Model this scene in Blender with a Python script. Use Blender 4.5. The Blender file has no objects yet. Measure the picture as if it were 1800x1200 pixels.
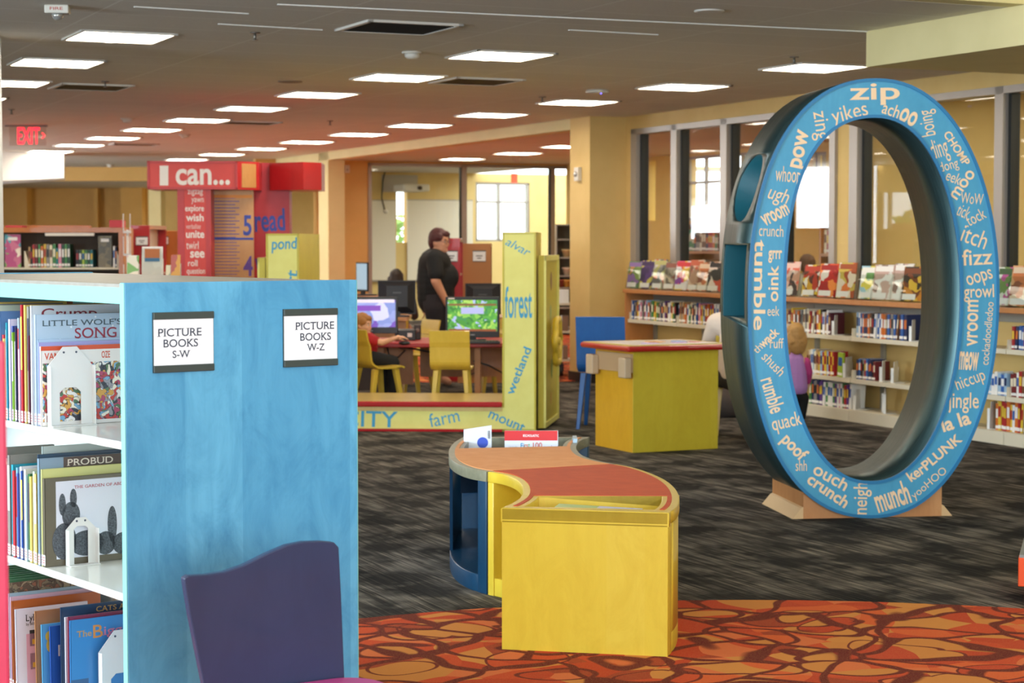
import bpy, bmesh, math, random
from mathutils import Vector, Matrix
random.seed(7)
S = bpy.context.scene
COL = S.collection
# ------------------------------------------------------------------ camera, world, exposure, daylight
FPX = 3400.0
HZ = 425.0                       # row of the horizon in an 1800x1200 frame
EYE = 1.46
PITCH = math.atan((600 - HZ) / FPX)
cam = bpy.data.cameras.new('camera'); camo = bpy.data.objects.new('camera', cam); COL.objects.link(camo)
camo.location = (0, 0, EYE)
camo.rotation_euler = (math.pi / 2 - PITCH, 0, 0)
cam.sensor_width = 36.0
cam.lens = FPX / 1800 * 36.0
cam.clip_start = 0.05; cam.clip_end = 300
cam.dof.use_dof = True; cam.dof.focus_distance = 6.2; cam.dof.aperture_fstop = 7.0
S.camera = camo
S.view_settings.view_transform = 'Standard'; S.view_settings.look = 'None'
S.view_settings.gamma = 1.0; S.view_settings.exposure = 1.2
try: S.view_settings.use_curve_mapping = False
except Exception: pass
try:
    S.cycles.use_denoising = True; S.cycles.denoiser = 'OPENIMAGEDENOISE'
    S.cycles.max_bounces = 7; S.cycles.diffuse_bounces = 4; S.cycles.glossy_bounces = 3
    S.cycles.transmission_bounces = 4; S.cycles.transparent_max_bounces = 40
    S.cycles.sample_clamp_indirect = 6.0; S.cycles.caustics_reflective = False; S.cycles.caustics_refractive = False
except Exception: pass
W = bpy.data.worlds.new('world'); S.world = W; W.use_nodes = True
W.node_tree.nodes['Background'].inputs[0].default_value = (0.86, 0.93, 1.0, 1)
W.node_tree.nodes['Background'].inputs[1].default_value = 2.6
def area(name, loc, rot, sx, sy, power, color):
    l = bpy.data.lights.new(name, 'AREA'); l.shape = 'RECTANGLE'; l.size = sx; l.size_y = sy
    l.energy = power; l.color = color
    o = bpy.data.objects.new(name, l); COL.objects.link(o); o.location = loc; o.rotation_euler = rot
    return o
PI = math.pi
# daylight through the window wall on the left of the reading area (it stands outside the picture)
area('window_daylight', (-8.3, 2.6, 2.05), (PI/2, 0, -PI/2), 8.0, 3.0, 680, (0.70, 0.86, 1.0))
# daylight through the clerestory behind the camera
area('clerestory_daylight', (2.0, -4.2, 2.2), (PI/2, 0, 0), 9.0, 2.8, 420, (0.80, 0.90, 1.0))
# daylight from the tall windows at the far left end
area('far_window_daylight', (-11.25, 27.6, 1.95), (PI/2, 0, -PI/2), 5.0, 1.7, 210, (0.86, 0.93, 1.0))

# ------------------------------------------------------------------ picture to place helpers (measuring the photograph)
CP, SP = math.cos(PITCH), math.sin(PITCH)
def ray(px, py):
    u = (px - 900) / FPX; v = -(py - 600) / FPX
    return Vector((u, CP + v * SP, -SP + v * CP))
def fl(px, py, z=0.0):
    d = ray(px, py); t = (z - EYE) / d.z
    return Vector((d.x * t, d.y * t, z))
def atY(px, py, Y):
    d = ray(px, py); t = Y / d.y
    return Vector((d.x * t, Y, EYE + d.z * t))
def onpl(px, py, p, n):
    d = ray(px, py); o = Vector((0, 0, EYE)); t = (Vector(p) - o).dot(Vector(n)) / d.dot(Vector(n))
    return o + d * t
class Fr:                                    # a local frame standing on the floor
    def __init__(s, o, deg):
        s.o = Vector((o[0], o[1], o[2] if len(o) > 2 else 0)); s.a = math.radians(deg)
        s.x = Vector((math.cos(s.a), math.sin(s.a), 0)); s.y = Vector((-math.sin(s.a), math.cos(s.a), 0))
    def w(s, x, y, z=0): return s.o + s.x * x + s.y * y + Vector((0, 0, z))
    def l(s, p):
        d = Vector(p) - s.o; return Vector((d.dot(s.x), d.dot(s.y), d.z))
    def xz(s, px, py, yoff=0):               # where a pixel's ray meets the plane local y = yoff
        p = s.l(onpl(px, py, s.w(0, yoff), s.y)); return p
    def yz(s, px, py, xoff=0):
        p = s.l(onpl(px, py, s.w(xoff, 0), s.x)); return p
# ------------------------------------------------------------------ materials
def lin(c):
    return tuple((v / 12.92 if v <= 0.04045 else ((v + 0.055) / 1.055) ** 2.4) for v in c)
def hx(h):
    h = h.lstrip('#'); return lin(tuple(int(h[i:i+2], 16) / 255 for i in (0, 2, 4))) + (1.0,)
MATS = {}
def mat(name, color='#888888', rough=0.5, metal=0.0, emit=0.0, spec=0.5, coat=0.0):
    if name in MATS: return MATS[name]
    m = bpy.data.materials.new(name); m.use_nodes = True
    b = m.node_tree.nodes['Principled BSDF']
    c = hx(color) if isinstance(color, str) else tuple(color)
    b.inputs['Base Color'].default_value = c; b.inputs['Roughness'].default_value = rough
    b.inputs['Metallic'].default_value = metal; b.inputs['Specular IOR Level'].default_value = spec
    b.inputs['Coat Weight'].default_value = coat
    if emit: b.inputs['Emission Color'].default_value = c; b.inputs['Emission Strength'].default_value = emit
    m.diffuse_color = c
    MATS[name] = m; return m
def nodes(m): return m.node_tree.nodes, m.node_tree.links, m.node_tree.nodes['Principled BSDF']
def mapping(m, scale=(1, 1, 1), rot=(0, 0, 0), space='Object'):
    n, l, b = nodes(m)
    t = n.new('ShaderNodeTexCoord'); p = n.new('ShaderNodeMapping')
    p.inputs['Scale'].default_value = scale; p.inputs['Rotation'].default_value = rot
    l.new(t.outputs[space], p.inputs[0]); return p
def mixc(m, fac, a, b_, mode='MIX'):
    n, l, b = nodes(m); x = n.new('ShaderNodeMix'); x.data_type = 'RGBA'; x.blend_type = mode
    def put(s, v):
        if hasattr(v, 'is_linked') or hasattr(v, 'links'): l.new(v, s)
        elif isinstance(v, str): s.default_value = hx(v)
        elif isinstance(v, (int, float)): s.default_value = v
        else: s.default_value = v
    put(x.inputs[0], fac); put(x.inputs[6], a); put(x.inputs[7], b_)
    return x.outputs[2]
def ramp(m, src, stops):
    n, l, b = nodes(m); r = n.new('ShaderNodeValToRGB'); l.new(src, r.inputs[0])
    e = r.color_ramp.elements
    while len(e) < len(stops): e.new(0.5)
    for i, (p, c) in enumerate(stops):
        e[i].position = p; e[i].color = hx(c) if isinstance(c, str) else (c, c, c, 1)
    return r.outputs[0]
def noise(m, mp, scale=5, detail=3, rough=0.5, dist=0.0):
    n, l, b = nodes(m); t = n.new('ShaderNodeTexNoise'); t.inputs['Scale'].default_value = scale
    t.inputs['Detail'].default_value = detail; t.inputs['Roughness'].default_value = rough
    t.inputs['Distortion'].default_value = dist
    l.new(mp.outputs[0], t.inputs['Vector']); return t
def bump(m, src, strength=0.2, dist=0.01):
    n, l, b = nodes(m); k = n.new('ShaderNodeBump'); k.inputs['Strength'].default_value = strength
    k.inputs['Distance'].default_value = dist; l.new(src, k.inputs['Height']); l.new(k.outputs[0], b.inputs['Normal'])
def stained(name, c1, c2, c3=None, rough=0.42, boards=7.5, across=0, coat=0.1):
    """stained veneer: vertical boards of slightly different tone with soft grain"""
    if name in MATS: return MATS[name]
    m = mat(name, c1, rough, coat=coat); n, l, b = nodes(m)
    sc = [14, 14, 14]; sc[2] = 1.1
    g = noise(m, mapping(m, tuple(sc)), 2.2, 5, 0.62, 0.4)
    base = mixc(m, ramp(m, g.outputs['Fac'], [(0.3, 0.0), (0.75, 0.42)]), c1, c2)
    # board bands
    t = n.new('ShaderNodeTexCoord'); sp = n.new('ShaderNodeSeparateXYZ'); l.new(t.outputs['Object'], sp.inputs[0])
    a = n.new('ShaderNodeMath'); a.operation = 'MULTIPLY'; a.inputs[1].default_value = boards; l.new(sp.outputs[across], a.inputs[0])
    f = n.new('ShaderNodeMath'); f.operation = 'FLOOR'; l.new(a.outputs[0], f.inputs[0])
    wn = n.new('ShaderNodeTexWhiteNoise'); wn.noise_dimensions = '1D'; l.new(f.outputs[0], wn.inputs['W'])
    k = n.new('ShaderNodeMath'); k.operation = 'MULTIPLY'; k.inputs[1].default_value = 0.55; l.new(wn.outputs['Value'], k.inputs[0])
    col = mixc(m, k.outputs[0], base, c3 or c2)
    cl = noise(m, mapping(m, (5.5, 5.5, 2.6)), 1.6, 5, 0.72, 0.8)
    k2 = n.new('ShaderNodeMath'); k2.operation = 'MULTIPLY'; k2.inputs[1].default_value = 0.75
    l.new(ramp(m, cl.outputs['Fac'], [(0.42, 0.0), (0.72, 1.0)]), k2.inputs[0])
    col = mixc(m, k2.outputs[0], col, c2)
    l.new(col, b.inputs['Base Color']); bump(m, g.outputs['Fac'], 0.06, 0.004)
    return m
def speckle(name, c1, c2, rough=0.5, scale=60, bumpy=0.0, coat=0.0):
    if name in MATS: return MATS[name]
    m = mat(name, c1, rough, coat=coat); n, l, b = nodes(m)
    g = noise(m, mapping(m), scale, 3, 0.6)
    l.new(mixc(m, ramp(m, g.outputs['Fac'], [(0.35, 0.0), (0.7, 1.0)]), c1, c2), b.inputs['Base Color'])
    if bumpy: bump(m, g.outputs['Fac'], bumpy, 0.004)
    return m
def patchwork(name, cols, scale=9.0, rough=0.35, seed=0.0, line=None, aspect=(1, 1, 1)):
    """printed picture: coloured patches"""
    if name in MATS: return MATS[name]
    m = mat(name, cols[0], rough); n, l, b = nodes(m)
    mp = mapping(m, aspect); mp.inputs['Location'].default_value = (seed * 3.7, seed * 1.9, seed * 2.3)
    nz = noise(m, mp, scale * 0.45, 2, 0.5)
    ad = n.new('ShaderNodeVectorMath'); ad.operation = 'MULTIPLY_ADD'
    l.new(nz.outputs['Color'], ad.inputs[0]); ad.inputs[1].default_value = (0.22, 0.22, 0.22); l.new(mp.outputs[0], ad.inputs[2])
    v = n.new('ShaderNodeTexVoronoi'); v.inputs['Scale'].default_value = scale; l.new(ad.outputs[0], v.inputs['Vector'])
    sp = n.new('ShaderNodeSeparateColor'); l.new(v.outputs['Color'], sp.inputs[0])
    r = n.new('ShaderNodeValToRGB'); r.color_ramp.interpolation = 'CONSTANT'; l.new(sp.outputs[0], r.inputs[0])
    e = r.color_ramp.elements
    while len(e) < len(cols): e.new(0.5)
    for i, c in enumerate(cols): e[i].position = i / len(cols); e[i].color = hx(c)
    out = r.outputs[0]
    if line:
        v2 = n.new('ShaderNodeTexVoronoi'); v2.feature = 'DISTANCE_TO_EDGE'; v2.inputs['Scale'].default_value = scale
        l.new(ad.outputs[0], v2.inputs['Vector'])
        out = mixc(m, ramp(m, v2.outputs['Distance'], [(0.02, 0.0), (0.05, 1.0)]), line, out)
    l.new(out, b.inputs['Base Color']); return m
def glass_mat(name, tint=(1, 1, 1, 1), refl=1.0, ior=1.5):
    if name in MATS: return MATS[name]
    m = bpy.data.materials.new(name); m.use_nodes = True; n = m.node_tree.nodes; l = m.node_tree.links
    n.remove(n['Principled BSDF']); o = n['Material Output']
    t = n.new('ShaderNodeBsdfTransparent'); t.inputs[0].default_value = tint
    g = n.new('ShaderNodeBsdfGlossy'); g.inputs['Roughness'].default_value = 0.01
    f = n.new('ShaderNodeLayerWeight'); f.inputs[0].default_value = 0.5
    pw = n.new('ShaderNodeMath'); pw.operation = 'POWER'; l.new(f.outputs['Facing'], pw.inputs[0]); pw.inputs[1].default_value = 5.0
    ma = n.new('ShaderNodeMath'); ma.operation = 'MULTIPLY_ADD'; l.new(pw.outputs[0], ma.inputs[0]); ma.inputs[1].default_value = 0.9; ma.inputs[2].default_value = ((ior - 1) / (ior + 1)) ** 2
    x = n.new('ShaderNodeMixShader'); l.new(ma.outputs[0], x.inputs[0]); l.new(t.outputs[0], x.inputs[1]); l.new(g.outputs[0], x.inputs[2])
    l.new(x.outputs[0], o.inputs[0]); MATS[name] = m; return m
# ------------------------------------------------------------------ mesh building
class MB:
    def __init__(s): s.v = []; s.f = []; s.mi = []; s.sm = []; s.M = Matrix.Identity(4); s.m = 0; s.smooth = False
    def add(s, vs, fs, m=None, smooth=None):
        k = len(s.v); s.v += [s.M @ Vector(p) for p in vs]
        for f in fs:
            s.f.append([i + k for i in f]); s.mi.append(s.m if m is None else m); s.sm.append(s.smooth if smooth is None else smooth)
        return s
    def box(s, x0, x1, y0, y1, z0, z1, m=None):
        if x0 > x1: x0, x1 = x1, x0
        if y0 > y1: y0, y1 = y1, y0
        if z0 > z1: z0, z1 = z1, z0
        v = [(x0, y0, z0), (x1, y0, z0), (x1, y1, z0), (x0, y1, z0), (x0, y0, z1), (x1, y0, z1), (x1, y1, z1), (x0, y1, z1)]
        return s.add(v, [(0, 3, 2, 1), (4, 5, 6, 7), (0, 1, 5, 4), (1, 2, 6, 5), (2, 3, 7, 6), (3, 0, 4, 7)], m, False)
    def hexa(s, bot, top, m=None):           # two four-point rings
        return s.add(list(bot) + list(top), [(0, 3, 2, 1), (4, 5, 6, 7), (0, 1, 5, 4), (1, 2, 6, 5), (2, 3, 7, 6), (3, 0, 4, 7)], m, False)
    def prism(s, poly, z0, z1, m=None, mside=None, axis='z', smooth=False, mbot=None):
        n = len(poly)
        def P(a, b, c):
            return (a, b, c) if axis == 'z' else ((a, c, b) if axis == 'y' else (c, a, b))
        v = [P(p[0], p[1], z0) for p in poly] + [P(p[0], p[1], z1) for p in poly]
        s.add(v, [tuple(range(n))[::-1]], mbot if mbot is not None else m, False)
        k = len(s.v) - 2 * n
        s.f.append([k + n + i for i in range(n)]); s.mi.append(s.m if m is None else m); s.sm.append(False)
        for i in range(n):
            j = (i + 1) % n
            s.f.append([k + i, k + j, k + n + j, k + n + i]); s.mi.append(mside if mside is not None else (s.m if m is None else m)); s.sm.append(smooth)
        return s
    def strip(s, A, B, m=None, smooth=False, closed=False):   # quads between two point rows
        n = len(A); fs = [(i, (i + 1) % n, n + (i + 1) % n, n + i) for i in range(n if closed else n - 1)]
        return s.add(list(A) + list(B), fs, m, smooth)
    def cyl(s, p0, p1, r0, r1=None, n=14, m=None, caps=True):
        r1 = r0 if r1 is None else r1; p0 = Vector(p0); p1 = Vector(p1); d = (p1 - p0).normalized()
        a = d.orthogonal().normalized(); b = d.cross(a)
        A = [p0 + (a * math.cos(2*PI*i/n) + b * math.sin(2*PI*i/n)) * r0 for i in range(n)]
        B = [p1 + (a * math.cos(2*PI*i/n) + b * math.sin(2*PI*i/n)) * r1 for i in range(n)]
        s.strip(A, B, m, True, True)
        if caps: s.add(A, [tuple(range(n))[::-1]], m, False); s.add(B, [tuple(range(n))], m, False)
        return s
    def tube(s, pts, r, n=8, m=None, closed=False):
        pts = [Vector(p) for p in pts]; N = len(pts); rings = []; a = None
        for i, p in enumerate(pts):
            d = (pts[(i+1) % N] - pts[i-1]) if closed else (pts[min(i+1, N-1)] - pts[max(i-1, 0)])
            d.normalize()
            if a is None: a = d.orthogonal().normalized()
            a = (a - d * a.dot(d)).normalized(); b = d.cross(a)
            rr = r[i] if isinstance(r, (list, tuple)) else r
            rings.append([p + (a * math.cos(2*PI*k/n) + b * math.sin(2*PI*k/n)) * rr for k in range(n)])
        for i in range(N if closed else N - 1): s.strip(rings[i], rings[(i+1) % N], m, True, True)
        if not closed: s.add(rings[0], [tuple(range(n))[::-1]], m, False); s.add(rings[-1], [tuple(range(n))], m, False)
        return s
    def ell(s, c, r, nu=16, nv=10, m=None, fn=None):
        c = Vector(c); vs = []
        for j in range(nv + 1):
            th = PI * j / nv
            for i in range(nu):
                ph = 2 * PI * i / nu; d = Vector((math.sin(th) * math.cos(ph), math.sin(th) * math.sin(ph), math.cos(th)))
                k = fn(d) if fn else 1.0
                vs.append(c + Vector((d.x * r[0], d.y * r[1], d.z * r[2])) * k)
        fs = [(j*nu+i, (j+1)*nu+i, (j+1)*nu+(i+1) % nu, j*nu+(i+1) % nu) for j in range(nv) for i in range(nu)]
        return s.add(vs, fs, m, True)
    def lathe(s, prof, c=(0, 0, 0), n=24, m=None):
        rings = [[Vector((c[0] + r * math.cos(2*PI*i/n), c[1] + r * math.sin(2*PI*i/n), c[2] + z)) for i in range(n)] for r, z in prof]
        for a, b in zip(rings, rings[1:]): s.strip(a, b, m, True, True)
        s.add(rings[0], [tuple(range(n))[::-1]], m, False); s.add(rings[-1], [tuple(range(n))], m, False)
        return s
    def build(s, name, mats, parent=None, world=False, bevel=0.0, seg=2):
        if not isinstance(mats, (list, tuple)): mats = [mats]
        vs = s.v
        if world and parent is not None:
            inv = Matrix.Translation(parent.location).to_4x4() @ parent.rotation_euler.to_matrix().to_4x4()
            inv = inv.inverted(); vs = [inv @ v for v in vs]
        me = bpy.data.meshes.new(name); me.from_pydata([tuple(v) for v in vs], [], s.f)
        for m in mats: me.materials.append(m)
        me.polygons.foreach_set('material_index', s.mi); me.polygons.foreach_set('use_smooth', s.sm); me.validate(); me.update()
        bm = bmesh.new(); bm.from_mesh(me); bmesh.ops.remove_doubles(bm, verts=bm.verts, dist=1e-5)
        bmesh.ops.recalc_face_normals(bm, faces=bm.faces); bm.to_mesh(me); bm.free()
        o = bpy.data.objects.new(name, me); COL.objects.link(o)
        if parent is not None: o.parent = parent
        if bevel:
            b = o.modifiers.new('bevel', 'BEVEL'); b.width = bevel; b.segments = seg; b.limit_method = 'ANGLE'; b.angle_limit = 0.6
        return o
def tag(o, label=None, cat=None, group=None, kind=None):
    if label: o['label'] = label
    if cat: o['category'] = cat
    if group: o['group'] = group
    if kind: o['kind'] = kind
    return o
def thing(name, label, cat, loc=(0, 0, 0), rz=0.0, group=None):
    o = bpy.data.objects.new(name, None); COL.objects.link(o); o.empty_display_size = 0.1
    o.location = loc; o.rotation_euler = (0, 0, rz); return tag(o, label, cat, group)
def struct(o): o['kind'] = 'structure'; return o
KIDS = {}
def dup(root, loc=None, rz=None, label=None, group=None):
    def cp(o, par):
        c = o.copy(); COL.objects.link(c); c.parent = par
        for ch in KIDS.get(o.name) or o.children: cp(ch, c)
        return c
    r = cp(root, None)
    if loc is not None: r.location = loc
    if rz is not None: r.rotation_euler = (0, 0, rz)
    if label: r['label'] = label
    if group: r['group'] = group
    return r
# ------------------------------------------------------------------ lettering
_TX = {}
def glyphs(t, bold=0.0):
    if (t, bold) in _TX: return _TX[(t, bold)]
    c = bpy.data.curves.new('t', 'FONT'); c.body = t; c.resolution_u = 4; c.offset = bold; c.size = 1
    o = bpy.data.objects.new('t', c); COL.objects.link(o)
    dg = bpy.context.evaluated_depsgraph_get(); dg.update()
    me = bpy.data.meshes.new_from_object(o.evaluated_get(dg))
    vs = [(v.co.x, v.co.y) for v in me.vertices]; fs = [tuple(p.vertices) for p in me.polygons]
    bpy.data.objects.remove(o); bpy.data.curves.remove(c); bpy.data.meshes.remove(me)
    _TX[(t, bold)] = (vs, fs); return vs, fs
def put_text(mb, t, place, bold=0.0, cap=None, m=None, slant=0.0):
    """place(u, v): u 0..1 along the word, v 0 baseline .. 1 at height `cap` of the font"""
    vs, fs = glyphs(t, bold)
    if not vs: return
    x0 = min(v[0] for v in vs); x1 = max(v[0] for v in vs)
    cap = cap or max(v[1] for v in vs)
    mb.add([place((v[0] + slant * v[1] - x0) / (x1 - x0), v[1] / cap) for v in vs], fs, m, False)
def serif_bars(t): return t
# ================================================================== THE SETTING
CEIL = 2.75
F1 = Fr(fl(1427, 730.5), -66.5)              # frame of the window wall: x to the right along it, y into it
FD = Fr((-0.08, 13.47, 0), -65.4)            # frame of the ceiling grid
# paints
m_wall = speckle('wall_cream_paint', '#dfc07c', '#d9b974', 0.75, 3.0)
m_wallp = speckle('wall_pale_paint', '#e2d39c', '#dccd95', 0.75, 3.0)
m_wallo = speckle('wall_ochre_paint', '#dcb26c', '#d6ab65', 0.8, 3.0)
m_alu = mat('anodised_frame', '#a59c92', 0.4, metal=0.25)
m_gask = mat('dark_gasket', '#161b1b', 0.4)
m_base = mat('dark_baseboard', '#2a241e', 0.6)
m_glass = glass_mat('window_glass', (0.93, 0.95, 0.93, 1), ior=1.45)
m_white = mat('white_paint', '#eceae4', 0.55)
def ceiling_mat():
    m = mat('ceiling_tile', '#ddd6ca', 0.9); n, l, b = nodes(m)
    mp = mapping(m, (1, 1, 1), (0, 0, math.radians(65.4)))
    mp.vector_type = 'POINT'
    br = n.new('ShaderNodeTexBrick'); br.offset = 0.0; br.squash = 1.0
    br.inputs['Scale'].default_value = 1.0; br.inputs['Mortar Size'].default_value = 0.009
    br.inputs['Brick Width'].default_value = 0.61; br.inputs['Row Height'].default_value = 1.22
    br.inputs['Color1'].default_value = hx('#ded7cb'); br.inputs['Color2'].default_value = hx('#d9d2c6')
    br.inputs['Mortar'].default_value = hx('#eeebe2'); br.inputs['Mortar Smooth'].default_value = 0.3
    l.new(mp.outputs[0], br.inputs['Vector'])
    g = noise(m, mapping(m), 55, 2)
    l.new(mixc(m, 0.14, br.outputs['Color'], ramp(m, g.outputs['Fac'], [(0.3, '#bdb5a9'), (0.7, '#eae3d8')])), b.inputs['Base Color'])
    return m
m_ceil = ceiling_mat()
def carpet_grey():
    m = mat('grey_carpet', '#3a3734', 0.95, spec=0.1); n, l, b = nodes(m)
    R = math.radians(24.6)
    # streaks run along the building grid; broken by tile rows
    a = mapping(m, (1, 1, 1), (0, 0, -R))
    def strk(sx, sy, seed, stops, rgh=0.6):
        k = n.new('ShaderNodeMapping'); k.inputs['Scale'].default_value = (sx, sy, 1); k.inputs['Location'].default_value = (seed, seed * 2, 0)
        l.new(a.outputs[0], k.inputs[0]); t = n.new('ShaderNodeTexNoise'); t.inputs['Scale'].default_value = 1
        t.inputs['Detail'].default_value = 3; t.inputs['Roughness'].default_value = rgh; l.new(k.outputs[0], t.inputs['Vector'])
        return ramp(m, t.outputs['Fac'], stops)
    big = strk(2.1, 0.8, 3.1, [(0.36, 0.0), (0.66, 1.0)])
    blk = strk(3.3, 2.6, 6.7, [(0.42, 0.0), (0.60, 1.0)])
    mid = strk(22, 1.5, 1.3, [(0.44, 0.0), (0.62, 1.0)])
    fin = strk(95, 1.9, 9.9, [(0.52, 0.0), (0.66, 1.0)])
    c = mixc(m, big, '#1b1b1b', '#3a3734')
    c = mixc(m, blk, c, '#48443f')
    k1 = n.new('ShaderNodeMath'); k1.operation = 'MULTIPLY'; l.new(mid, k1.inputs[0]); l.new(blk, k1.inputs[1])
    c = mixc(m, k1.outputs[0], c, '#7d766d')
    k2 = n.new('ShaderNodeMath'); k2.operation = 'MULTIPLY'; k3 = n.new('ShaderNodeMath'); k3.operation = 'MULTIPLY_ADD'; l.new(blk, k3.inputs[0]); k3.inputs[1].default_value = .65; k3.inputs[2].default_value = .12; l.new(fin, k2.inputs[0]); l.new(k3.outputs[0], k2.inputs[1])
    c = mixc(m, k2.outputs[0], c, '#b8ab9a')
    wv = n.new('ShaderNodeTexWave'); wv.bands_direction = 'X'; wv.inputs['Scale'].default_value = 45; l.new(a.outputs[0], wv.inputs['Vector'])
    c = mixc(m, ramp(m, wv.outputs['Fac'], [(0.1, 0.28), (0.5, 0.0)]), c, '#141312')
    l.new(c, b.inputs['Base Color']); bump(m, wv.outputs['Fac'], 0.25, 0.003)
    return m
def carpet_red():
    m = mat('leaf_carpet', '#b8492c', 0.95, spec=0.1); n, l, b = nodes(m)
    mp = mapping(m, (1, 1, 1)); mp.inputs['Location'].default_value = (3.1, 7.7, 0)
    def warp(src, sc, amt, seed):
        k = n.new('ShaderNodeMapping'); k.inputs['Location'].default_value = (seed, seed, 0); l.new(src, k.inputs[0])
        t = n.new('ShaderNodeTexNoise'); t.inputs['Scale'].default_value = sc; t.inputs['Detail'].default_value = 1; l.new(k.outputs[0], t.inputs['Vector'])
        c = n.new('ShaderNodeVectorMath'); c.operation = 'SUBTRACT'; l.new(t.outputs['Color'], c.inputs[0]); c.inputs[1].default_value = (.5, .5, .5)
        d = n.new('ShaderNodeVectorMath'); d.operation = 'MULTIPLY_ADD'; l.new(c.outputs[0], d.inputs[0]); d.inputs[1].default_value = (amt, amt, 0); l.new(src, d.inputs[2])
        return d.outputs[0]
    def flat(src):
        k = n.new('ShaderNodeMapping'); k.inputs['Scale'].default_value = (1, 1, 0); l.new(src, k.inputs[0]); return k.outputs[0]
    def rotsc(src, rz, sx, sy):
        k = n.new('ShaderNodeMapping'); k.inputs['Scale'].default_value = (sx, sy, 0); k.inputs['Rotation'].default_value = (0, 0, rz); l.new(src, k.inputs[0]); return k.outputs[0]
    w1 = warp(flat(mp.outputs[0]), 2.6, 0.34, 1.7); w2 = warp(flat(mp.outputs[0]), 2.0, 0.42, 6.2); w3 = warp(flat(mp.outputs[0]), 1.6, 0.5, 3.9)
    A = rotsc(w1, 0.5, 2.7, 3.1); B = rotsc(w2, -0.8, 2.2, 2.7); C = rotsc(w3, 1.3, 2.6, 3.1)
    def vor(src, feat):
        v = n.new('ShaderNodeTexVoronoi'); v.feature = feat; v.inputs['Scale'].default_value = 1.0; v.inputs['Randomness'].default_value = 0.95
        l.new(src, v.inputs['Vector']); return v
    va, vb, vc = vor(A, 'F1'), vor(B, 'F1'), vor(C, 'F1'); ea = vor(A, 'DISTANCE_TO_EDGE')
    def gt(src, t):
        k = n.new('ShaderNodeMath'); k.operation = 'GREATER_THAN'; l.new(src, k.inputs[0]); k.inputs[1].default_value = t; return k.outputs[0]
    def ring_(v, r, w): return ramp(m, v.outputs['Distance'], [(r - w, 0.0), (r - w * .6, 1.0), (r + w * .6, 1.0), (r + w, 0.0)])
    s1 = n.new('ShaderNodeSeparateColor'); l.new(va.outputs['Color'], s1.inputs[0]); s2 = n.new('ShaderNodeSeparateColor'); l.new(vb.outputs['Color'], s2.inputs[0]); s3 = n.new('ShaderNodeSeparateColor'); l.new(vc.outputs['Color'], s3.inputs[0])
    def mul(x, y):
        k = n.new('ShaderNodeMath'); k.operation = 'MULTIPLY'; l.new(x, k.inputs[0])
        if isinstance(y, float): k.inputs[1].default_value = y
        else: l.new(y, k.inputs[1])
        return k.outputs[0]
    def add_(x, y):
        k = n.new('ShaderNodeMath'); k.operation = 'ADD'; l.new(x, k.inputs[0]); l.new(y, k.inputs[1]); return k.outputs[0]
    fr = n.new('ShaderNodeMath'); fr.operation = 'FRACT'
    l.new(add_(s1.outputs[0], add_(mul(gt(vb.outputs['Distance'], .40), add_(s2.outputs[1], s2.outputs[0])), mul(gt(vc.outputs['Distance'], .36), s3.outputs[2]))), fr.inputs[0])
    r = n.new('ShaderNodeValToRGB'); r.color_ramp.interpolation = 'CONSTANT'; l.new(fr.outputs[0], r.inputs[0])
    cols = ['#c4412c', '#de6238', '#d04b30', '#d98f4a', '#c74530', '#e07448', '#a8402f', '#d68a48']
    e = r.color_ramp.elements
    while len(e) < len(cols): e.new(.5)
    for i, c in enumerate(cols): e[i].position = i / len(cols); e[i].color = hx(c)
    col = mixc(m, ramp(m, ea.outputs['Distance'], [(0.038, 1.0), (0.056, 0.0)]), r.outputs[0], '#651824')
    col = mixc(m, ring_(vb, .40, .038), col, '#671926'); col = mixc(m, ring_(vc, .36, .020), col, '#6d1b26')
    wv = noise(m, mapping(m), 330, 2, 0.7)
    col = mixc(m, ramp(m, wv.outputs['Fac'], [(0.42, 0.0), (0.62, 0.22)]), col, '#e0a25c')
    l.new(col, b.inputs['Base Color']); bump(m, wv.outputs['Fac'], 0.3, 0.003)
    return m
m_cg, m_cr = carpet_grey(), carpet_red()
# ---- floor: grey carpet with inlaid discs of leaf patterned carpet
def disc(c, r, n=96):
    return [(c[0] + r * math.cos(2*PI*i/n), c[1] + r * math.sin(2*PI*i/n)) for i in range(n)]
b = MB(); b.box(-11.5, 12, -4.5, 46, -0.1, 0.0); struct(b.build('floor', m_cg))
# near disc: circle through the measured edge
def circ3(a, b_, c):
    ax, ay, bx, by, cx, cy = a[0], a[1], b_[0], b_[1], c[0], c[1]
    d = 2 * (ax*(by-cy) + bx*(cy-ay) + cx*(ay-by))
    ux = ((ax*ax+ay*ay)*(by-cy) + (bx*bx+by*by)*(cy-ay) + (cx*cx+cy*cy)*(ay-by)) / d
    uy = ((ax*ax+ay*ay)*(cx-bx) + (bx*bx+by*by)*(ax-cx) + (cx*cx+cy*cy)*(bx-ax)) / d
    return (ux, uy), math.hypot(ax-ux, ay-uy)
cc, cr = circ3(fl(636, 1088), fl(1200, 1056.5), fl(1800, 1071))
print('near carpet', cc, cr)
b = MB(); b.prism(disc(cc, cr), 0.0, 0.004); o = b.build('carpet_inlay', m_cr); struct(o); o.name = 'floor_inlay_near'
b = MB(); b.prism(disc((-0.6, 25.4), 5.3), 0.0, 0.004); o = b.build('floor_inlay_far', m_cr); struct(o)

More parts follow.
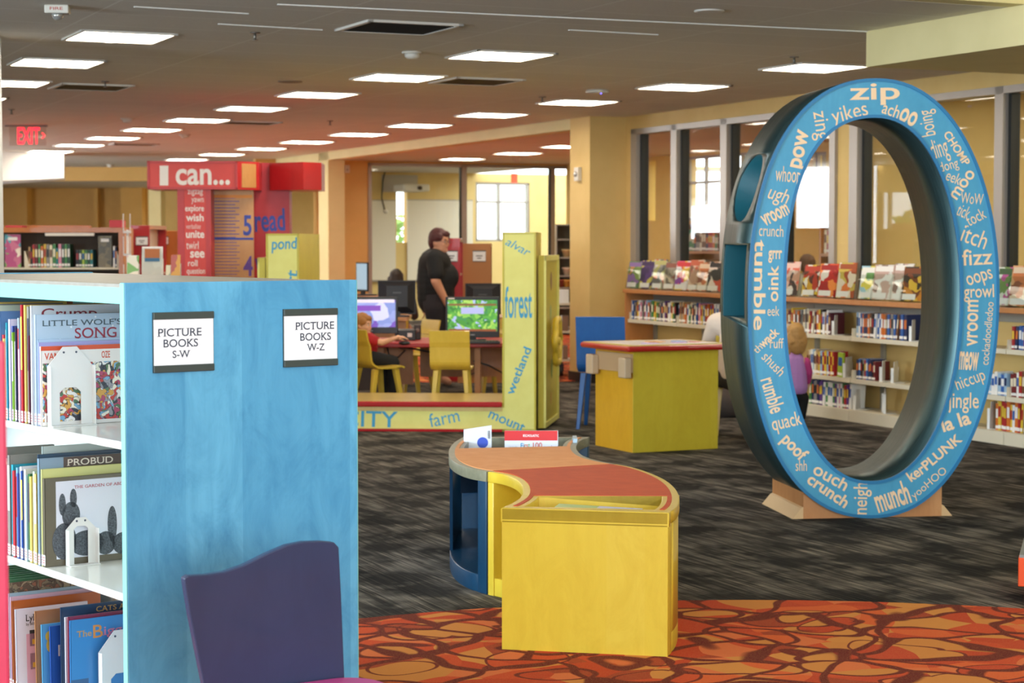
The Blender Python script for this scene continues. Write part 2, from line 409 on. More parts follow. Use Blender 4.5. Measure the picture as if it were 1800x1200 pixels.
# ---- ceiling slab and the raised bay over the reading area
Cn = fl(1755, 12, CEIL); Qn = fl(1523, 55, CEIL)
lc = FD.l(Cn); lq = FD.l(Qn)
print('coffer', lc, lq)
b = MB(); X1 = lc.x
def cw(x, y): p = FD.w(x, y); return (p.x, p.y)
yo_ = max(FD.l(F1.w(x_, 5.2)).y for x_ in (-20, 13)); xr_0 = FD.l(F1.w(-20.3, 2)).x
b.prism([cw(xr_0, -16), cw(X1, -16), cw(X1, yo_), cw(xr_0, yo_)], CEIL, CEIL + 0.12)
b.prism([cw(-29, -16), cw(xr_0, -16), cw(xr_0, -1.3), cw(-29, -1.3)], CEIL, CEIL + 0.12)
struct(b.build('ceiling', m_ceil))
b = MB(); b.prism([cw(X1, -16), cw(X1 + 0.15, -16), cw(X1 + 0.15, 16), cw(X1, 16)], CEIL + 0.001, 4.2)
struct(b.build('ceiling_fascia', m_wallp))
b = MB(); b.prism([cw(X1 + .15, -16), cw(X1 + 22, -16), cw(X1 + 22, 16), cw(X1 + .15, 16)], 4.2, 4.3)
struct(b.build('ceiling_raised', m_white))
zb = EYE + (HZ - 120) * Qn.y / FPX
b = MB(); b.box(lq.x, X1 + 9, lq.y, lq.y + 2.6, zb, CEIL); b.box(X1 + .15, X1 + 9, lq.y, lq.y + 2.6, CEIL, 4.2)
b.v = [FD.w(*v) for v in b.v]
struct(b.build('ceiling_bulkhead', m_wallp))
# ---- outer walls
def wallbox(name, x0, x1, y0, y1, z0=0.0, z1=4.3, m=m_wall):
    q = MB(); q.box(x0, x1, y0, y1, z0, z1); return struct(q.build(name, m))
wallbox('wall_back', -11.5, 12, -4.6, -4.4)                       # behind the camera
F1_N = F1.y
def mirrored(px, py):                        # where the glazing of the window wall reflects a picture column to, on the left wall
    p = onpl(px, py, F1.w(0, .39), F1.y); d = ray(px, py); r_ = d - F1.y * 2 * d.dot(F1.y); return p + r_ * ((-11.3 - p.x) / r_.x)
ma, mb_ = mirrored(1605, 337), mirrored(1515, 402)
wa = sorted((ma.y, mb_.y)); za = (mb_.z, ma.z); print('mirror', wa, za)
q = MB(); q.box(-11.5, -11.3, -4.4, wa[0], 0, 4.3); q.box(-11.5, -11.3, wa[0], wa[1], 0, za[0]); q.box(-11.5, -11.3, wa[0], wa[1], za[1], 4.3)
q.box(-11.5, -11.3, wa[1], 25.1, 0, 4.3); q.box(-11.5, -11.3, 25.1, 30.1, 0, 1.1); q.box(-11.5, -11.3, 25.1, 30.1, 2.8, 4.3); q.box(-11.5, -11.3, 30.1, 40, 0, 4.3); struct(q.build('wall_left', m_wall))
q = MB(); ym_ = (wa[0] + wa[1]) / 2
for yy in (wa[0], ym_ - .03, wa[1] - .06): q.box(-11.42, -11.36, yy, yy + .06, za[0], za[1])
for yy in (25.1, 27.57, 30.04): q.box(-11.42, -11.36, yy, yy + .06, 1.1, 2.8)
struct(q.build('window_6', m_alu))
wallbox('wall_right', 12, 12.2, -4.4, 46)
# far end wall with pilasters and a dropped bulkhead
b = MB(); b.box(-11.5, -5.0, 38.0, 38.2, 0, CEIL)
def xat(px, Y): return atY(px, 400, Y).x
b.box(-11.4, xat(50, 37.7), 37.6, 38.0, 0, 2.6); b.box(xat(164, 37.7), xat(171, 37.7), 37.75, 38, 0, 2.6); b.box(xat(212, 37.6), xat(250, 37.6), 37.6, 38, 0, 2.6)
struct(b.build('wall_far', m_wallo))
b = MB(); b.box(-11.4, -4.3, 33.5, 33.7, 2.51, CEIL); struct(b.build('wall_far_bulkhead', m_wallo))
b = MB(); b.box(-11.4, -5.0, 33.7, 38.0, 2.51, 2.56); struct(b.build('ceiling_far_soffit', m_ceil))
b = MB(); b.box(xat(262, 33), xat(283, 33), 33, 33.4, 0, CEIL); struct(b.build('wall_far_column', m_wallp))
# white bulkhead, lit by the far windows
b = MB(); b.hexa([(-11, 27.0, 2.10), (xat(113, 28.0), 28.0, 2.385), (xat(115, 29), 29.0, 2.385), (-11, 29, 2.10)],
                 [(-11, 27.0, CEIL), (xat(113, 28.0), 28.0, CEIL), (xat(115, 29), 29.0, CEIL), (-11, 29, CEIL)])
struct(b.build('wall_white_bulkhead', mat('bright_white_paint', '#fbfbf8', 0.5)))
b = MB(); b.box(xat(-40, 12.0), xat(6, 12.35), 12.0, 12.35, 0, CEIL); struct(b.build('wall_left_column', mat('column_white_paint', '#e9edf2', 0.5)))
# ---- window wall (frame F1)
YW = 0.33
xL = F1.l(fl(1037, 204, CEIL)).x; yH = F1.l(fl(1037, 204, CEIL)).y
print('column', xL, yH)
def fbox(mb, F, x0, x1, y0, y1, z0, z1, m=None):
    P = lambda x, y, z: F.w(x, y, z)
    return mb.hexa([P(x0, y0, z0), P(x1, y0, z0), P(x1, y1, z0), P(x0, y1, z0)], [P(x0, y0, z1), P(x1, y0, z1), P(x1, y1, z1), P(x0, y1, z1)], m)
wx = lambda px, y=YW: F1.xz(px, 350, y).x
xJ = wx(1113); ztop = F1.xz(1427, 191, YW).z; zsill = 0.92
xP0, xP1, xEnd = wx(1472), wx(1497), 13.0
b = MB()
fbox(b, F1, xL, xJ, YW, YW + .18, 0, CEIL)                   # left of windows
fbox(b, F1, xJ, xEnd, YW, YW + .18, 0, zsill)
fbox(b, F1, xJ, xEnd, YW, YW + .18, ztop, CEIL)
fbox(b, F1, xP0, xP1, YW, YW + .18, zsill, ztop)             # pier between the two window groups
struct(b.build('wall_window_side', m_wall))
xC0 = F1.xz(1002, 350, yH).x
b = MB(); fbox(b, F1, xC0, xL, yH, YW + .18, 0, CEIL); struct(b.build('wall_column', m_wall))
b = MB(); fbox(b, F1, xC0 - .012, xL + .012, yH - .012, YW, 0, .1); fbox(b, F1, xL, -3.46, YW - .012, YW, 0, .1)
struct(b.build('baseboard_column', m_base))
# header running from the column to the far post
xPo1, xPo0 = F1.xz(577, 350, yH).x, F1.xz(560, 350, yH).x
zh = F1.xz(700, 265.5, yH).z
b = MB(); fbox(b, F1, xPo0, xC0, yH, yH + .2, zh, CEIL); fbox(b, F1, xPo0, xPo1, yH, yH + .25, 0, CEIL)
fbox(b, F1, -15.4, xPo0, yH, yH + .2, 2.23, CEIL)
struct(b.build('wall_header', m_wallp))
# ---- far glazed wall (plane local x = XG)
XG = -15.4
gy = lambda px: F1.yz(px, 350, XG).y
yo0, yo1 = gy(503), gy(556.5)
b = MB()
fbox(b, F1, XG - .15, XG, -.4, yo0, 0, CEIL); fbox(b, F1, XG - .15, XG, yo0, yo1, 2.3, CEIL); fbox(b, F1, XG - .15, XG, yo0, yo1, 0, .8)
fbox(b, F1, XG - .15, XG, yo1, gy(647), 0, CEIL)
fbox(b, F1, XG - .15, XG, gy(647), 9, CEIL - .03, CEIL)
struct(b.build('wall_far_ochre', m_wallo))
# mullions of the far glazed wall
b = MB(); gx0, gx1 = XG - .1, XG + .02
for a, c in ((647, 653), (811, 820), (968, 975)):
    fbox(b, F1, gx0, gx1, gy(a), gy(c), 0, CEIL - .03)
fbox(b, F1, gx0, gx1, gy(647), 9, CEIL - .08, CEIL - .03); fbox(b, F1, gx0, gx1, gy(647), 9, 0, .1)
struct(b.build('window_1', m_alu))
w1 = bpy.data.objects['window_1']
b = MB(); fbox(b, F1, XG - .045, XG - .035, gy(653), gy(811), .1, CEIL - .08); fbox(b, F1, XG - .045, XG - .035, gy(820), gy(968), .1, CEIL - .08)
b.build('window_pane', m_glass, w1)
b = MB()
for p in (809.3, 966): fbox(b, F1, XG - .06, XG + .0, gy(p), gy(p + 2), .1, CEIL - .08)
b.build('window_gasket', m_gask, w1)
# room behind the far glazed wall
XR = XG - 4.6
ry = lambda px: F1.yz(px, 350, XR).y
def rz_(px, py): return F1.yz(px, py, XR).z
b = MB()
holes = [(697, 716, 323, 426, ), (836, 931, 320, 424)]  # bright openings added to stand in for windows reflected in the glass wall
ys = [-1.0] + [ry(h[k]) for h in holes for k in (0, 1)] + [ry(1006), 12]
def wallseg(y0, y1, z0, z1): fbox(b, F1, XR - .2, XR, y0, y1, z0, z1)
wallseg(ys[0], ys[1], 0, CEIL)
for i, h in enumerate(holes):
    y0, y1 = ys[1 + 2*i], ys[2 + 2*i]; zt, zbm = rz_(h[0], h[2]), rz_(h[0], h[3])
    wallseg(y0, y1, zt, CEIL); wallseg(y0, y1, 0, zbm)
    wallseg(ys[2 + 2*i], ys[3 + 2*i], 0, CEIL)
wallseg(ys[-2], ys[-1], 0, 1.7)
struct(b.build('wall_meeting_room', m_wall))
b = MB(); yA, yB = ys[3], ys[4]; zt, zbm = rz_(836, 320), rz_(836, 424); ym = ry(876)
for yy in (yA, ym, yB - .05): fbox(b, F1, XR - .12, XR - .02, yy, yy + .05, zbm, zt)
for zz in (zbm, rz_(880, 357), zt - .05): fbox(b, F1, XR - .12, XR - .02, yA, yB, zz, zz + .045)
struct(b.build('window_reflected', m_alu))  # frame added round the opening that stands in for a reflected window
b = MB(); fbox(b, F1, XR - .07, XR - .06, yA, yB, zbm, zt); b.build('window_pane', m_glass, bpy.data.objects['window_reflected'])
# ---- near window group: frames, panes
def window_group(name, x0, x1, pxs, wd):
    q = MB(); q2 = MB(); q3 = MB()
    fy0, fy1 = YW - .03, YW + .12
    fbox(q, F1, x0, x1, fy0, fy1, ztop - .055, ztop); fbox(q, F1, x0, x1, fy0, fy1, zsill, zsill + .05)
    for a, c in pxs:
        fbox(q, F1, a, c, fy0, fy1, zsill, ztop); fbox(q3, F1, c, c + .035, YW + .02, YW + .1, zsill + .05, ztop - .055)
    o = struct(q.build(name, m_alu)); fbox(q2, F1, x0, x1, YW + .055, YW + .065, zsill + .05, ztop - .05); q2.build('window_pane', m_glass, o)
    q3.build('window_gasket', m_gask, o); return o
X = lambda p: wx(p)
window_group('window_3', X(1113), xP0, [(X(1113), X(1122)), (X(1183), X(1193)), (X(1270), X(1281)), (X(1364), X(1376)), (X(1462), xP0)], .06)
window_group('window_4', xP1, xEnd, [(xP1, X(1511)), (X(1752), X(1767))] + [(X(1767) + 1.6 * k, X(1767) + 1.6 * k + .06) for k in range(1, 6)], .06)
# ---- offices behind the near windows
YB = YW + 4.6
bx = lambda px: F1.xz(px, 330, YB).x
bz = lambda px, py: F1.xz(px, py, YB).z
b = MB(); hs = [(1140, 1152, 283, 388), (1203, 1266, 276, 388), (1278, 1318, 270, 388), (1428, 1452, 268, 372)]
xs = [XG] ; prev = XG
for h in hs:
    x0, x1 = bx(h[0]), bx(h[1]); zt, zbm = bz(h[0], h[2]), bz(h[0], h[3])
    fbox(b, F1, prev, x0, YB, YB + .2, 0, CEIL); fbox(b, F1, x0, x1, YB, YB + .2, zt, CEIL); fbox(b, F1, x0, x1, YB, YB + .2, 0, zbm); prev = x1
fbox(b, F1, prev, 13, YB, YB + .2, 0, CEIL)
struct(b.build('wall_office_back', speckle('wall_office_paint', '#e6c878', '#dfc06e', 0.75, 3.0)))
b = MB()
for h in hs[1:]:
    x0, x1 = bx(h[0]), bx(h[1]); zt, zbm = bz(h[0], h[2]), bz(h[0], h[3]); zm = zbm + (zt - zbm) * .57
    for zz in (zbm, zm, zt - .04): fbox(b, F1, x0, x1, YB + .05, YB + .1, zz, zz + .04)
    for xx in (x0, x1 - .04, (x0 + x1) / 2 - .02): fbox(b, F1, xx, xx + .04, YB + .05, YB + .1, zbm, zt)
struct(b.build('window_5', m_alu))
b = MB()
xq = bx(1497) - .3
fbox(b, F1, wx(1480), wx(1480) + .12, YW + .18, YB, 0, CEIL)
struct(b.build('wall_office_partition', m_wall))
b = MB(); fbox(b, F1, 2.0, xEnd, YW, YW + .18, CEIL, 4.25); struct(b.build('wall_window_side_upper', m_wall))

# bright tees of the ceiling grid near the camera
for k_, (a_, c_) in enumerate([((488, 7), (1523, 55)), ((236, 11), (436, 23.5)), ((384, 41.5), (566, 52)), ((1000, 52), (1156, 60.5))]):
    p_, q_ = fl(*a_, CEIL), fl(*c_, CEIL); d_ = (q_ - p_).normalized(); n_ = Vector((-d_.y, d_.x, 0)) * .011
    b = MB(); b.hexa([p_ - n_ - Vector((0, 0, .006)), q_ - n_ - Vector((0, 0, .006)), q_ + n_ - Vector((0, 0, .006)), p_ + n_ - Vector((0, 0, .006))], [p_ - n_, q_ - n_, q_ + n_, p_ + n_])
    struct(b.build('trim_%d' % (k_ + 1), m_white))
# ================================================================== CEILING FITTINGS
m_lens = mat('lamp_lens_glow', '#fff3df', 0.4, emit=9.0)
m_lens2 = mat('lamp_basket_glow', '#ffeed6', 0.4, emit=6.0)
m_rim = mat('lamp_rim_white', '#d8d2c8', 0.5)
def make_fixture():
    t = thing('ceiling_light', 'x', 'ceiling light')
    q = MB(); w, r = .30, .022
    q.box(-w, w, -w, -w + r, -.012, 0); q.box(-w, w, w - r, w, -.012, 0); q.box(-w, -w + r, -w, w, -.012, 0); q.box(w - r, w, -w, w, -.012, 0)
    q.build('frame', m_rim, t)
    for sx in (-1, 1):
        q = MB(); a0, a1 = (-w + r, -.06) if sx < 0 else (.06, w - r)
        q.box(-w + r, w - r, a0, a1, -.006, 0); q.build('lamp_lens', m_lens, t)
    q = MB(); n = 8; A = []; B = []
    for i in range(n + 1):
        u = -1 + 2 * i / n; yy = .06 * u; zz = -.0065 - .007 * (1 - u * u)
        A.append((-w + r, yy, zz)); B.append((w - r, yy, zz))
    q.strip(A, B, smooth=True); q.build('lamp_basket', m_lens2, t)
    return t
fix0 = make_fixture(); used = False
def fixture(p, label, group):
    global used
    rz = math.radians(-65.4)
    if not used: fix0.location = p; fix0.rotation_euler = (0, 0, rz); fix0['label'] = label; fix0['group'] = group; used = True; return fix0
    return dup(fix0, p, rz, label, group)
ORD = ['first', 'second', 'third', 'fourth', 'fifth', 'sixth', 'seventh', 'eighth', 'ninth', 'tenth', 'eleventh', 'twelfth', 'thirteenth', 'fourteenth', 'fifteenth', 'sixteenth', 'seventeenth', 'eighteenth', 'nineteenth', 'twentieth',
       'twenty-first', 'twenty-second', 'twenty-third', 'twenty-fourth', 'twenty-fifth', 'twenty-sixth', 'twenty-seventh', 'twenty-eighth', 'twenty-ninth', 'thirtieth']
D1 = Vector((-0.4163, 0.9092, 0))
def row(start, step, n, words):
    for i in range(n):
        p = start + D1 * step * i; p.z = CEIL
        fixture(p, '%s square ceiling light from the camera, %s' % (ORD[i], words), 'recessed ceiling lights')
row(Vector((2.235, 14.39, 0)), 1.955, 10, 'right row leading past the ring')
row(Vector((-.08, 13.47, 0)), 1.95, 10, 'middle row over the red sign tower')
row(Vector((-2.47, 12.24, 0)), 1.94, 11, 'left row above the blue bookcase')
row(Vector((-4.78, 11.2, 0)) + D1 * 1.94 * 2, 1.94, 9, 'leftmost row by the exit sign')
for i, (px, py) in enumerate([(998, 257), (910, 269), (812, 279)]):
    p = fl(px, py, CEIL); fixture(p, 'square ceiling light in the alcove, %s' % ['half hidden by the yellow column', 'above the tall yellow post', 'farthest left along the glass'][i], 'alcove ceiling lights')
OFF = ['by the yellow column', 'behind the second pane', 'above the office bookshelves', 'left of the ring', 'behind the ring rim', 'inside the ring opening', 'by the pier', 'right of the pier', 'at the right edge']
for i in range(7):
    for j in range(2):
        p = F1.w(-3.0 + 2.2 * i, YW + 1.4 + 2.0 * j, CEIL)
        fixture(p, 'office ceiling light through the glazing, %s, %s row' % (OFF[i], ['front', 'back'][j]), 'office ceiling lights')
for i in range(3):
    for j in range(1):
        p = F1.w(XG - 1.3 - 2.0 * j, gy(690 + 110 * i) + .3, CEIL)
        fixture(p, 'meeting room ceiling light behind the glass wall, %s, %s row' % (['left', 'middle', 'right'][i], ['front', 'back'][j]), 'meeting room lights')
# round downlight
p = fl(1247, 18, CEIL); t = thing('downlight', 'round recessed downlight near the top edge, right of centre', 'ceiling light', p)
q = MB(); q.lathe([(.062, .0), (.084, -.002), (.086, -.008), (.064, -.010)], n=28); q.build('trim_ring', m_rim, t)
q = MB(); q.lathe([(.001, -.004), (.062, -.004), (.062, 0)], n=24); q.build('lamp_face', mat('downlight_glow', '#fff6e6', 0.3, emit=5), t)
m_grille = mat('grille_dark', '#55504a', 0.6); m_plast = mat('device_white', '#d9d4c8', 0.5)
def vent(px, py, label, dark=True, w=.3, name='ceiling_vent', L=.3):
    p = fl(px, py, CEIL); t = thing(name, label, 'air vent', p, math.radians(-65.4), 'ceiling air vents')
    q = MB(); r = .03
    q.box(-w, w, -L, -L + r, -.014, 0); q.box(-w, w, L - r, L, -.014, 0); q.box(-w, -w + r, -L, L, -.014, 0); q.box(w - r, w, -L, L, -.014, 0); q.build('frame', m_rim, t)
    q = MB(); k = 14
    for i in range(k): 
        x = -w + r + (2*w - 2*r) * (i + .5) / k; q.hexa([(x - .012, -L + r, -.004), (x - .009, -L + r, -.004), (x - .009, L - r, -.004), (x - .012, L - r, -.004)], [(x + .006, -L + r, -.012), (x + .009, -L + r, -.012), (x + .009, L - r, -.012), (x + .006, L - r, -.012)])
    q.build('louvre', m_grille if dark else mat('grille_tan', '#a98a5c', 0.5), t)
    q = MB(); q.box(-w + r, w - r, -L + r, L - r, -.003, 0); q.build('backing', mat('grille_mid', '#857d78', .6) if dark else mat('grille_shadow', '#6a5a48', .7), t)
vent(700, 47, 'large dark ceiling return grille, nearest vent to the camera')
vent(838, 142, 'tan louvred ceiling vent beside the second middle light', False)
vent(160, 152, 'brownish ceiling vent at the upper left beside the lights', False)
vent(440, 215, 'narrow bright ceiling vent among the far middle lights', False, .22)
vent(235, 253, 'faint flat ceiling vent above the white bulkhead', False, .2)
# speaker grille
p = fl(510, 143, CEIL); q = MB(); q.lathe([(.1, 0), (.1, -.004), (.09, -.008), (.001, -.008)], n=28); o = q.build('ceiling_speaker', mat('speaker_mesh', '#8c7a6c', .7)); o.location = p
tag(o, 'round flat speaker grille flush in the ceiling left of centre', 'speaker')
# smoke detectors
def smoke(px, py, label, s=1.0):
    p = fl(px, py, CEIL); t = thing('smoke_detector', label, 'smoke detector', p, 0, 'ceiling smoke detectors')
    q = MB(); q.lathe([(.068*s, 0), (.068*s, -.012*s), (.05*s, -.014*s)], n=24); q.build('base_plate', m_plast, t)
    q = MB(); q.lathe([(.05*s, -.014*s), (.048*s, -.035*s), (.03*s, -.048*s), (.001, -.050*s)], n=24); q.build('sensor_head', m_plast, t)
smoke(724, 91, 'white domed smoke detector, the biggest, left of the first middle light')
smoke(224, 208, 'small white smoke detector left of the far middle lights')
smoke(325, 236, 'tiny white smoke detector farther back near the red sign')
smoke(908, 279, 'smoke detector on the alcove ceiling above the glass wall')
smoke(194, 289, 'smoke detector close to the far ochre wall')
def sprinkler(px, py, label):
    p = fl(px, py, CEIL); t = thing('sprinkler_head', label, 'sprinkler', p, 0, 'ceiling sprinklers')
    q = MB(); q.lathe([(.034, 0), (.032, -.006), (.001, -.007)], n=18); q.build('cover_plate', mat('dull_chrome', '#8d8880', .35, metal=.8), t)
    q = MB(); q.cyl((0, 0, -.006), (0, 0, -.045), .008); q.lathe([(.001, -.045), (.02, -.045), (.02, -.048), (.001, -.049)], n=12); q.build('deflector', MATS['dull_chrome'], t)
for a in [(448, 57, 'sprinkler head upper left between the first left light and the dark grille'), (1396, 100, 'sprinkler head above the square light left of the ring'), (953, 170, 'sprinkler head beside the wifi puck right of centre'),
          (185, 143, 'sprinkler head next to the brownish vent at the upper left'), (20, 192, 'sprinkler head at the left edge above the exit sign'), (580, 212, 'sprinkler head near the far middle ceiling')]: sprinkler(*a)
# wireless access point
p = fl(1050, 158, CEIL); t = thing('access_point', 'flat white wireless puck on the ceiling with a blue light', 'access point', p, .2)
q = MB(); q.lathe([(.09, 0), (.1, -.012), (.1, -.024), (.08, -.03), (.001, -.032)], n=30); q.build('housing', m_plast, t)
q = MB(); q.ell((.02, -.05, -.034), (.007, .007, .004), 8, 6); q.build('status_light', mat('blue_led', '#5a55ff', .3, emit=3), t)
# fire strobe
p = fl(101, 10, CEIL); t = thing('fire_strobe', 'white ceiling fire alarm strobe lettered FIRE at the top left', 'fire alarm', p, .1)
q = MB(); q.box(-.065, .065, -.05, .05, -.045, 0); q.build('housing', m_plast, t, bevel=.006)
q = MB(); q.lathe([(.034, -.045), (.03, -.06), (.02, -.075), (.001, -.08)], n=18); q.build('strobe_lens', mat('strobe_clear', '#c9c9c5', .08, metal=.6), t)
q = MB(); put_text(q, 'FIRE', lambda u, v: (-.035 + .07*u, -.0505, -.028 + .016*v), .01); q.build('lettering', mat('alarm_red', '#b5301f', .5), t)
# exit sign
P = atY(48, 240, 21.5); t = thing('exit_sign', 'red lit EXIT sign hanging from the ceiling at the far left', 'exit sign', (P.x, P.y, CEIL), 0.0)
q = MB(); q.box(-.24, .22, -.03, .03, -.02, 0); q.build('housing', mat('exit_housing', '#8d7f78', .4), t)
q = MB(); q.box(-.20, .21, -.004, .004, -.225, -.02); q.build('acrylic_panel', glass_mat('exit_acrylic', (.93, .88, .86, 1), ior=1.2), t)
q = MB(); put_text(q, 'EXIT', lambda u, v: (-.108 + .248*u, -.0055, -.205 + .18*v), .018)
q.build('lettering', mat('exit_red_glow', '#ff1f2e', .4, emit=1.6), t); q = MB(); q.tube([(.165, -.006, -.085), (.195, -.006, -.115), (.165, -.006, -.145)], .008, 6)
q.build('arrow', mat('exit_red_glow', '#ff1f2e', .4, emit=1.6), t)
# thermostat / motion sensor boxes on walls
p = F1.w(F1.xz(1019, 306, yH).x, yH, F1.xz(1019, 306, yH).z)
t = thing('wall_strobe', 'white strobe box on the yellow column right of the tall post', 'fire alarm', p, F1.a)
q = MB(); q.box(-.05, .05, -.045, 0, -.07, .07); q.build('housing', m_plast, t, bevel=.005)
q = MB(); q.ell((-.0, -.05, 0), (.03, .02, .03), 12, 8); q.build('strobe_lens', MATS['strobe_clear'], t)
p = F1.w(XG, gy(610), F1.yz(610, 297, XG).z)
t = thing('wall_sensor', 'small white sensor on the ochre wall left of the glazing', 'sensor', p, F1.a)
q = MB(); q.box(0, .03, -.04, .04, -.06, .06); q.build('housing', m_plast, t, bevel=.005); q = MB(); q.ell((.03, 0, -.01), (.012, .02, .02), 10, 6); q.build('sensor_eye', mat('sensor_grey', '#b0aba2', .3), t)
# ================================================================== READING AREA FURNITURE
def crop(ox, oy, sc): return lambda x, y: (ox + x / sc, oy + y / sc)
def words_on(mb, plane_pt, plane_n, conv, items, lift=0.0015, scale_h=1.0):
    n = Vector(plane_n).normalized(); p0 = Vector(plane_pt) - n * lift
    for it in items:
        t, x0, y0, x1, y1, h = it[:6]; bold = it[6] if len(it) > 6 else 0.0; sl = it[7] if len(it) > 7 else 0.0
        a = Vector(conv(x0, y0)); b2 = Vector(conv(x1, y1)); k = (Vector(conv(1, 0)) - Vector(conv(0, 0))).x
        d = b2 - a; L = d.length; up = Vector((d.y, -d.x)) / L * h * k
        A = onpl(a.x, a.y, p0, n); U = onpl(b2.x, b2.y, p0, n) - A; q = a + up; V = onpl(q.x, q.y, p0, n) - A
        put_text(mb, t, lambda u, v: A + U * u + V * v, bold, None, None, sl)
m_cream = mat('cream_lettering', '#f3cfa6', 0.5)
# ---- the tall oval ring
FR = Fr(fl(1510, 911), 8.0)
def rx(px, py=524): return FR.xz(px, py, 0).x
def rzz(py, px=1530): return FR.xz(px, py, 0).z
RD = 0.60
oc = ((rx(1316) + rx(1756)) / 2, (rzz(138) + rzz(910)) / 2); oa = ((rx(1756) - rx(1316)) / 2, (rzz(138) - rzz(910)) / 2)
ic = ((rx(1381) + rx(1689)) / 2, (rzz(206) + rzz(846)) / 2); ia = ((rx(1689) - rx(1381)) / 2, (rzz(206) - rzz(846)) / 2)
def sup(c, a, e0, n=120, grow=0.0):
    out = []
    for i in range(n):
        t = 2 * PI * i / n; C_, S_ = math.cos(t), math.sin(t); k_ = abs(C_) ** .5; e = (e0[1] if C_ > 0 else (e0[0] if S_ > 0 else e0[2])) * k_ + 2.2 * (1 - k_)
        out.append((c[0] + (a[0] + grow) * math.copysign(abs(C_) ** (2 / e), C_), c[1] + (a[1] + grow) * math.copysign(abs(S_) ** (2 / e), S_)))
    # even spacing
    P_ = [Vector(p) for p in out]; L = [0]
    for i in range(n): L.append(L[-1] + (P_[(i+1) % n] - P_[i]).length)
    res = []; j = 0
    for k in range(n):
        d = L[-1] * k / n
        while L[j+1] < d: j += 1
        f = (d - L[j]) / max(1e-9, L[j+1] - L[j]); q = P_[j % n].lerp(P_[(j+1) % n], f); res.append((q.x, q.y))
    return res
EO, EI = (2.3, 2.12, 2.3), (2.5, 2.12, 2.15)
OUT, INN = sup(oc, oa, EO), sup(ic, ia, EI)
m_side = mat('ring_brushed_teal', '#3d5454', 0.38, metal=0.75)
def brushed():
    n, l, b = nodes(m_side); g = noise(m_side, mapping(m_side, (60, 2.0, 2.0)), 3, 4, .6)
    g2 = noise(m_side, mapping(m_side, (3, 60, 1.2)), 3, 3, .6)
    l.new(mixc(m_side, ramp(m_side, g2.outputs['Fac'], [(0.3, 0.0), (0.7, 1.0)]), '#33484a', '#4a6364'), b.inputs['Base Color'])
    l.new(ramp(m_side, g2.outputs['Fac'], [(0.3, 0.28), (0.7, 0.46)]), b.inputs['Roughness'])
brushed()
m_face = stained('ring_face_blue', '#4a9fc2', '#3c90b5', '#4398bc', 0.42, 1.2)
m_rimb = mat('ring_rim_blue', '#1f74a4', 0.4)
m_teal = mat('niche_teal', '#0d5764', 0.5)
ring = thing('oval_ring_sculpture', 'tall blue oval ring covered in cream sound words on a wooden base', 'sculpture', FR.w(0, 0), FR.a)
def annulus(mb, O, I, y0, y1, m=0):
    n = len(O)
    of, ob = [(p[0], y0, p[1]) for p in O], [(p[0], y1, p[1]) for p in O]; inf, inb = [(p[0], y0, p[1]) for p in I], [(p[0], y1, p[1]) for p in I]
    k = len(mb.v); mb.v += [Vector(p) for p in of + ob + inf + inb]
    for i in range(n):
        j = (i + 1) % n
        for f, s_ in (((k+i, k+j, k+n+j, k+n+i), True), ((k+2*n+i, k+3*n+i, k+3*n+j, k+2*n+j), True), ((k+i, k+2*n+i, k+2*n+j, k+j), False), ((k+n+i, k+n+j, k+3*n+j, k+3*n+i), False)):
            mb.f.append(list(f)); mb.mi.append(m); mb.sm.append(s_)
b = MB(); annulus(b, OUT, INN, 0.012, RD)
body = b.build('shell', [m_side, m_teal], ring)
def cutter(mb):
    o = mb.build('cut', [m_side, m_teal]); o.location = ring.location; o.rotation_euler = ring.rotation_euler; return o
# porthole and niche in the left outer side
pz0, pz1 = FR.xz(1325, 388, .3).z, FR.xz(1325, 270, .3).z; zc = (pz0 + pz1) / 2
def outer_x(z): 
    c = [p for p in OUT if p[0] < oc[0]]; return min(c, key=lambda p: abs(p[1] - z))[0]
b = MB(); xo = outer_x(zc); dx = (outer_x(pz1) - outer_x(pz0)); dirn = Vector((dx, 0, pz1 - pz0)).normalized(); nrm = Vector((-dirn.z, 0, dirn.x))
R1 = (pz1 - pz0) / 2 / dirn.z; c0 = Vector((xo, .30, zc)); b.m = 1
A_ = [c0 + dirn * R1 * math.sin(2*PI*i/40) + Vector((0, .2 * math.cos(2*PI*i/40), 0)) + nrm * .2 for i in range(40)]
B_ = [p - nrm * .33 for p in A_]
b.strip(A_, B_, 1, True, True); b.add(A_, [tuple(range(40))], 1); b.add(B_, [tuple(range(40))[::-1]], 1)
cut1 = cutter(b)
nz0, nz1 = FR.xz(1296, 557, .3).z, FR.xz(1296, 430, .3).z
b = MB(); b.box(oc[0] - oa[0] - .2, oc[0] - oa[0] + .135, .085, .53, nz0, nz1, 1); cut2 = cutter(b)
for c in (cut1, cut2):
    md = body.modifiers.new('b', 'BOOLEAN'); md.operation = 'DIFFERENCE'; md.object = c; md.solver = 'EXACT'
bpy.context.view_layer.update(); dg = bpy.context.evaluated_depsgraph_get()
me = bpy.data.meshes.new_from_object(body.evaluated_get(dg)); body.modifiers.clear(); body.data = me
for c in (cut1, cut2): bpy.data.objects.remove(c)
b = MB(); rimw = .014
annulus(b, sup(oc, oa, EO, grow=.002), sup(oc, oa, EO, grow=-rimw), -.004, .014); annulus(b, sup(ic, ia, EI, grow=rimw), sup(ic, ia, EI, grow=-.002), -.004, .014)
b.build('rim', m_rimb, ring)
b = MB(); annulus(b, sup(oc, oa, EO, grow=-rimw), sup(ic, ia, EI, grow=rimw), .004, .0125); b.build('face_panel', m_face, ring)
C7, C8 = crop(1260, 120, 2.728), crop(1260, 500, 2.728)
pp, pn = FR.w(0, .004), FR.y
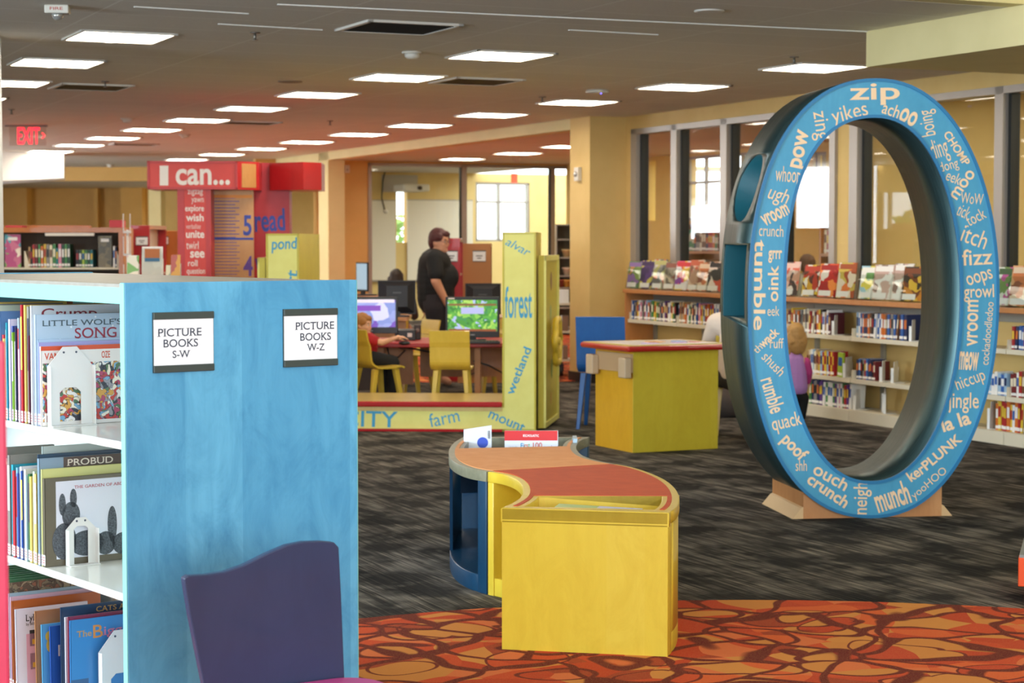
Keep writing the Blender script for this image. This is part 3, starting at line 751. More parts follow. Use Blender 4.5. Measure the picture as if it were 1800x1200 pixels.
RW = [(C7, w_) for w_ in [('zip', 637, 150, 878, 146, 76, .016), ('yikes', 560, 265, 728, 222, 72), ('zing', 462, 210, 482, 345, 66), ('ach', 788, 212, 866, 240, 60, .008), ('oo', 868, 246, 945, 280, 68, .026),
    ('boing', 1050, 318, 1026, 196, 68), ('pow', 402, 482, 440, 300, 54, .026), ('whoop', 280, 540, 400, 549, 74), ('ugh', 240, 620, 333, 650, 68, 0, .15), ('vroom', 230, 756, 354, 694, 52, .024),
    ('crunch', 202, 803, 318, 808, 55), ('grrr', 247, 912, 313, 912, 40, .024), ('oink', 293, 1118, 295, 945, 50, .016), ('eek', 243, 1186, 300, 1186, 47),
    ('CHOMP', 1086, 316, 1186, 470, 38, .024), ('ding', 1038, 437, 1118, 412, 92), ('dong', 1074, 498, 1162, 472, 46), ('eek', 1094, 533, 1160, 560, 52), ('moo', 1150, 632, 1242, 506, 42, .016),
    ('WoW', 1168, 645, 1275, 655, 52), ('tick', 1145, 700, 1200, 725, 60), ('.tock', 1203, 762, 1296, 714, 54), ('itch', 1165, 825, 1282, 868, 84), ('fizz', 1178, 945, 1322, 938, 76, .008),
    ('oops', 1205, 1042, 1326, 1004, 46, .008), ('growl', 1185, 1100, 1330, 1096, 62, .008)]]
RW += [(lambda x, y: (x, y), w_) for w_ in [('tumble', 1327, 421, 1325, 580, 20, .016)]]
RW += [(C8, w_) for w_ in [('vroom', 1248, 296, 1253, 74, 50, .016), ('cockadoodledoo', 1302, 386, 1328, 85, 36), ('meow', 1160, 402, 1252, 408, 84, .026), ('hiccup', 1155, 506, 1292, 454, 58), ('jingle', 1110, 590, 1256, 592, 74, .008),
    ('la la', 1087, 706, 1222, 664, 66, .026), ('ker', 932, 946, 1004, 896, 50, .024), ('PLUNK', 1006, 892, 1180, 746, 46, .024), ('yooHOO', 948, 1030, 1106, 898, 36), ('munch', 775, 1092, 936, 1040, 112, .026),
    ('neigh', 718, 1102, 722, 950, 66, .008), ('ouch', 456, 902, 612, 990, 60, .016), ('crunch', 428, 946, 612, 1072, 56, .026), ('shh', 378, 893, 432, 893, 52), ('poof', 306, 748, 402, 848, 62, .026),
    ('quack', 270, 700, 412, 668, 66, .008), ('rumble', 210, 458, 260, 622, 74, .016), ('shush', 212, 352, 300, 442, 48), ('ruff', 255, 305, 320, 305, 48), ('th', 192, 333, 222, 305, 34), ('wack', 222, 306, 302, 232, 42, .026)]]
for cv_, w_ in RW:
    b = MB(); words_on(b, pp, pn, cv_, [w_]); b.build('printed_word', m_cream, ring, world=True)
m_base_w = stained('ring_base_maple', '#c98d58', '#ba7c48', '#d39c66', .45, 5)
bx0, bx1 = FR.xz(1412, 905, .03).x, FR.xz(1655, 905, .03).x; bz1 = min(FR.xz(1412, 854, .03).z + .06, ic[1] - ia[1] - .02)
b = MB(); b.box(bx0, bx1, .03, RD + .03, 0, bz1); b.build('base_block', m_base_w, ring)
for sx, xx in ((-1, bx0), (1, bx1)):
    b = MB(); b.hexa([(xx, .03, .0), (xx + sx * .06, .03, 0), (xx + sx * .06, RD + .03, 0), (xx, RD + .03, 0)], [(xx, .03, .062), (xx + sx * .012, .03, .056), (xx + sx * .012, RD + .03, .056), (xx, RD + .03, .062)])
    b.build('base_moulding', mat('pale_maple', '#d9b483', .45), ring)

# ---- S shaped book bench (two curved modules)
CB = crop(620, 720, 2.5); ZT = EYE + (HZ - 902) / FPX * fl(1176, 1155).y
def curve(pts, z):
    P_ = [fl(*CB(*p), z) for p in pts]; L = [0]
    for a, c in zip(P_, P_[1:]): L.append(L[-1] + (c - a).length)
    def f(s):
        d = max(0, min(1, s)) * L[-1]
        for i in range(len(P_) - 1):
            if d <= L[i+1] or i == len(P_) - 2:
                # catmull-rom for smoothness
                t = (d - L[i]) / (L[i+1] - L[i]); p1, p2 = P_[i], P_[i+1]
                p0 = P_[i-1] if i else p1 * 2 - p2; p3 = P_[i+2] if i + 2 < len(P_) else p2 * 2 - p1
                return 0.5 * ((2*p1) + (p2 - p0) * t + (2*p0 - 5*p1 + 4*p2 - p3) * t*t + (3*p1 - p0 - 3*p2 + p3) * t**3)
    return f
YLc = curve([(590, 270), (660, 282), (712, 301), (742, 328), (748, 358), (736, 384), (702, 407), (652, 430)], ZT)
YRc = curve([(1155, 237), (1232, 252), (1312, 278), (1378, 310), (1420, 348), (1436, 388), (1424, 424), (1385, 452)], ZT)
BLc = curve([(488, 118), (450, 140), (428, 165), (422, 190), (432, 215), (462, 237), (514, 256), (590, 270)], ZT)
BRc = curve([(1042, 118), (1003, 134), (984, 154), (986, 178), (1016, 203), (1080, 223), (1155, 237)], ZT)
def slab(mb, Lf, Rf, s0, s1, u0, u1, z0, z1, n=24, m=0, inL=0.0, inR=0.0):
    """solid patch between two edge curves; inL / inR shift the edges inward by metres"""
    rows = []
    for i in range(n + 1):
        s_ = s0 + (s1 - s0) * i / n; s_ = .004 + .992 * s_; a, c = Lf(s_), Rf(s_); d = (c - a); w = d.length; d.normalize()
        a2 = a + d * (u0 * w + inL); c2 = a + d * (u1 * w - inR); rows.append((a2, c2))
    def P(p, z): return (p.x, p.y, z)
    top = [P(r[0], z1) for r in rows] + [P(r[1], z1) for r in rows][::-1]; bot = [(p[0], p[1], z0) for p in top]; N = len(top); k = len(mb.v)
    mb.v += [Vector(p) for p in bot + top]
    for i in range(n):
        a, c2 = k + N + i, k + N + (N - 1 - i)
        mb.f.append([a, a + 1, c2 - 1, c2]); mb.mi.append(m); mb.sm.append(False)
        mb.f.append([k + i, k + (N - 1 - i), k + (N - 2 - i), k + i + 1]); mb.mi.append(m); mb.sm.append(False)
    for i in range(N):
        j = (i + 1) % N; mb.f.append([k + i, k + j, k + N + j, k + N + i]); mb.mi.append(m); mb.sm.append((i < n or n < i < N - 1))
def bench(name, label, Lf, Rf, wood, lam, edge, sT, sE, far):
    cen = (Lf(.5) + Rf(.5)) / 2; t = thing(name, label, 'book bench', (cen.x, cen.y, 0), 0)
    zt = ZT; a, c = (sE, 1.0) if not far else (0.0, 1 - sE); lo, hi = (0, sT) if not far else (1 - sT, 1)
    tr0, tr1 = (sT, sE) if not far else (1 - sE, 1 - sT)
    b = MB(); slab(b, Lf, Rf, lo, hi, 0, 1, zt - .045, zt - .001)
    slab(b, Lf, Rf, tr0, tr1, 0, 0, zt - .045, zt - .001, 8, 0, 0, -.065); slab(b, Lf, Rf, tr0, tr1, 1, 1, zt - .045, zt - .001, 8, 0, -.065, 0)
    slab(b, Lf, Rf, a, c, 0, 1, zt - .045, zt - .001, 3)
    b.build('top_frame', edge, t, world=True, bevel=.003)
    b = MB(); slab(b, Lf, Rf, lo, hi, 0, 1, zt - .001, zt + .0015, 24, 0, .028, .028)
    slab(b, Lf, Rf, tr0, tr1, 1, 1, zt - .001, zt + .0015, 8, 0, -.045, .028); slab(b, Lf, Rf, tr0, tr1, 0, 0, zt - .001, zt + .0015, 8, 0, .028, -.045)
    b.build('laminate_top', lam, t, world=True)
    b = MB(); slab(b, Lf, Rf, .036, .954, 0, 1, .0, .075, 24, 0, .004, .004); b.build('plinth', wood, t, world=True, bevel=.003)
    for s0, s1 in ((0, .035), (.955, 1.0)):
        b = MB(); slab(b, Lf, Rf, s0, s1, 0, 1, .0, zt - .045, 3, 0, .001, .001); b.build('end_panel', wood, t, world=True, bevel=.002)
    b = MB(); slab(b, Lf, Rf, max(.035, lo), min(.955, hi), .47, .53, .06, zt - .045, 20); b.build('centre_divider', wood, t, world=True)
    b = MB(); slab(b, Lf, Rf, tr0, tr1, .10, .90, zt - .20, zt - .19, 6); slab(b, Lf, Rf, tr0 - .03 if not far else tr1, tr0 if not far else tr1 + .03, .09, .91, zt - .2, zt - .002, 2); b.build('book_trough', wood, t, world=True)
    return t
m_yel = stained('yellow_stain', '#e6c63c', '#d8b430', '#ecd052', .38, 7.5, 0, .15)
m_yeledge = stained('yellow_stain_edge', '#e6c53c', '#dbb733', '#ebce4c', .35, 2, 0, .2)
m_blu = stained('deep_blue_stain', '#083d5c', '#063350', '#0b4866', .4, 6, 0, .15)
m_grn = speckle('grey_green_edge', '#8d8a72', '#7d7c66', .4, 30)
m_lamr = speckle('red_orange_laminate', '#d25a34', '#c85230', .7, 14)
m_lamo = speckle('peach_laminate', '#f7ab6f', '#f09f63', .7, 14)
by = bench('curved_bench_module', 'yellow curved book bench module with red-orange top and end trough', YLc, YRc, m_yel, m_lamr, m_yeledge, .70, .955, False)
bb = bench('curved_bench_module', 'dark blue curved book bench module with peach top behind the yellow one', BLc, BRc, m_blu, m_lamo, m_grn, .62, .965, True)
b = MB(); slab(b, BLc, BRc, .10, .50, 0, .03, .075, ZT - .045, 12, 0, .004, .0); b.build('curved_side_panel', m_blu, bb, world=True)
b = MB(); slab(b, YLc, YRc, .45, .954, .975, 1, .075, ZT - .045, 14, 0, .0, .004); b.build('curved_side_panel', m_yel, by, world=True)
# joint: the front end of the yellow module gets a top apron
b = MB(); slab(b, YLc, YRc, .985, 1.0, 0, 1, ZT - .052, ZT - .003, 2, 0, -.002, -.002); b.build('end_apron', m_yeledge, by, world=True)
# magazine lying in the yellow trough
def printed(name, label, cat, c, w, d, h, rz, mats, group=None, tilt=0.0, parts=()):
    t = thing(name, label, cat, c, rz, group); b = MB(); b.M = Matrix.Rotation(tilt, 4, 'X')
    b.box(-w/2, w/2, -d/2, d/2, 0, h); b.build('cover', mats, t)
    return t
c = (YLc(.83) + YRc(.83)) / 2; tA = math.atan2((YRc(1) - YLc(1)).y, (YRc(1) - YLc(1)).x)
o = thing('magazine', 'pale blue and green magazine lying in the yellow bench trough', 'magazine', (c.x, c.y - .015, ZT - .026), tA)
b = MB(); b.M = Matrix.Rotation(.05, 4, 'Y'); b.box(-.16, .15, -.055, .055, 0, .006); b.box(-.16, .15, -.055, .055, -.14, 0, 1); b.build('cover', [patchwork('mag_blue', ['#b9c7e8', '#cfd8ee', '#a4b6df', '#c7d6c0'], 8, .3), m_yel], o) if False else None
b = MB(); b.M = Matrix.Rotation(.03, 4, 'Y'); b.box(.0, .16, -.055, .055, 0, .006, 0); b.box(-.15, -.0, -.055, .055, 0, .006, 1)
b.build('cover', [mat('mag_lilac', '#c3cbe8', .3), mat('mag_green', '#9bc26a', .3)], o)
b = MB(); b.box(-.14, .14, -.05, .05, -.16, -.001); b.build('page_stack', mat('paper_white', '#eae6dc', .7), o)
# books standing in the blue trough
YB2 = (BLc(.17) + BRc(.17)) / 2
Yb = YB2.y
def trough_book(x0, x1, ytop, Y, label, coverf):
    p0 = atY(x0, ytop, Y); p1 = atY(x1, ytop, Y); w = (p1 - p0).length; t = thing('board_book', label, 'book', ((p0.x + p1.x) / 2, Y, ZT - .185), 0)
    h = p0.z - (ZT - .185); coverf(t, w, h); return t
def back_book(t, w, h):
    b = MB(); b.hexa([(-w/2, 0, 0), (w/2, 0, 0), (w/2, .012, 0), (-w/2, .012, 0)], [(-w/2, .006, h - .008), (w/2, .006, h + .012), (w/2, .018, h + .012), (-w/2, .018, h - .008)]); b.build('cover', mat('cover_white', '#e9edf5', .3), t)
    b = MB(); b.add([(w*.18 + .026*math.cos(2*PI*i/28), -.0012 + .006 * (h - .07 + .026*math.sin(2*PI*i/28)) / h, h - .07 + .026*math.sin(2*PI*i/28)) for i in range(28)], [tuple(range(28))]); b.build('cover_dot', mat('dot_blue', '#2b4fc4', .3), t)
    b = MB()
    for k in range(9): b.box(w*.36 + (0 if k % 2 else .001), w*.45, .003, .0045, h - .05 + k*.0042, h - .0478 + k*.0042)
    b.build('barcode', mat('ink_black', '#17171a', .5), t)
trough_book(815, 864, 752, Yb - .02, 'white board book back cover with a blue dot standing in the blue bench', back_book)
def first_book(t, w, h):
    b = MB(); b.box(-w/2, w/2, 0, .022, 0, h); b.build('cover', mat('cover_white', '#e9edf5', .3), t)
    b = MB(); b.box(-w/2 - .0005, w/2 - .003, -.001, .002, h - .046, h + .0005); b.build('title_band', mat('band_red', '#e02a30', .3), t)
    b = MB(); put_text(b, 'SCHOLASTIC', lambda u, v: (-w*.13 + w*.27*u, -.0016, h - .028 + .011*v), .02); b.box(-w*.155, -w*.138, -.0016, -.001, h - .028, h - .017); b.build('publisher_lettering', mat('letter_white', '#ffffff', .4), t)
    for s_, u0, u1, hh, col, bo in (('Fi', -.20, -.135, .024, '#4aa7d8', .01), ('rs', -.13, -.06, .018, '#e07a3c', .0), ('t', -.055, -.03, .022, '#4bb069', .0), ('100', .03, .20, .027, '#d2453c', .0), ('words', .23, .41, .013, '#8f6bb4', 0), ('Lift the flap', -.42, -.25, .009, '#9aa0a8', 0)):
        b = MB(); put_text(b, s_, lambda u, v: (w*(u0 + (u1 - u0)*u), -.0016, h - .082 + hh*v), bo); b.build('title_lettering', mat('ink_' + col[1:], col, .4), t)
trough_book(887, 981, 757, Yb - .03, 'white picture book with a red band and First 100 words on its cover', first_book)
def leaning(t, w, h):
    b = MB(); b.hexa([(-w/2, 0, 0), (w/2, 0, 0), (w/2, .15, 0), (-w/2, .15, 0)], [(-w/2 + .03, 0, h), (w/2 + .03, 0, h), (w/2 + .03, .15, h), (-w/2 + .03, .15, h)]); b.build('cover', mat('cover_sky', '#a9c4d6', .35), t)
trough_book(997, 1004, 771, Yb - .06, 'thin pale blue book leaning at the right end of the blue bench trough', leaning)
# ================================================================== CHAIRS, LIGHT TABLE, YELLOW PLAY FRAME
def shell_pts(w, d, h, seat, n=14):
    """profile (y, z) of a bent plywood seat running into its back; y = 0 front, y = d back"""
    pr = [(0, seat - .012), (.03, seat)] + [(d * k, seat - .012 * math.sin(PI * k)) for k in (.25, .45, .65, .8)]
    for i in range(1, 6):
        a = PI/2 * i / 5; pr.append((d * .8 + .075 * math.sin(a), seat + .005 + .075 * (1 - math.cos(a))))
    pr += [(d * .8 + .085, seat + .18), (d * .8 + .105, seat + (h - seat) * .7), (d * .8 + .125, h)]
    return pr
def make_chair(name, label, m, w=.34, d=.34, seat=.40, h=.73, group=None):
    t = thing(name, label, 'chair', (0, 0, 0), 0, group); pr = shell_pts(w, d, h, seat); b = MB()
    for (y0, z0), (y1, z1) in zip(pr, pr[1:]):
        dy, dz = y1 - y0, z1 - z0; L = math.hypot(dy, dz); ny, nz = -dz / L * .014, dy / L * .014
        k0 = 1 - .02 * (z0 > seat + .1); n = 1
        b.hexa([(-w/2, y0, z0), (w/2, y0, z0), (w/2, y1, z1), (-w/2, y1, z1)], [(-w/2, y0 + ny, z0 + nz), (w/2, y0 + ny, z0 + nz), (w/2, y1 + ny, z1 + nz), (-w/2, y1 + ny, z1 + nz)])
    b.build('seat_shell', m, t)
    for sx in (-1, 1):
        for fy in (0, 1):
            b = MB(); yt = .06 if not fy else d * .8; yb = .0 if not fy else d * .8 + .07; xt, xb = sx * (w/2 - .045), sx * (w/2 - .012)
            b.hexa([(xb - .014, yb - .014, 0), (xb + .014, yb - .014, 0), (xb + .014, yb + .014, 0), (xb - .014, yb + .014, 0)],
                   [(xt - .022, yt - .024, seat - .012), (xt + .022, yt - .024, seat - .012), (xt + .022, yt + .024, seat - .012), (xt - .022, yt + .024, seat - .012)])
            b.build('leg', m, t, bevel=.004)
    return t
m_chy = stained('chair_yellow', '#cfb244', '#c4a63a', '#d6ba4e', .35, 3, 0, .2)
m_chb = stained('chair_blue', '#1c5a9e', '#174f8f', '#2264aa', .4, 3, 0, .15)
# blue chair at the light table; backs are local +y
def chair_at(t, pxc, Yb, rz, d=.34):
    """place so that its back stands over picture column pxc at depth Yb"""
    p = atY(pxc, 600, Yb); off = Vector((0, d * .8 + .1, 0)); off.rotate(Matrix.Rotation(rz, 3, 'Z')); t.location = (p.x - off.x, p.y - off.y, 0); t.rotation_euler = (0, 0, rz)
bc = make_chair('child_chair', 'blue wooden chair behind the left side of the yellow light table', m_chb, .385, .36, .45, .88)
chair_at(bc, 1056, 15.0, math.radians(180 - 12))
# light table
FT = Fr(fl(1112, 796), 25.0)
hT = EYE - (608 - HZ) / FPX * (FT.w(0, -.08).y)
lt = thing('light_table', 'yellow square light table with red edged top and maple paper holder', 'table', FT.w(0, 0), FT.a)
wR, wL = FT.xz(1261, 788, 0).x, .57
ww = FT.l(fl(1261, 788)).x; wl = FT.l(fl(1036, 783)).y
b = MB(); b.box(0, ww, 0, wl, 0, hT - .045)
m_lty = stained('table_yellow', '#c9b22c', '#bda325', '#cfb936', .42, 3.2, 0, .1); m_lty2 = stained('table_yellow_side', '#dba524', '#cf981f', '#e0ac2e', .42, 3, 1, .1)
b.mi = [0] * 6; b.mi[5] = 1; b.build('cabinet_body', [m_lty, m_lty2], lt, bevel=.003)
ov = .085
b = MB(); b.box(-ov, ww + ov, -ov, wl + ov, hT - .042, hT - .002); b.build('top_edge', mat('red_bullnose', '#b01d1c', .3, coat=.2), lt, bevel=.018, seg=4)
b = MB(); b.box(-ov + .02, ww + ov - .02, -ov + .02, wl + ov - .02, hT - .004, hT + .001); b.build('table_top', stained('top_maple_yellow', '#d3bb49', '#c9ae3c', '#dac455', .35, 4, 0, .2), lt)
b = MB(); b.box(.02, ww - .0, .02, wl - .02, hT, hT + .003); b.build('light_panel', mat('acrylic_white', '#f4ecea', .25), lt)
# maple paper holder on the left side
b = MB(); b.box(-.02, 0, -.0, .50, hT - .19, hT - .06); b.build('holder_rail', mat('raw_maple', '#c3a077', .5), lt)
hb = mat('pale_maple_block', '#c5ab8a', .5)
for y0 in (-.02, .47): b = MB(); b.box(-.075, -.02, y0, y0 + .10, hT - .225, hT - .085); b.build('holder_block', hb, lt, bevel=.008)
for (u, v, s_, c, nm, rz) in ((.34, .30, .13, '#e2a34a', 'orange leaf sheet', .2), (.22, .16, .11, '#bda6dd', 'lilac leaf sheet', -.4), (.45, .14, .10, '#c7a0d8', 'mauve leaf sheet', .7), (.53, .30, .10, '#8fb3de', 'pale blue leaf sheet', .1), (.6, .18, .08, '#e58b83', 'coral leaf sheet', .9)):
    P = FT.w(u, v, hT + .003); t2 = thing('colour_shape', 'flat ' + nm.replace(' sheet', ' shaped translucent piece') + ' lying on the light table', 'toy', P, rz, 'coloured pieces on the light table')
    b = MB(); n = 18; b.prism([(s_ * math.cos(2*PI*i/n) * .5 * (1 + .25 * math.cos(5*2*PI*i/n)), s_ * math.sin(2*PI*i/n) * .5 * (1 + .25 * math.cos(5*2*PI*i/n))) for i in range(n)], 0, .003); b.build('shape', mat('shape_' + c[1:], c, .3), t2)
# yellow chair right of the table
yc = make_chair('child_chair', 'yellow wooden chair just right of the light table, behind the ring', m_chy, .36, .34, .42, .76)
chair_at(yc, 1298, 14.6, math.radians(-160 + 180 + 6)); yc.rotation_euler.z = math.radians(0)
chair_at(yc, 1300, 14.5, math.radians(180))
# ---- yellow play frame with landscape words
FP = Fr(fl(942, 759), -3.0)
pY = FP.o.y
frame = thing('play_frame', 'yellow U shaped play frame printed with blue landscape words', 'play structure', FP.w(0, 0), FP.a)
fx = lambda px, yo=0: FP.xz(px, 600, yo).x
fz = lambda py, px=900, yo=0: FP.xz(px, py, yo).z
m_pf = speckle('frame_face_yellow', '#e9e482', '#e3dc78', .5, 6); m_pe = stained('frame_edge_yellow', '#c9bb3a', '#beae30', '#cfc244', .42, 3, 1, .1)
PDp = 1.06
zb0, zb1 = .0, fz(716)
xr0, xr1 = fx(883), fx(942); xl0, xl1 = fx(468.5), fx(526)
zt_ = fz(408, 912)
def post(x0, x1, label, zt):
    b = MB(); r = .014
    b.box(x0, x1, .012, PDp, 0, zt); b.box(x0, x0 + r, 0, .012, zb1, zt); b.box(x1 - r, x1, 0, .012, 0.02, zt); b.box(x0, x1, 0, .012, zt - r, zt)
    b.build('post', m_pe, frame); b = MB(); b.box(x0 + r, x1 - r, .005, .012, 0.02, zt - r); b.build('post_panel', m_pf, frame)
post(xr0, xr1, '', zt_); post(xl0, xl1, '', fz(410.5, 496))
b = MB(); b.box(xl1, xr0, .012, PDp - .22, .03, zb1 - .03); b.build('low_wall', m_pe, frame)
b = MB(); b.box(xl1 + .0, xr0 + .03, .004, .012, .02, zb1 - .0); b.build('word_panel', m_pf, frame)
m_red = mat('gloss_red_trim', '#b01a1e', .25, coat=.3)
ztop2 = fz(706, 800, -.03)
b = MB(); b.box(xl1, xr0, -.03, .0, zb1 + .002, ztop2); b.build('red_nosing', m_red, frame, bevel=.012, seg=3)
b = MB(); b.box(xl1, xr0, -.03, -.0, 0.0, .022); b.build('red_kick_strip', m_red, frame, bevel=.005)
b = MB(); b.box(xl1, xr0, .0, PDp - .2, zb1 - .03, ztop2 - .002); b.build('platform', stained('platform_maple', '#dcc07a', '#d3b56e', '#e2c886', .3, 5, 1, .2), frame, bevel=.003)
CP4 = crop(620, 400, 3.158); blu = mat('word_blue', '#3d9fc6', .5)
pp, pn = FP.w(0, .004), FP.y
CP5 = crop(240, 240, 4.617)
for cv, it in [(CP4, i_) for i_ in [('alvar', 843, 92, 968, 158, 46, 0, .2), ('forest', 845, 498, 995, 498, 172, .01), ('wetland', 890, 932, 993, 674, 46, .015),
    ('CITY', -60, 1100, 248, 1108, 88, .012), ('farm', 432, 1108, 596, 1074, 74, .0), ('mount', 750, 1052, 944, 1136, 46, .01)]] + [(CP5, ('pond', 1097, 915, 1298, 908, 92, .015, .1)), (lambda x, y: (x, y), ('desert', 519.5, 566, 523.5, 476, 21, .015, .1))]:
    b = MB(); words_on(b, pp, pn, cv, [it], .001); o_ = b.build('printed_word', blu, frame, world=True)
# activity panels hung on the outer sides of the posts
def side_panel(name, label, xs, y0, L, z0, z1, right=True):
    P = FP.w(xs, y0); t = thing(name, label, 'activity panel', P, FP.a + math.radians(-5 if right else 4))
    s = 1 if right else -1; b = MB()
    b.box(0, s * .045, 0, L, z0, z1); b.build('panel_board', m_pe, t); 
    b = MB(); r = .04
    for a in ((0, L, z1 - r, z1), (0, L, z0, z0 + r), (0, r, z0, z1), (L - r, L, z0, z1)): b.box(s * .045, s * .06, *a)
    b.build('panel_frame', m_pf, t); return t
xsr = FP.xz(946, 600, .1).x
sp = side_panel('activity_panel', 'narrow yellow activity panel with a round wheel beside the tall right post', xsr, .1, .9, .02, FP.xz(950, 449, .1).z)
b = MB(); zc = EYE - (600 - HZ) / FPX * 15.2; n = 10
pts = []
for i in range(48):
    a = 2*PI*i/48; r = .155 * (1 + .12 * math.cos(6*a)); pts.append((.105, .38 + r * math.cos(a) * 1.0, zc + r * 1.12 * math.sin(a)))
b.tube(pts, .026, 8, closed=True); 
b.build('turning_wheel', m_yel, sp); b = MB(); b.cyl((.06, .38, zc), (.13, .38, zc), .03); b.cyl((.105, .24, zc), (.105, .52, zc), .014, n=8); b.cyl((.105, .38, zc - .15), (.105, .38, zc + .15), .014, n=8); b.build('wheel_hub', m_yel, sp)
for (u, v, c, s_) in ((.45, 1.15, '#8d6a4c', .07), (.42, .9, '#9fb27a', .06), (.5, .45, '#7c9a56', .07), (.45, .22, '#c79a52', .05)):
    b = MB(); b.ell((.0465, u, v), (.002, s_ * .8, s_ * 1.1), 14, 8); b.build('painted_creature', mat('paint_' + c[1:], c, .5), sp)
xsl = FP.xz(467, 600, .1).x
spl = side_panel('activity_panel', 'yellow activity panel on the left side of the pond post', xsl, .1, .9, .02, FP.xz(465, 453, .1).z, False)
# ---- purple reading chair in front of the blue bookcase, red bookcase edge etc. are built with the bookcases
# ---- red tower: I can ...
FTt = Fr((atY(340, 400, 17.2).x, 17.2, 0), 2.0)
tower = thing('word_tower', 'red T shaped sign tower reading I can with a wooden height ruler', 'sign tower', FTt.w(0, 0), FTt.a)
TX = lambda px, yo=0: FTt.xz(px, 400, yo).x
TZ = lambda py, px=340, yo=0: FTt.xz(px, py, yo).z
m_rd = stained('tower_red', '#c0272b', '#b41f24', '#c62d30', .4, 2.0, 0, .15); m_rf = speckle('tower_face_red', '#d9453c', '#d23f37', .5, 8); m_dr = stained('tower_dark_red', '#a3161a', '#981216', '#aa1b1e', .4, 3, 0, .15)
DT = .42
b = MB(); x0, x1 = TX(312), TX(371); b.box(x0, x1, .012, DT, 0, TZ(325)); b.box(TX(320), TX(324), 0, .012, 0, TZ(332)); b.box(TX(362), x1, 0, .012, 0, TZ(332)); b.box(x0, TX(320), 0, .02, 0, TZ(332)); b.build('stem', m_rd, tower)
b = MB(); b.box(TX(324), TX(362), .004, .012, 0, TZ(332)); b.build('stem_face', m_rf, tower)
xb0, xb1 = TX(260.5), TX(419); zb_, zt2 = TZ(333), TZ(283, 340); zt3 = TZ(280, 420)
cham = FTt.xz(455, 300, .20)
poly = [(xb0, -.02), (xb1, -.02), (cham.x, .20), (cham.x, DT + .1), (xb0, DT + .1)]
b = MB(); b.prism(poly, zb_, zt2); 
rr = .02
b.box(xb0, xb1, -.034, -.02, zb_, zb_ + rr); b.box(xb0, xb1, -.034, -.02, zt2 - rr, zt2); b.box(xb0, xb0 + rr, -.034, -.02, zb_, zt2); b.box(xb1 - rr, xb1, -.034, -.02, zb_, zt2)
b.build('cross_bar', m_rd, tower)
b = MB(); b.box(xb0 + rr, xb1 - rr, -.026, -.02, zb_ + rr, zt2 - rr); b.build('cross_bar_face', m_rf, tower)
m_rul = stained('ruler_wood', '#c28c52', '#b67f46', '#c9955c', .4, 14, 0, .1)
dv = Vector((cham.x - xb1, .22, 0)); dn = dv.normalized(); nn = Vector((dn.y, -dn.x, 0))
a_, c_ = Vector((xb1, -.02, 0)) + dn * .05 + nn * .004, Vector((xb1, -.02, 0)) + dn * (dv.length - .04) + nn * .004
b = MB(); b.hexa([(a_.x, a_.y, zb_ + .02), (c_.x, c_.y, zb_ + .02), (c_.x - nn.x*.004, c_.y - nn.y*.004, zb_ + .02), (a_.x - nn.x*.004, a_.y - nn.y*.004, zb_ + .02)], [(a_.x, a_.y, zt2 - .02), (c_.x, c_.y, zt2 - .02), (c_.x - nn.x*.004, c_.y - nn.y*.004, zt2 - .02), (a_.x - nn.x*.004, a_.y - nn.y*.004, zt2 - .02)])
b.build('ruler_end_panel', m_rul, tower)
yr = .25
b = MB(); b.box(TX(364, yr), TX(446, yr), yr, yr + .03, 0, TZ(330, 400, yr)); b.build('height_ruler', m_rul, tower)
prp = mat('ruler_ink_purple', '#4a3f8c', .5); blk = mat('ruler_ink_blue', '#2b3f9a', .5); org = mat('ruler_ink_orange', '#e28d28', .5)
b = MB()
for k in range(13):
    py = 348 + k * 5.75; z = TZ(py, 400, yr); b.box(TX(366, yr), TX(421 if k % 2 else 414, yr), yr - .0015, yr, z - .004, z + .004)
for k in range(12):
    py = 426 + k * 5.6; z = TZ(py, 400, yr); b.box(TX(368, yr), TX(421 if k % 2 else 416, yr), yr - .0015, yr, z - .003, z + .003)
b.build('inch_marks', prp, tower)
b = MB(); b.box(TX(367, yr), TX(445.5, yr), yr - .002, yr, TZ(421.5, 400, yr), TZ(417.5, 400, yr)); b.build('foot_line', blk, tower)
b = MB(); b.box(TX(365, yr), TX(444, yr), yr - .002, yr, TZ(348, 400, yr), TZ(342.5, 400, yr)); b.build('orange_line', org, tower)
b = MB(); words_on(b, FTt.w(0, yr), FTt.y, CP5, [('5', 866, 797, 934, 797, 160, .022)], .002); b.build('number_five', blk, tower, world=True)
b = MB(); words_on(b, FTt.w(0, yr), FTt.y, CP5, [('4', 866, 1127, 944, 1127, 158, .022)], .002); b.build('number_four', mat('ruler_ink_violet', '#5b3a92', .5), tower, world=True)
b = MB(); words_on(b, FTt.w(0, -.026), FTt.y, CP5, [('I', 188, 392, 258, 392, 156, .022), ('can...', 318, 386, 757, 384, 124, .022)], .001)
z0, z1 = TZ(324.8), TZ(290.5); xi0, xi1 = TX(281), TX(296.4)
b2 = MB(); b2.box(xi0, xi1, -.028, -.026, z0, z0 + .026); b2.box(xi0, xi1, -.028, -.026, z1 - .026, z1)
b.build('i_can_lettering', mat('white_lettering', '#efe6dd', .5), tower, world=True)
b = MB(); words_on(b, FTt.w(0, .004), FTt.y, CP5, [('zigzag', 415, 466, 538, 466, 46, .000), ('yawn', 446, 532, 545, 532, 34, 0), ('explore', 394, 604, 547, 604, 48, .016), ('wish', 402, 684, 545, 684, 58, .022), ('verbalize', 402, 748, 520, 748, 40, -.01),
    ('unite', 402, 820, 550, 820, 58, .022), ('twirl', 404, 912, 503, 912, 64, 0), ('see', 436, 980, 552, 980, 50, .022), ('roll', 418, 1050, 495, 1050, 50, .008), ('question', 408, 1112, 556, 1112, 44, .008)], .001)
b.build('stem_lettering', MATS['white_lettering'], tower, world=True)
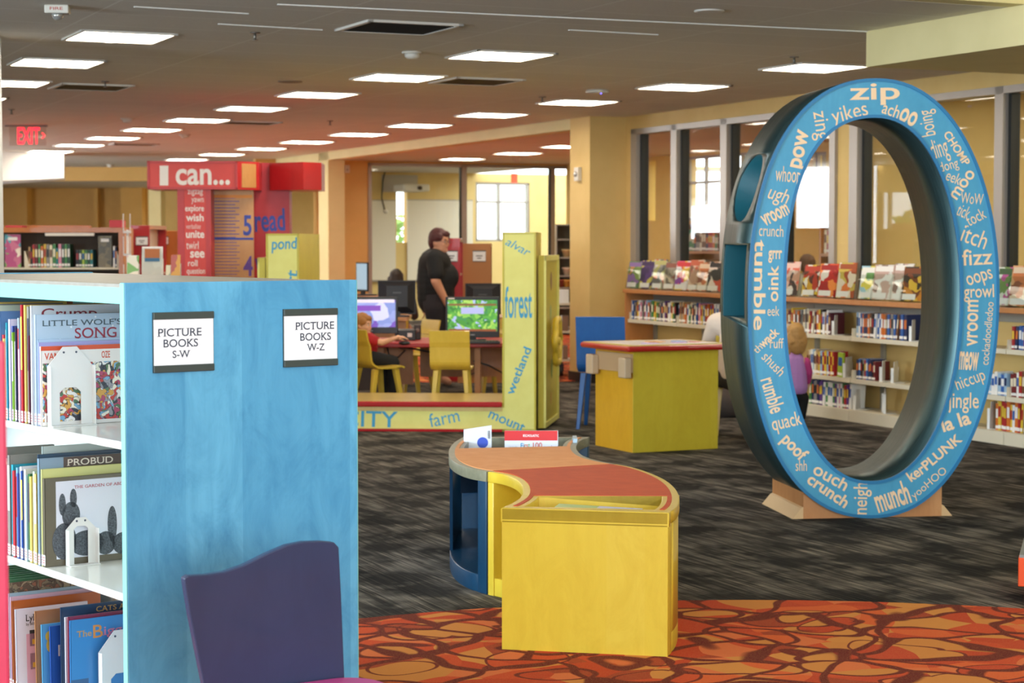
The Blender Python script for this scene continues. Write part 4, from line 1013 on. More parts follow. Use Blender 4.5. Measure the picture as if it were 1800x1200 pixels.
# the second arm with read / write
yr2 = .48
b = MB(); b.box(TX(444, yr2), TX(509, yr2), yr2, yr2 + .3, 0, TZ(286, 480, yr2)); b.build('read_panel', speckle('tower_face_crimson', '#b83038', '#b02a33', .5, 8), tower)
b = MB(); words_on(b, FTt.w(0, yr2), FTt.y, CP5, [('read', 962, 768, 1208, 757, 178, .022)], .002); b.build('read_lettering', blk, tower, world=True)
b = MB(); words_on(b, FTt.w(0, yr2), FTt.y, CP5, [('write', 962, 1096, 1200, 1092, 150, .022)], .002); b.build('write_lettering', MATS['ruler_ink_violet'], tower, world=True)
q0, q1, q2 = FTt.xz(474, 300, .40), FTt.xz(533, 300, .15), FTt.xz(565, 300, .30)
b = MB(); b.prism([(q0.x, q0.y), (q1.x, q1.y), (q2.x, q2.y), (q2.x, q2.y + .5), (q0.x, q0.y + .5)], TZ(333.5, 530, .2), TZ(285, 530, .2)); b.build('side_bar', m_dr, tower)
# ================================================================== WALL SHELVING WITH BOOKS AND MAGAZINES
m_met = mat('shelf_metal_cream', '#ded5bd', .45); m_oak = stained('counter_oak', '#c0814a', '#b2733e', '#cb8d56', .4, 3, 1, .15)
m_steel = mat('upright_grey', '#a5a396', .4, metal=.3)
SX0 = F1.xz(1098, 600, 0).x; BAY = 1.0; NB = 7
zc1 = F1.xz(1427, 524, 0).z; zr1 = F1.xz(1416, 586, 0).z; zr2 = F1.xz(1425, 658, 0).z; zr3 = F1.xz(1425, 711, 0).z
print('shelf z', zc1, zr1, zr2, zr3, SX0)
def in_f1(name, label, cat, x, y=0, z=0, group=None): return thing(name, label, cat, F1.w(x, y, z), F1.a, group)
PLACE = ['at the far left end', 'second from the far left', 'third, behind the left side of the ring', 'fourth, seen through the ring', 'fifth, behind the right side of the ring', 'sixth, at the right edge', 'seventh, beyond the right edge']
for k in range(NB):
    x0 = SX0 + .04 + k * BAY
    t = in_f1('shelving_bay', 'cream metal wall shelving bay, ' + PLACE[k], 'bookshelf', x0, 0, 0, 'cream wall shelving bays')
    b = MB(); b.box(.004, BAY - .004, 0, .30, 0, zr3 - .02); b.box(.0, BAY - .004, -.0, .30, zr3 - .02, zr3); b.build('base_shelf', m_met, t)
    for z in (zr1, zr2):
        b = MB(); b.box(.004, BAY - .006, .02, .30, z - .012, z); b.box(.004, BAY - .006, .012, .024, z - .032, z + .002)
        b.box(.004, .010, .03, .30, z, z + .07); b.box(BAY - .012, BAY - .006, .03, .30, z, z + .07)
        b.build('shelf', m_met, t)
    b = MB(); b.box(.0, BAY, .305, .312, .0, .97); b.build('back_panel', m_wall, t) if False else None
    b = MB(); b.box(.0, .05, .302, .325, 0.0, zc1 - .04); b.build('upright', m_steel, t)
    b = MB(); b.box(.052, BAY - .01, .302, .315, zc1 - .12, zc1 - .045); b.build('top_rail', m_steel, t)
t = in_f1('counter_top', 'long oak counter running over all the wall shelving', 'counter', SX0)
b = MB(); b.box(-.02, .04 + NB * BAY, -.015, .325, zc1 - .038, zc1); b.build('worktop', m_oak, t, bevel=.004)
b = MB(); b.box(.0, .035, .0, .325, 0, zc1 - .039); b.build('end_panel', m_oak, t)
# --- books: unit meshes (spine towards -y), scaled per copy
SPC = {'red': '#a8282c', 'dark red': '#6d1d22', 'orange': '#d0702c', 'yellow': '#dcb93c', 'cream': '#e2d9bd', 'white': '#e9e8e4', 'pale blue': '#9dbdd6', 'blue': '#2b5fa8', 'navy': '#1d2c56', 'purple': '#5d3b82',
       'pink': '#d98aa6', 'green': '#3c8246', 'lime': '#a6c23c', 'dark green': '#1f4a34', 'teal': '#1f7f86', 'brown': '#6f4a30', 'black': '#1d1c1e', 'grey': '#8b8984', 'tan': '#bd9a68', 'maroon': '#57202c'}
ACC = {'red': 'yellow', 'dark red': 'cream', 'orange': 'white', 'yellow': 'red', 'cream': 'brown', 'white': 'blue', 'pale blue': 'navy', 'blue': 'white', 'navy': 'orange', 'purple': 'yellow', 'pink': 'white', 'green': 'cream', 'lime': 'blue',
       'dark green': 'white', 'teal': 'yellow', 'brown': 'cream', 'black': 'red', 'grey': 'black', 'tan': 'dark red', 'maroon': 'tan'}
m_page = mat('page_edges', '#e8e1cf', .8); m_lab = mat('spine_label_white', '#eceae6', .5)
def cm(c): return mat('book_' + c.replace(' ', '_'), SPC[c], .42)
UNIT = {}
def unit_book(c):
    if c in UNIT: return UNIT[c]
    b = MB(); b.box(0, 1, .0, 1, 0, 1, 0); b.box(.12, .88, .04, 1.004, .02, 1.004, 1)
    b.box(.0, 1.0, -.012, .0, .06, .17, 2); b.box(.1, .9, -.008, .0, .45, .8, 3)
    vs, fs, mi = b.v, b.f, b.mi
    me = bpy.data.meshes.new('book'); me.from_pydata([tuple(v) for v in vs], [], fs)
    for m in (cm(c), m_page, m_lab, cm(ACC[c])): me.materials.append(m)
    me.polygons.foreach_set('material_index', mi); me.update(); UNIT[c] = me; return me
KB = list(SPC)
def place_book(name, F, x, y, z, w, d, h, color, label, group, lean=0.0, flip=0.0, extra=0.0, cat='book'):
    o = bpy.data.objects.new(name, unit_book(color)); COL.objects.link(o)
    o.matrix_world = Matrix.Translation(F.w(x, y, z + .0012 + w * math.sin(abs(lean)))) @ Matrix.Rotation(F.a + extra, 4, 'Z') @ Matrix.Rotation(lean, 4, 'Y') @ Matrix.Diagonal((w, d, h, 1))
    return tag(o, label, cat, group)
SIZE = lambda h, w: ('tall ' if h > .215 else 'short ' if h < .17 else '') + ('slim ' if w < .016 else 'thick ' if w > .028 else '')
rb = random.Random(11)
def book_run(F, x0, x1, z, y, hr, wr, palette, where, group, d=.14, lean_p=.12, name='book'):
    x = x0; i = 0
    while x < x1 - wr[0]:
        w = rb.uniform(*wr); h = rb.uniform(*hr); c = rb.choice(palette); lean = 0.0
        if rb.random() < lean_p and i > 0: lean = rb.uniform(.05, .16)
        if x + w > x1: break
        n = ORD[i] if i < len(ORD) else 'number %d' % (i + 1)
        place_book(name, F, x, y + rb.uniform(0, .008), z, w - .001, d, h, c, '%s%s book, %s %s' % (SIZE(h, w), c, n, where), group, lean)
        x += w + h * math.sin(lean) * 1.03 + rb.uniform(.0005, .002); i += 1
    return x
fX = lambda px, y=.06: F1.xz(px, 600, y).x
MIX = ['red', 'dark red', 'cream', 'white', 'pale blue', 'blue', 'navy', 'purple', 'pink', 'green', 'black', 'brown', 'grey', 'tan', 'white', 'cream', 'maroon', 'orange', 'yellow']
book_run(F1, fX(1109), fX(1190), zr1, .05, (.17, .2), (.022, .036), MIX, 'in the top row of the leftmost wall bay', 'paperbacks in the top row')
book_run(F1, fX(1193), fX(1268), zr1, .05, (.17, .2), (.022, .036), MIX, 'in the top row of the second wall bay', 'paperbacks in the top row', lean_p=.3)
book_run(F1, fX(1384), fX(1462), zr1, .05, (.18, .21), (.02, .034), MIX, 'in the top row seen inside the ring', 'paperbacks in the top row')
book_run(F1, fX(1507), fX(1596), zr1, .05, (.19, .205), (.02, .03), ['navy', 'blue', 'white', 'navy', 'brown', 'black', 'orange', 'pale blue', 'grey', 'blue'], 'in the blue series inside the ring', 'blue series paperbacks')
book_run(F1, fX(1420), fX(1470), zr2, .05, (.19, .21), (.022, .036), ['tan', 'red', 'white', 'yellow', 'cream', 'pale blue', 'brown', 'yellow'], 'in the middle row inside the ring, by the child', 'middle row books', lean_p=.2)
book_run(F1, fX(1507), fX(1540), zr2, .05, (.15, .175), (.022, .03), ['navy', 'red', 'blue', 'grey', 'dark red', 'black'], 'in the small middle group inside the ring', 'small middle group')
book_run(F1, fX(1424), fX(1498), zr3, .05, (.19, .21), (.022, .036), ['purple', 'grey', 'green', 'white', 'pink', 'cream', 'navy', 'red', 'white', 'tan', 'dark red', 'lime'], 'in the bottom row inside the ring', 'bottom row books', lean_p=.35)
book_run(F1, fX(1780), fX(1830), zr1, .05, (.16, .18), (.02, .03), ['blue', 'navy', 'teal', 'red', 'navy'], 'in the top row right of the ring', 'right edge top row')
book_run(F1, fX(1740), fX(1776), zr2, .05, (.15, .17), (.03, .045), ['white', 'pale blue', 'blue', 'white'], 'in the middle row right of the ring', 'right edge middle row', lean_p=0)
book_run(F1, fX(1778), fX(1830), zr2, .05, (.16, .19), (.024, .036), ['black', 'brown', 'red', 'dark red', 'white'], 'in the dark group at the right edge', 'right edge middle row')
book_run(F1, fX(1753), fX(1830), zr3, .05, (.19, .23), (.022, .036), ['red', 'red', 'grey', 'white', 'tan', 'orange', 'pale blue', 'yellow', 'blue'], 'in the bottom row at the right edge', 'right edge bottom row', lean_p=.2)
b_ = place_book('picture_book', F1, fX(1474), .05, zr2, .07, .02, .2, 'lime', 'lime green picture book facing out in the middle row inside the ring', 'middle row books', .06)
# bookends and empty white shelf supports
def bookend(F, x, y, z, label, w=.13, h=.17, rz=0.0, arch=True, lean=0.0, group='white metal bookends'):
    t = thing('bookend', label, 'bookend', F.w(x, y, z + .001), F.a + rz, group); b = MB()
    T = .0025; k = .05
    if arch:
        O_ = [(-w/2, 0), (-w/2, h - k*.9), (-w/2 + k, h), (w/2 - k, h), (w/2, h - k*.9), (w/2, 0)]
        I_ = [(-w*.24, 0), (-w*.24, h*.42), (-w*.12, h*.52), (w*.12, h*.52), (w*.24, h*.42), (w*.24, 0)]
        for i in range(5):
            b.add([(O_[i][0], 0, O_[i][1]), (O_[i+1][0], 0, O_[i+1][1]), (I_[i+1][0], 0, I_[i+1][1]), (I_[i][0], 0, I_[i][1])], [(0, 1, 2, 3)])
            b.add([(O_[i][0], T, O_[i][1]), (O_[i+1][0], T, O_[i+1][1]), (I_[i+1][0], T, I_[i+1][1]), (I_[i][0], T, I_[i][1])], [(0, 1, 2, 3)])
        for P_ in (O_, I_): b.strip([(p[0], 0, p[1]) for p in P_], [(p[0], T, p[1]) for p in P_])
    else: b.hexa([(-w/2, 0, 0), (w/2, 0, 0), (w/2, T, 0), (-w/2, T, 0)], [(-w/2 + .02, 0, h), (w/2 - .02, 0, h), (w/2 - .02, T, h), (-w/2 + .02, T, h)])
    b.build('upright_plate', m_be, t)
    for s in (-1, 1):
        b = MB(); b.box(s * w/2 - .001, s * w/2 + .001, -.018, .0025, 0, h - k * .95); b.build('side_flange', m_be, t)
    b = MB(); b.box(-w/2, w/2, -.0, .09, .0005, .003) if arch != 2 else b.box(-w/2, w/2, -.09, 0, .0005, .003); b.build('foot_plate', m_be, t)
    return t
m_be = mat('bookend_white', '#e9e8e3', .35)
for px, z, s_, ang in ((1464, zr1, 'ends the first top row inside the ring', .9), (1599, zr1, 'ends the blue series inside the ring', .9), (1484, zr2, 'leans behind the lime book', .9), (1546, zr2, 'ends the small middle group', .8), (1566, zr2, 'stands empty in the middle row', .8),
                       (1503, zr3, 'ends the bottom row inside the ring', .9)):
    bookend(F1, fX(px, .12) + .055, .13, z, 'plain white bookend that ' + s_, .2, .165, -ang, False)
bookend(F1, fX(1556, .1), .1, zr3, 'white arched bookend standing alone in the bottom row', .13, .2, -.5, True)
bookend(F1, fX(1748, .1), .1, zr3, 'white bookend before the bottom row at the right edge', .13, .2, -1.1, False)
# --- magazines in clear holders on the counter
PAL = [(['#5a7f4c', '#7d9a4e', '#c28a4d', '#3d5b35', '#8a6aa6'], 'green and tan'), (['#4b2c6d', '#5d3a84', '#d8c95a', '#3c2357'], 'purple'), (['#c9c4bb', '#8f8c86', '#5e5c58', '#d46a4a', '#b9b46a'], 'silver grey'),
       (['#9b8d7a', '#6e6252', '#c6b294', '#8a4b35'], 'dusty brown'), (['#e34b78', '#f0c443', '#e9e3e6', '#8b3aa0', '#d2252c'], 'bright pink and yellow'), (['#c9703a', '#d9a06e', '#8b4a2c', '#e2c7a8'], 'orange portrait'),
       (['#b98d6e', '#d8b99c', '#7f5a44', '#c75b33'], 'peach'), (['#4c3b34', '#b98e72', '#c94a2e', '#e8d8cc', '#211a1a'], 'dark portrait'), (['#f0dfd4', '#e2694f', '#3b2622', '#cf9a80', '#e9c2b4'], 'cream and coral'),
       (['#d9a02e', '#e6c53b', '#5b2a18', '#f0e9dc', '#b83a24'], 'yellow and maroon'), (['#c8241f', '#e0542c', '#efe5da', '#f08a3a', '#a61b1b'], 'red'), (['#e0762e', '#c9b14a', '#e9d9c2', '#a34a1e'], 'orange collage'),
       (['#9cc9d8', '#dfe5d2', '#e8d756', '#6b9c58', '#f2efe6'], 'pale blue and yellow'), (['#ddd6cf', '#8a6e62', '#c9a79a', '#f0ece6'], 'white portrait'), (['#e6b93a', '#3a2a20', '#d1882c', '#7a3d1c'], 'gold and black'), (['#6f8d4a', '#b9508c', '#d8dccb', '#3c5a34'], 'meadow green and pink')]
m_acr = glass_mat('clear_acrylic', (.90, .92, .90, 1), ior=1.25)
MAGX = [(1118, 0), (1141, 1), (1162, 2), (1183, 3), (1203, 4), (1226, 6), (1243, 5), (1261, 7), (1393, 8), (1430, 9), (1459, 10), (1491, 11), (1532, 12), (1556, 13), (1590, 13), (1608, 14), (1776, 15), (1800, 5)]
for i, (px, k) in enumerate(MAGX):
    x = F1.xz(px, 490, .14).x; w = .215; h = .275 + .012 * ((i * 7) % 3)
    cols, nm = PAL[k]
    side = 'left of the ring' if px < 1300 else ('inside the ring' if px < 1700 else 'right of the ring')
    n_ = ORD[i] if px < 1300 else (ORD[i - 8] if px < 1700 else ORD[i - 16])
    tl = -.16; yaw = .16 + .03 * math.sin(i * 2.1)
    t = thing('magazine', '%s cover magazine, %s on the counter %s' % (nm, n_, side), 'magazine', F1.w(x, .10, zc1 + .006), F1.a + yaw, 'magazines along the counter')
    R_ = Matrix.Rotation(tl, 4, 'X')
    b = MB(); b.M = R_; b.box(-w/2, w/2, 0, .006, 0.006, h); b.build('cover', patchwork('magazine_print_%d' % k, cols, 13, .3, k * 1.3), t)
    b = MB(); b.M = R_; b.box(-w/2 + .01, w/2 - .01, -.0012, 0, h - .055, h - .012); b.build('masthead', mat('masthead_%d' % k, cols[-1], .4), t)
    b = MB(); b.M = R_; b.box(-w/2 + .01, w/2 - .06, -.0012, 0, .015, .06); b.build('address_label', m_lab, t)
    t2 = thing('magazine_holder', 'clear plastic holder of the %s magazine %s, %s' % (nm, n_, side), 'holder', F1.w(x, .10, zc1 + .0008), F1.a + yaw, 'clear magazine holders')
    b = MB(); b.M = R_; b.box(-w/2 - .006, w/2 + .006, -.012, -.009, .0, h * .75); b.build('front_sheet', m_acr, t2)
    b = MB(); b.M = R_; b.box(-w/2 - .006, w/2 + .006, .012, .015, .0, h + .01); b.build('back_sheet', m_acr, t2)
    b = MB(); b.box(-w/2 - .006, w/2 + .006, -.012, .09, 0, .003); b.build('holder_foot', m_acr, t2)
# ================================================================== NEAR BOOKCASES AND READING CHAIR
ZB = EYE - .10
Lc = Vector((-.2003, 1, 0)) * (FPX * .10 / 72.0); 
FB = Fr((Lc.x, Lc.y, 0), 36.9)              # x along the end panel (to the right), y back along the shelves
px_w = FB.l(onpl(627, 491, FB.w(0, 0), FB.y)).x
EW = px_w; LEN = 1.66
print('bookcase', Lc, EW)
m_bb = stained('bookcase_blue', '#6cbce0', '#3987b4', '#3f8fbc', .45, 6.2, 0, .12)
m_edge = mat('bookcase_edge_daylit', '#86c8be', .4); m_greyt = speckle('bookcase_top_laminate', '#9a958a', '#8e897e', .35, 20)  # edging and valance paler than the panel: daylight from the left put into the colour
m_shelf = mat('shelf_enamel', '#e6e4da', .22, coat=.3)
def bookcase(name, label, F, w, ln, zt, m_panel, m_edge_, shelves, top=True):
    t = thing(name, label, 'bookcase', F.w(0, 0), F.a); th = .024
    for y0 in (0, ln - th):
        b = MB(); b.box(0, w, y0, y0 + th, 0, zt); o = b.build('end_panel', m_panel, t, bevel=.002)
        for x0, x1 in ((-.002, 0.0), (w, w + .002)):
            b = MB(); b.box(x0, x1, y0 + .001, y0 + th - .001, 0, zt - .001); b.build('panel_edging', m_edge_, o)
    b = MB(); b.box(.0, w, th, ln - th, zt - .012, zt - .003); b.build('top_board', m_greyt, t)
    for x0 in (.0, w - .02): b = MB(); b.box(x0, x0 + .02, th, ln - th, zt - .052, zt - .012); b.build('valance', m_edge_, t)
    b = MB(); b.box(w/2 - .004, w/2 + .004, th, ln - th, .08, zt - .10); b.build('centre_back', m_shelf, t)
    for s in (0, 1):
        b = MB()
        x0 = .01 if s == 0 else w/2 + .03; x1 = w/2 - .03 if s == 0 else w - .01
        for i, z in enumerate(shelves):
            b = MB(); b.box(x0, x1, th + .002, ln - th - .002, z - .02, z); b.build('shelf', m_shelf, t, bevel=.003)
    b = MB(); b.box(.02, w - .02, th, ln - th, 0, .075); b.build('plinth', m_panel, t)
    b = MB(); b.box(w/2 - .035, w/2 + .035, th, th + .03, .08, zt - .06); b.build('steel_upright', m_steel, t)
    b = MB(); b.box(.06, w/2 - .01, th + .05, ln - .1, zt - .045, zt - .035); b.box(.06, .075, th + .05, ln - .1, zt - .035, zt - .02); b.build('top_brace', m_steel, t)
    return t
Y_ = Lc.y
sz = lambda py: EYE - (py - HZ) / FPX * (Lc.y + .01)
s1, s2 = sz(780), sz(1052); s3 = s2 - (s1 - s2)
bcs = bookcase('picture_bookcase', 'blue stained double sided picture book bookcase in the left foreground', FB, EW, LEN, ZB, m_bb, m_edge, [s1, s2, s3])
# sign holders on the end panel
m_sh = mat('sign_holder_dark', '#3f4a47', .4); m_paper = mat('sign_paper', '#f2f5f7', .6); m_ink = mat('sign_ink', '#3a4352', .6)
def serif_word(mb, t, A, U, V):
    """word with small slab serifs on every stem end; A origin, U full width vector, V full height vector"""
    vs, fs = glyphs(t, .008)
    x0 = min(v[0] for v in vs); x1 = max(v[0] for v in vs); H = max(v[1] for v in vs)
    P = lambda x, y: A + U * ((x - x0) / (x1 - x0)) + V * (y / H)
    mb.add([P(*v) for v in vs], fs, 0, False)
    ed = {}
    for f in fs:
        for i in range(len(f)):
            e = tuple(sorted((f[i], f[(i+1) % len(f)]))); ed[e] = ed.get(e, 0) + 1
    for (a, c), n in ed.items():
        if n > 1: continue
        (xa, ya), (xb, yb) = vs[a], vs[c]
        if abs(ya - yb) < 1e-4 and abs(xa - xb) < .17 and abs(xa - xb) > .03 and (abs(ya) < .01 or abs(ya - H) < .012):
            lo, hi = min(xa, xb) - .075, max(xa, xb) + .075; d = .042 if ya < .1 else -.042
            mb.add([P(lo, ya), P(hi, ya), P(hi, ya + d), P(lo, ya + d)], [(0, 1, 2, 3)], 0, False)
def sign_on(F, quad, label, lines, yoff=0.0):
    """quad: (x0, y0, x1, y1) in picture pixels"""
    a = F.xz(quad[0], quad[3], yoff); c = F.xz(quad[2], quad[1], yoff); w, h = c.x - a.x, c.z - a.z
    t = thing('sign_holder', label, 'sign', F.w(a.x, yoff - .0008, a.z), F.a, 'shelf end signs')
    b = MB(); b.box(0, w, -.003, 0, 0, h); b.build('backing_plate', m_sh, t)
    for z0 in (0, h - .018): b = MB(); b.box(0, w, -.008, -.003, z0, z0 + .018); b.build('clip_strip', m_sh, t, bevel=.002)
    b = MB(); b.box(.002, w - .002, -.005, -.003, .018, h - .018); b.build('paper_sign', m_paper, t)
    b = MB()
    for (tx, u0, u1, v0, v1) in lines: serif_word(b, tx, Vector((w * u0, -.0056, h * v0)), Vector((w * (u1 - u0), 0, 0)), Vector((0, 0, h * (v1 - v0))))
    b.build('lettering', m_ink, t); return t
sign_on(FB, (268, 546.5, 374, 655.5), 'PICTURE BOOKS S-W sign, the left one on the blue end panel', [('PICTURE', .08, .79, .60, .73), ('BOOKS', .165, .73, .42, .55), ('S-W', .31, .59, .24, .36)])
sign_on(FB, (497, 541, 591.5, 645.5), 'PICTURE BOOKS W-Z sign, the right one on the blue end panel', [('PICTURE', .22, .93, .64, .77), ('BOOKS', .30, .87, .45, .58), ('W-Z', .43, .75, .27, .39)])
# ---- picture books: spine side on local -x, front cover on local -y
TV = lambda px, z: FB.xz(0, 0, 0)
def ypos(px, xoff=.012):                      # local y (distance back along the shelf) of a picture column at the shelf front
    return FB.yz(px, 700, xoff).y
def pbook(t0, w, h, d, z, color, label, group, lean=0.0, x0=.014, band=None, ncol=None, name='picture_book', cat='book'):
    t = thing(name, label, cat, FB.w(x0, t0, z + .0008), FB.a, group); M = Matrix.Rotation(lean, 4, 'X')
    cmn = color if not isinstance(color, str) else mat('cover_' + color[1:], color, .3, coat=.15)
    b = MB(); b.M = M; b.box(0, d, 0, .002, 0, h); b.box(0, d, w - .002, w, 0, h); b.box(0, .002, 0, w, 0, h); b.build('cover', cmn, t)
    b = MB(); b.M = M; b.box(.003, d - .003, .002, w - .002, .002, h - .004); b.build('page_block', m_page, t)
    b = MB(); b.M = M; b.box(-.0008, 0, .0, w, .004, .032); b.build('spine_label', m_lab, t)
    b = MB(); b.M = M
    for k in range(3): b.box(-.0012, -.0008, w * .15, w * .85, .010 + .007*k, .0125 + .007*k)
    b.build('label_print', mat('label_red', '#c22836', .5), t)
    if band: b = MB(); b.M = M; b.box(-.0006, 0, w * .1, w * .9, h * .45, h * .9); b.build('spine_title', mat('cover_' + band[1:], band, .4), t)
    return t, M
def cover_text(t, M, items):
    for (tx, x0, x1, z0, z1, col, bold, serif) in items:
        b = MB(); b.M = M
        if serif: serif_word(b, tx, Vector((x0, -.0006, z0)), Vector((x1 - x0, 0, 0)), Vector((0, 0, z1 - z0)))
        else: put_text(b, tx, lambda u, v: (x0 + (x1 - x0)*u, -.0006, z0 + (z1 - z0)*v), bold)
        b.build('cover_title', mat('ink_' + col[1:], col, .4), t)
def cover_patch(t, M, name, x0, x1, z0, z1, m, y=-.0003):
    b = MB(); b.M = M; b.box(x0, x1, y, 0, z0, z1); b.build(name, m, t)
def cover_blobs(t, M, name, blobs, m, y=-.0004):
    b = MB(); b.M = M
    for (x, z, rx_, rz2) in blobs: b.add([(x + rx_ * math.cos(2*PI*i/24), y - .0001, z + rz2 * math.sin(2*PI*i/24)) for i in range(24)], [tuple(range(24))])
    b.build(name, m, t)
CN = {'#7fb6d8': 'sky blue', '#3f57a6': 'royal blue', '#8fc63d': 'lime green', '#26224e': 'navy', '#e6e3d6': 'cream', '#d8d4ea': 'pale lilac', '#2aa0b4': 'turquoise', '#c8323c': 'red', '#8a4a36': 'russet', '#dfc86a': 'straw yellow', '#b7d7e4': 'pale blue',
      '#4a7f5a': 'green', '#f0b9cf': 'pink', '#70203a': 'wine', '#5d86b8': 'denim blue', '#c9d8c2': 'pale green', '#e8e9ee': 'white', '#6a5a8c': 'violet', '#8f8d86': 'grey', '#2d6f3e': 'dark green', '#e3d37a': 'soft yellow', '#274f9e': 'blue', '#343a4e': 'slate'}
def spine_run(ya, yb, z, hs, cols, where, group, lean=0.0, wr=(.006, .014)):
    y = ya; i = 0
    while y < yb:
        w = rb.uniform(*wr); c = cols[i % len(cols)]; h = hs[i % len(hs)]
        pbook(y, w, h, .22 + .02 * (i % 3), z, c, '%s spined picture book, %s from the front %s' % (CN.get(c, 'coloured'), ORD[min(i, 29)], where), group, lean, .014 + .004 * (i % 2), band=['#f1efe8', '#b93a3a', '#f3d84a', '#2a2a4a'][i % 4] if i % 3 == 0 else None)
        y += w + .0015; i += 1
# top shelf -----------------------------------------------------------
yA = ypos(71.5)
T1 = 'top shelf picture books'
g1, M = pbook(yA, .008, .214, .235, s1, '#ece7e0', 'white comic picture book with an orange title strip behind the white bookend', T1)
cover_patch(g1, M, 'orange_strip', .0, .235, .202, .214, mat('strip_orange', '#d9542b', .35))
cover_patch(g1, M, 'cover_art', .004, .232, .010, .168, patchwork('comic_art', ['#e9e6e2', '#9c9aa0', '#d8a14a', '#b84a6a', '#7fb0cf', '#5a7c58', '#efe8d2', '#c9433c', '#3b3d48'], 46, .35, 2, line='#2a2a30'))
cover_text(g1, M, [('VAM', .010, .052, .178, .196, '#d5502b', .015, False), ('OZE', .175, .20, .178, .196, '#d5502b', .015, False)])
cover_patch(g1, M, 'shelf_letter_label', .008, .032, .004, .034, m_lab, -.0006); cover_text(g1, M, [('E', .014, .025, .010, .028, '#c8283a', .01, False)])
y = yA + .0095
hs_ = [.240, .252]; 
o_, M = pbook(y, .006, .224, .245, s1, '#a9a6dc', 'lilac picture book just behind the comic one', T1); y += .0075
o_, M = pbook(y, .005, .231, .25, s1, '#b7cfe6', 'misty blue picture book behind the lilac one', T1); y += .0065
o_, M = pbook(y, .011, .298, .26, s1, '#b6cde0', 'pale blue snowy picture book titled LITTLE WOLF\'S SONG', T1, x0=.010)
cover_text(o_, M, [("LITTLE WOLF'S", .020, .262 - .012, .267, .283, '#4a5d66', .0, True), ('SONG', .112, .235, .232, .260, '#9c2b40', .02, True)])
cover_blobs(o_, M, 'snow_flakes', [(rb.uniform(.02, .24), rb.uniform(.2, .295), .003, .003) for _ in range(14)], mat('snow_white', '#e8f1f8', .4)); y += .0125
o_, M = pbook(y, .007, .292, .25, s1, '#d9dfe6', 'white picture book just behind the snowy one', T1); y += .0085
o_, M = pbook(y, .010, .322, .27, s1, '#cfd6dc', 'tallest grey white picture book with a dark red curved title', T1, x0=.008)
cover_text(o_, M, [('Crump', .028, .19, .288, .314, '#84252f', .05, True)]); y += .0115
cols1 = ['#c9d8c2', '#2aa0b4', '#70203a', '#8f8d86', '#dfc86a', '#8a4a36', '#c8323c', '#7fb6d8', '#f0b9cf', '#b7d7e4', '#26224e', '#e6e3d6', '#8fc63d', '#3f57a6', '#d8d4ea', '#b7d7e4', '#2aa0b4', '#e6e3d6', '#e3d37a', '#c8323c', '#5d86b8', '#e8e9ee', '#6a5a8c', '#7fb6d8']
hs1 = [.315, .31, .24, .318, .322, .322, .322, .26, .20, .285, .26, .22, .245, .262, .28, .24, .27, .25, .225, .235, .30, .24, .28, .26]
spine_run(y, ypos(-40), s1, hs1, cols1, 'on the top shelf', T1)
# big white bookend in front (plate faces the camera)
def big_end(px, pybase, zsh, label, w=.115, h=.205, arch=.48, x=.105):
    y = ypos(px, x) if pybase is None else pybase
    t = thing('bookend', label, 'bookend', FB.w(x, y, zsh + .0005), FB.a); T = .0025; k = w * .36
    b = MB(); O_ = [(-w/2, 0), (-w/2, h * .76), (-w/2 + k * .95, h), (w/2 - k * .95, h), (w/2, h * .76), (w/2, 0)]
    I_ = [(-w*.24, 0), (-w*.24, h*(arch - .06)), (-w*.13, h*arch), (w*.13, h*arch), (w*.24, h*(arch - .06)), (w*.24, 0)]
    for i in range(5):
        for yy in (0, T): b.add([(O_[i][0], yy, O_[i][1]), (O_[i+1][0], yy, O_[i+1][1]), (I_[i+1][0], yy, I_[i+1][1]), (I_[i][0], yy, I_[i][1])], [(0, 1, 2, 3)])
    for P_ in (O_, I_): b.strip([(p[0], 0, p[1]) for p in P_], [(p[0], T, p[1]) for p in P_])
    b.build('upright_plate', m_be, t)
    for s in (-1, 1):
        b = MB(); b.box(s * w/2 - .0012, s * w/2 + .0012, -.02, T, 0, h * .76); b.build('side_flange', m_be, t, bevel=.0008)
        b = MB(); b.cyl((s * w * .14, -.0006, h * .93), (s * w * .14, 0, h * .93), .003, n=12); b.build('punched_hole', mat('hole_dark', '#4a5262', .6), t)
    b = MB(); b.box(-w/2, w/2, -.03, T, .0, .0022); b.build('foot_plate', m_be, t); return t
big_end(None, yA - .012, s1, 'large white metal bookend holding the top shelf picture books', .128, .212, .48, .092)
# middle shelf -----------------------------------------------------------
T2 = 'middle shelf picture books'
yB_ = ypos(75)
o_, M = pbook(yB_, .014, .238, .25, s2, '#6a6250', 'grey brown picture book titled THE GARDEN OF ABDUL with dark hedges', T2)
cover_patch(o_, M, 'cover_picture', .032, .25, .018, .228, mat('picture_pale', '#dfe4ef', .4))
m_hedge = speckle('hedge_grey', '#3c4248', '#6b737a', .7, 240)
cover_blobs(o_, M, 'hedge_shapes', [(.055, .065, .035, .05), (.075, .135, .026, .036), (.12, .055, .05, .035), (.175, .05, .03, .032), (.195, .10, .014, .05), (.225, .045, .03, .03), (.05, .165, .010, .03), (.082, .18, .010, .026)], m_hedge, -.0006)
cover_text(o_, M, [('THE GARDEN OF ABDUL', .085, .246, .206, .214, '#b4434f', .0, True)])
y = yB_ + .0155
o_, M = pbook(y, .008, .262, .26, s2, '#d8d98a', 'soft yellow green picture book behind the garden one', T2); y += .0095
o_, M = pbook(y, .012, .290, .265, s2, '#8ba3b6', 'grey blue picture book with a brown PROBUDITCH title strip', T2, x0=.010)
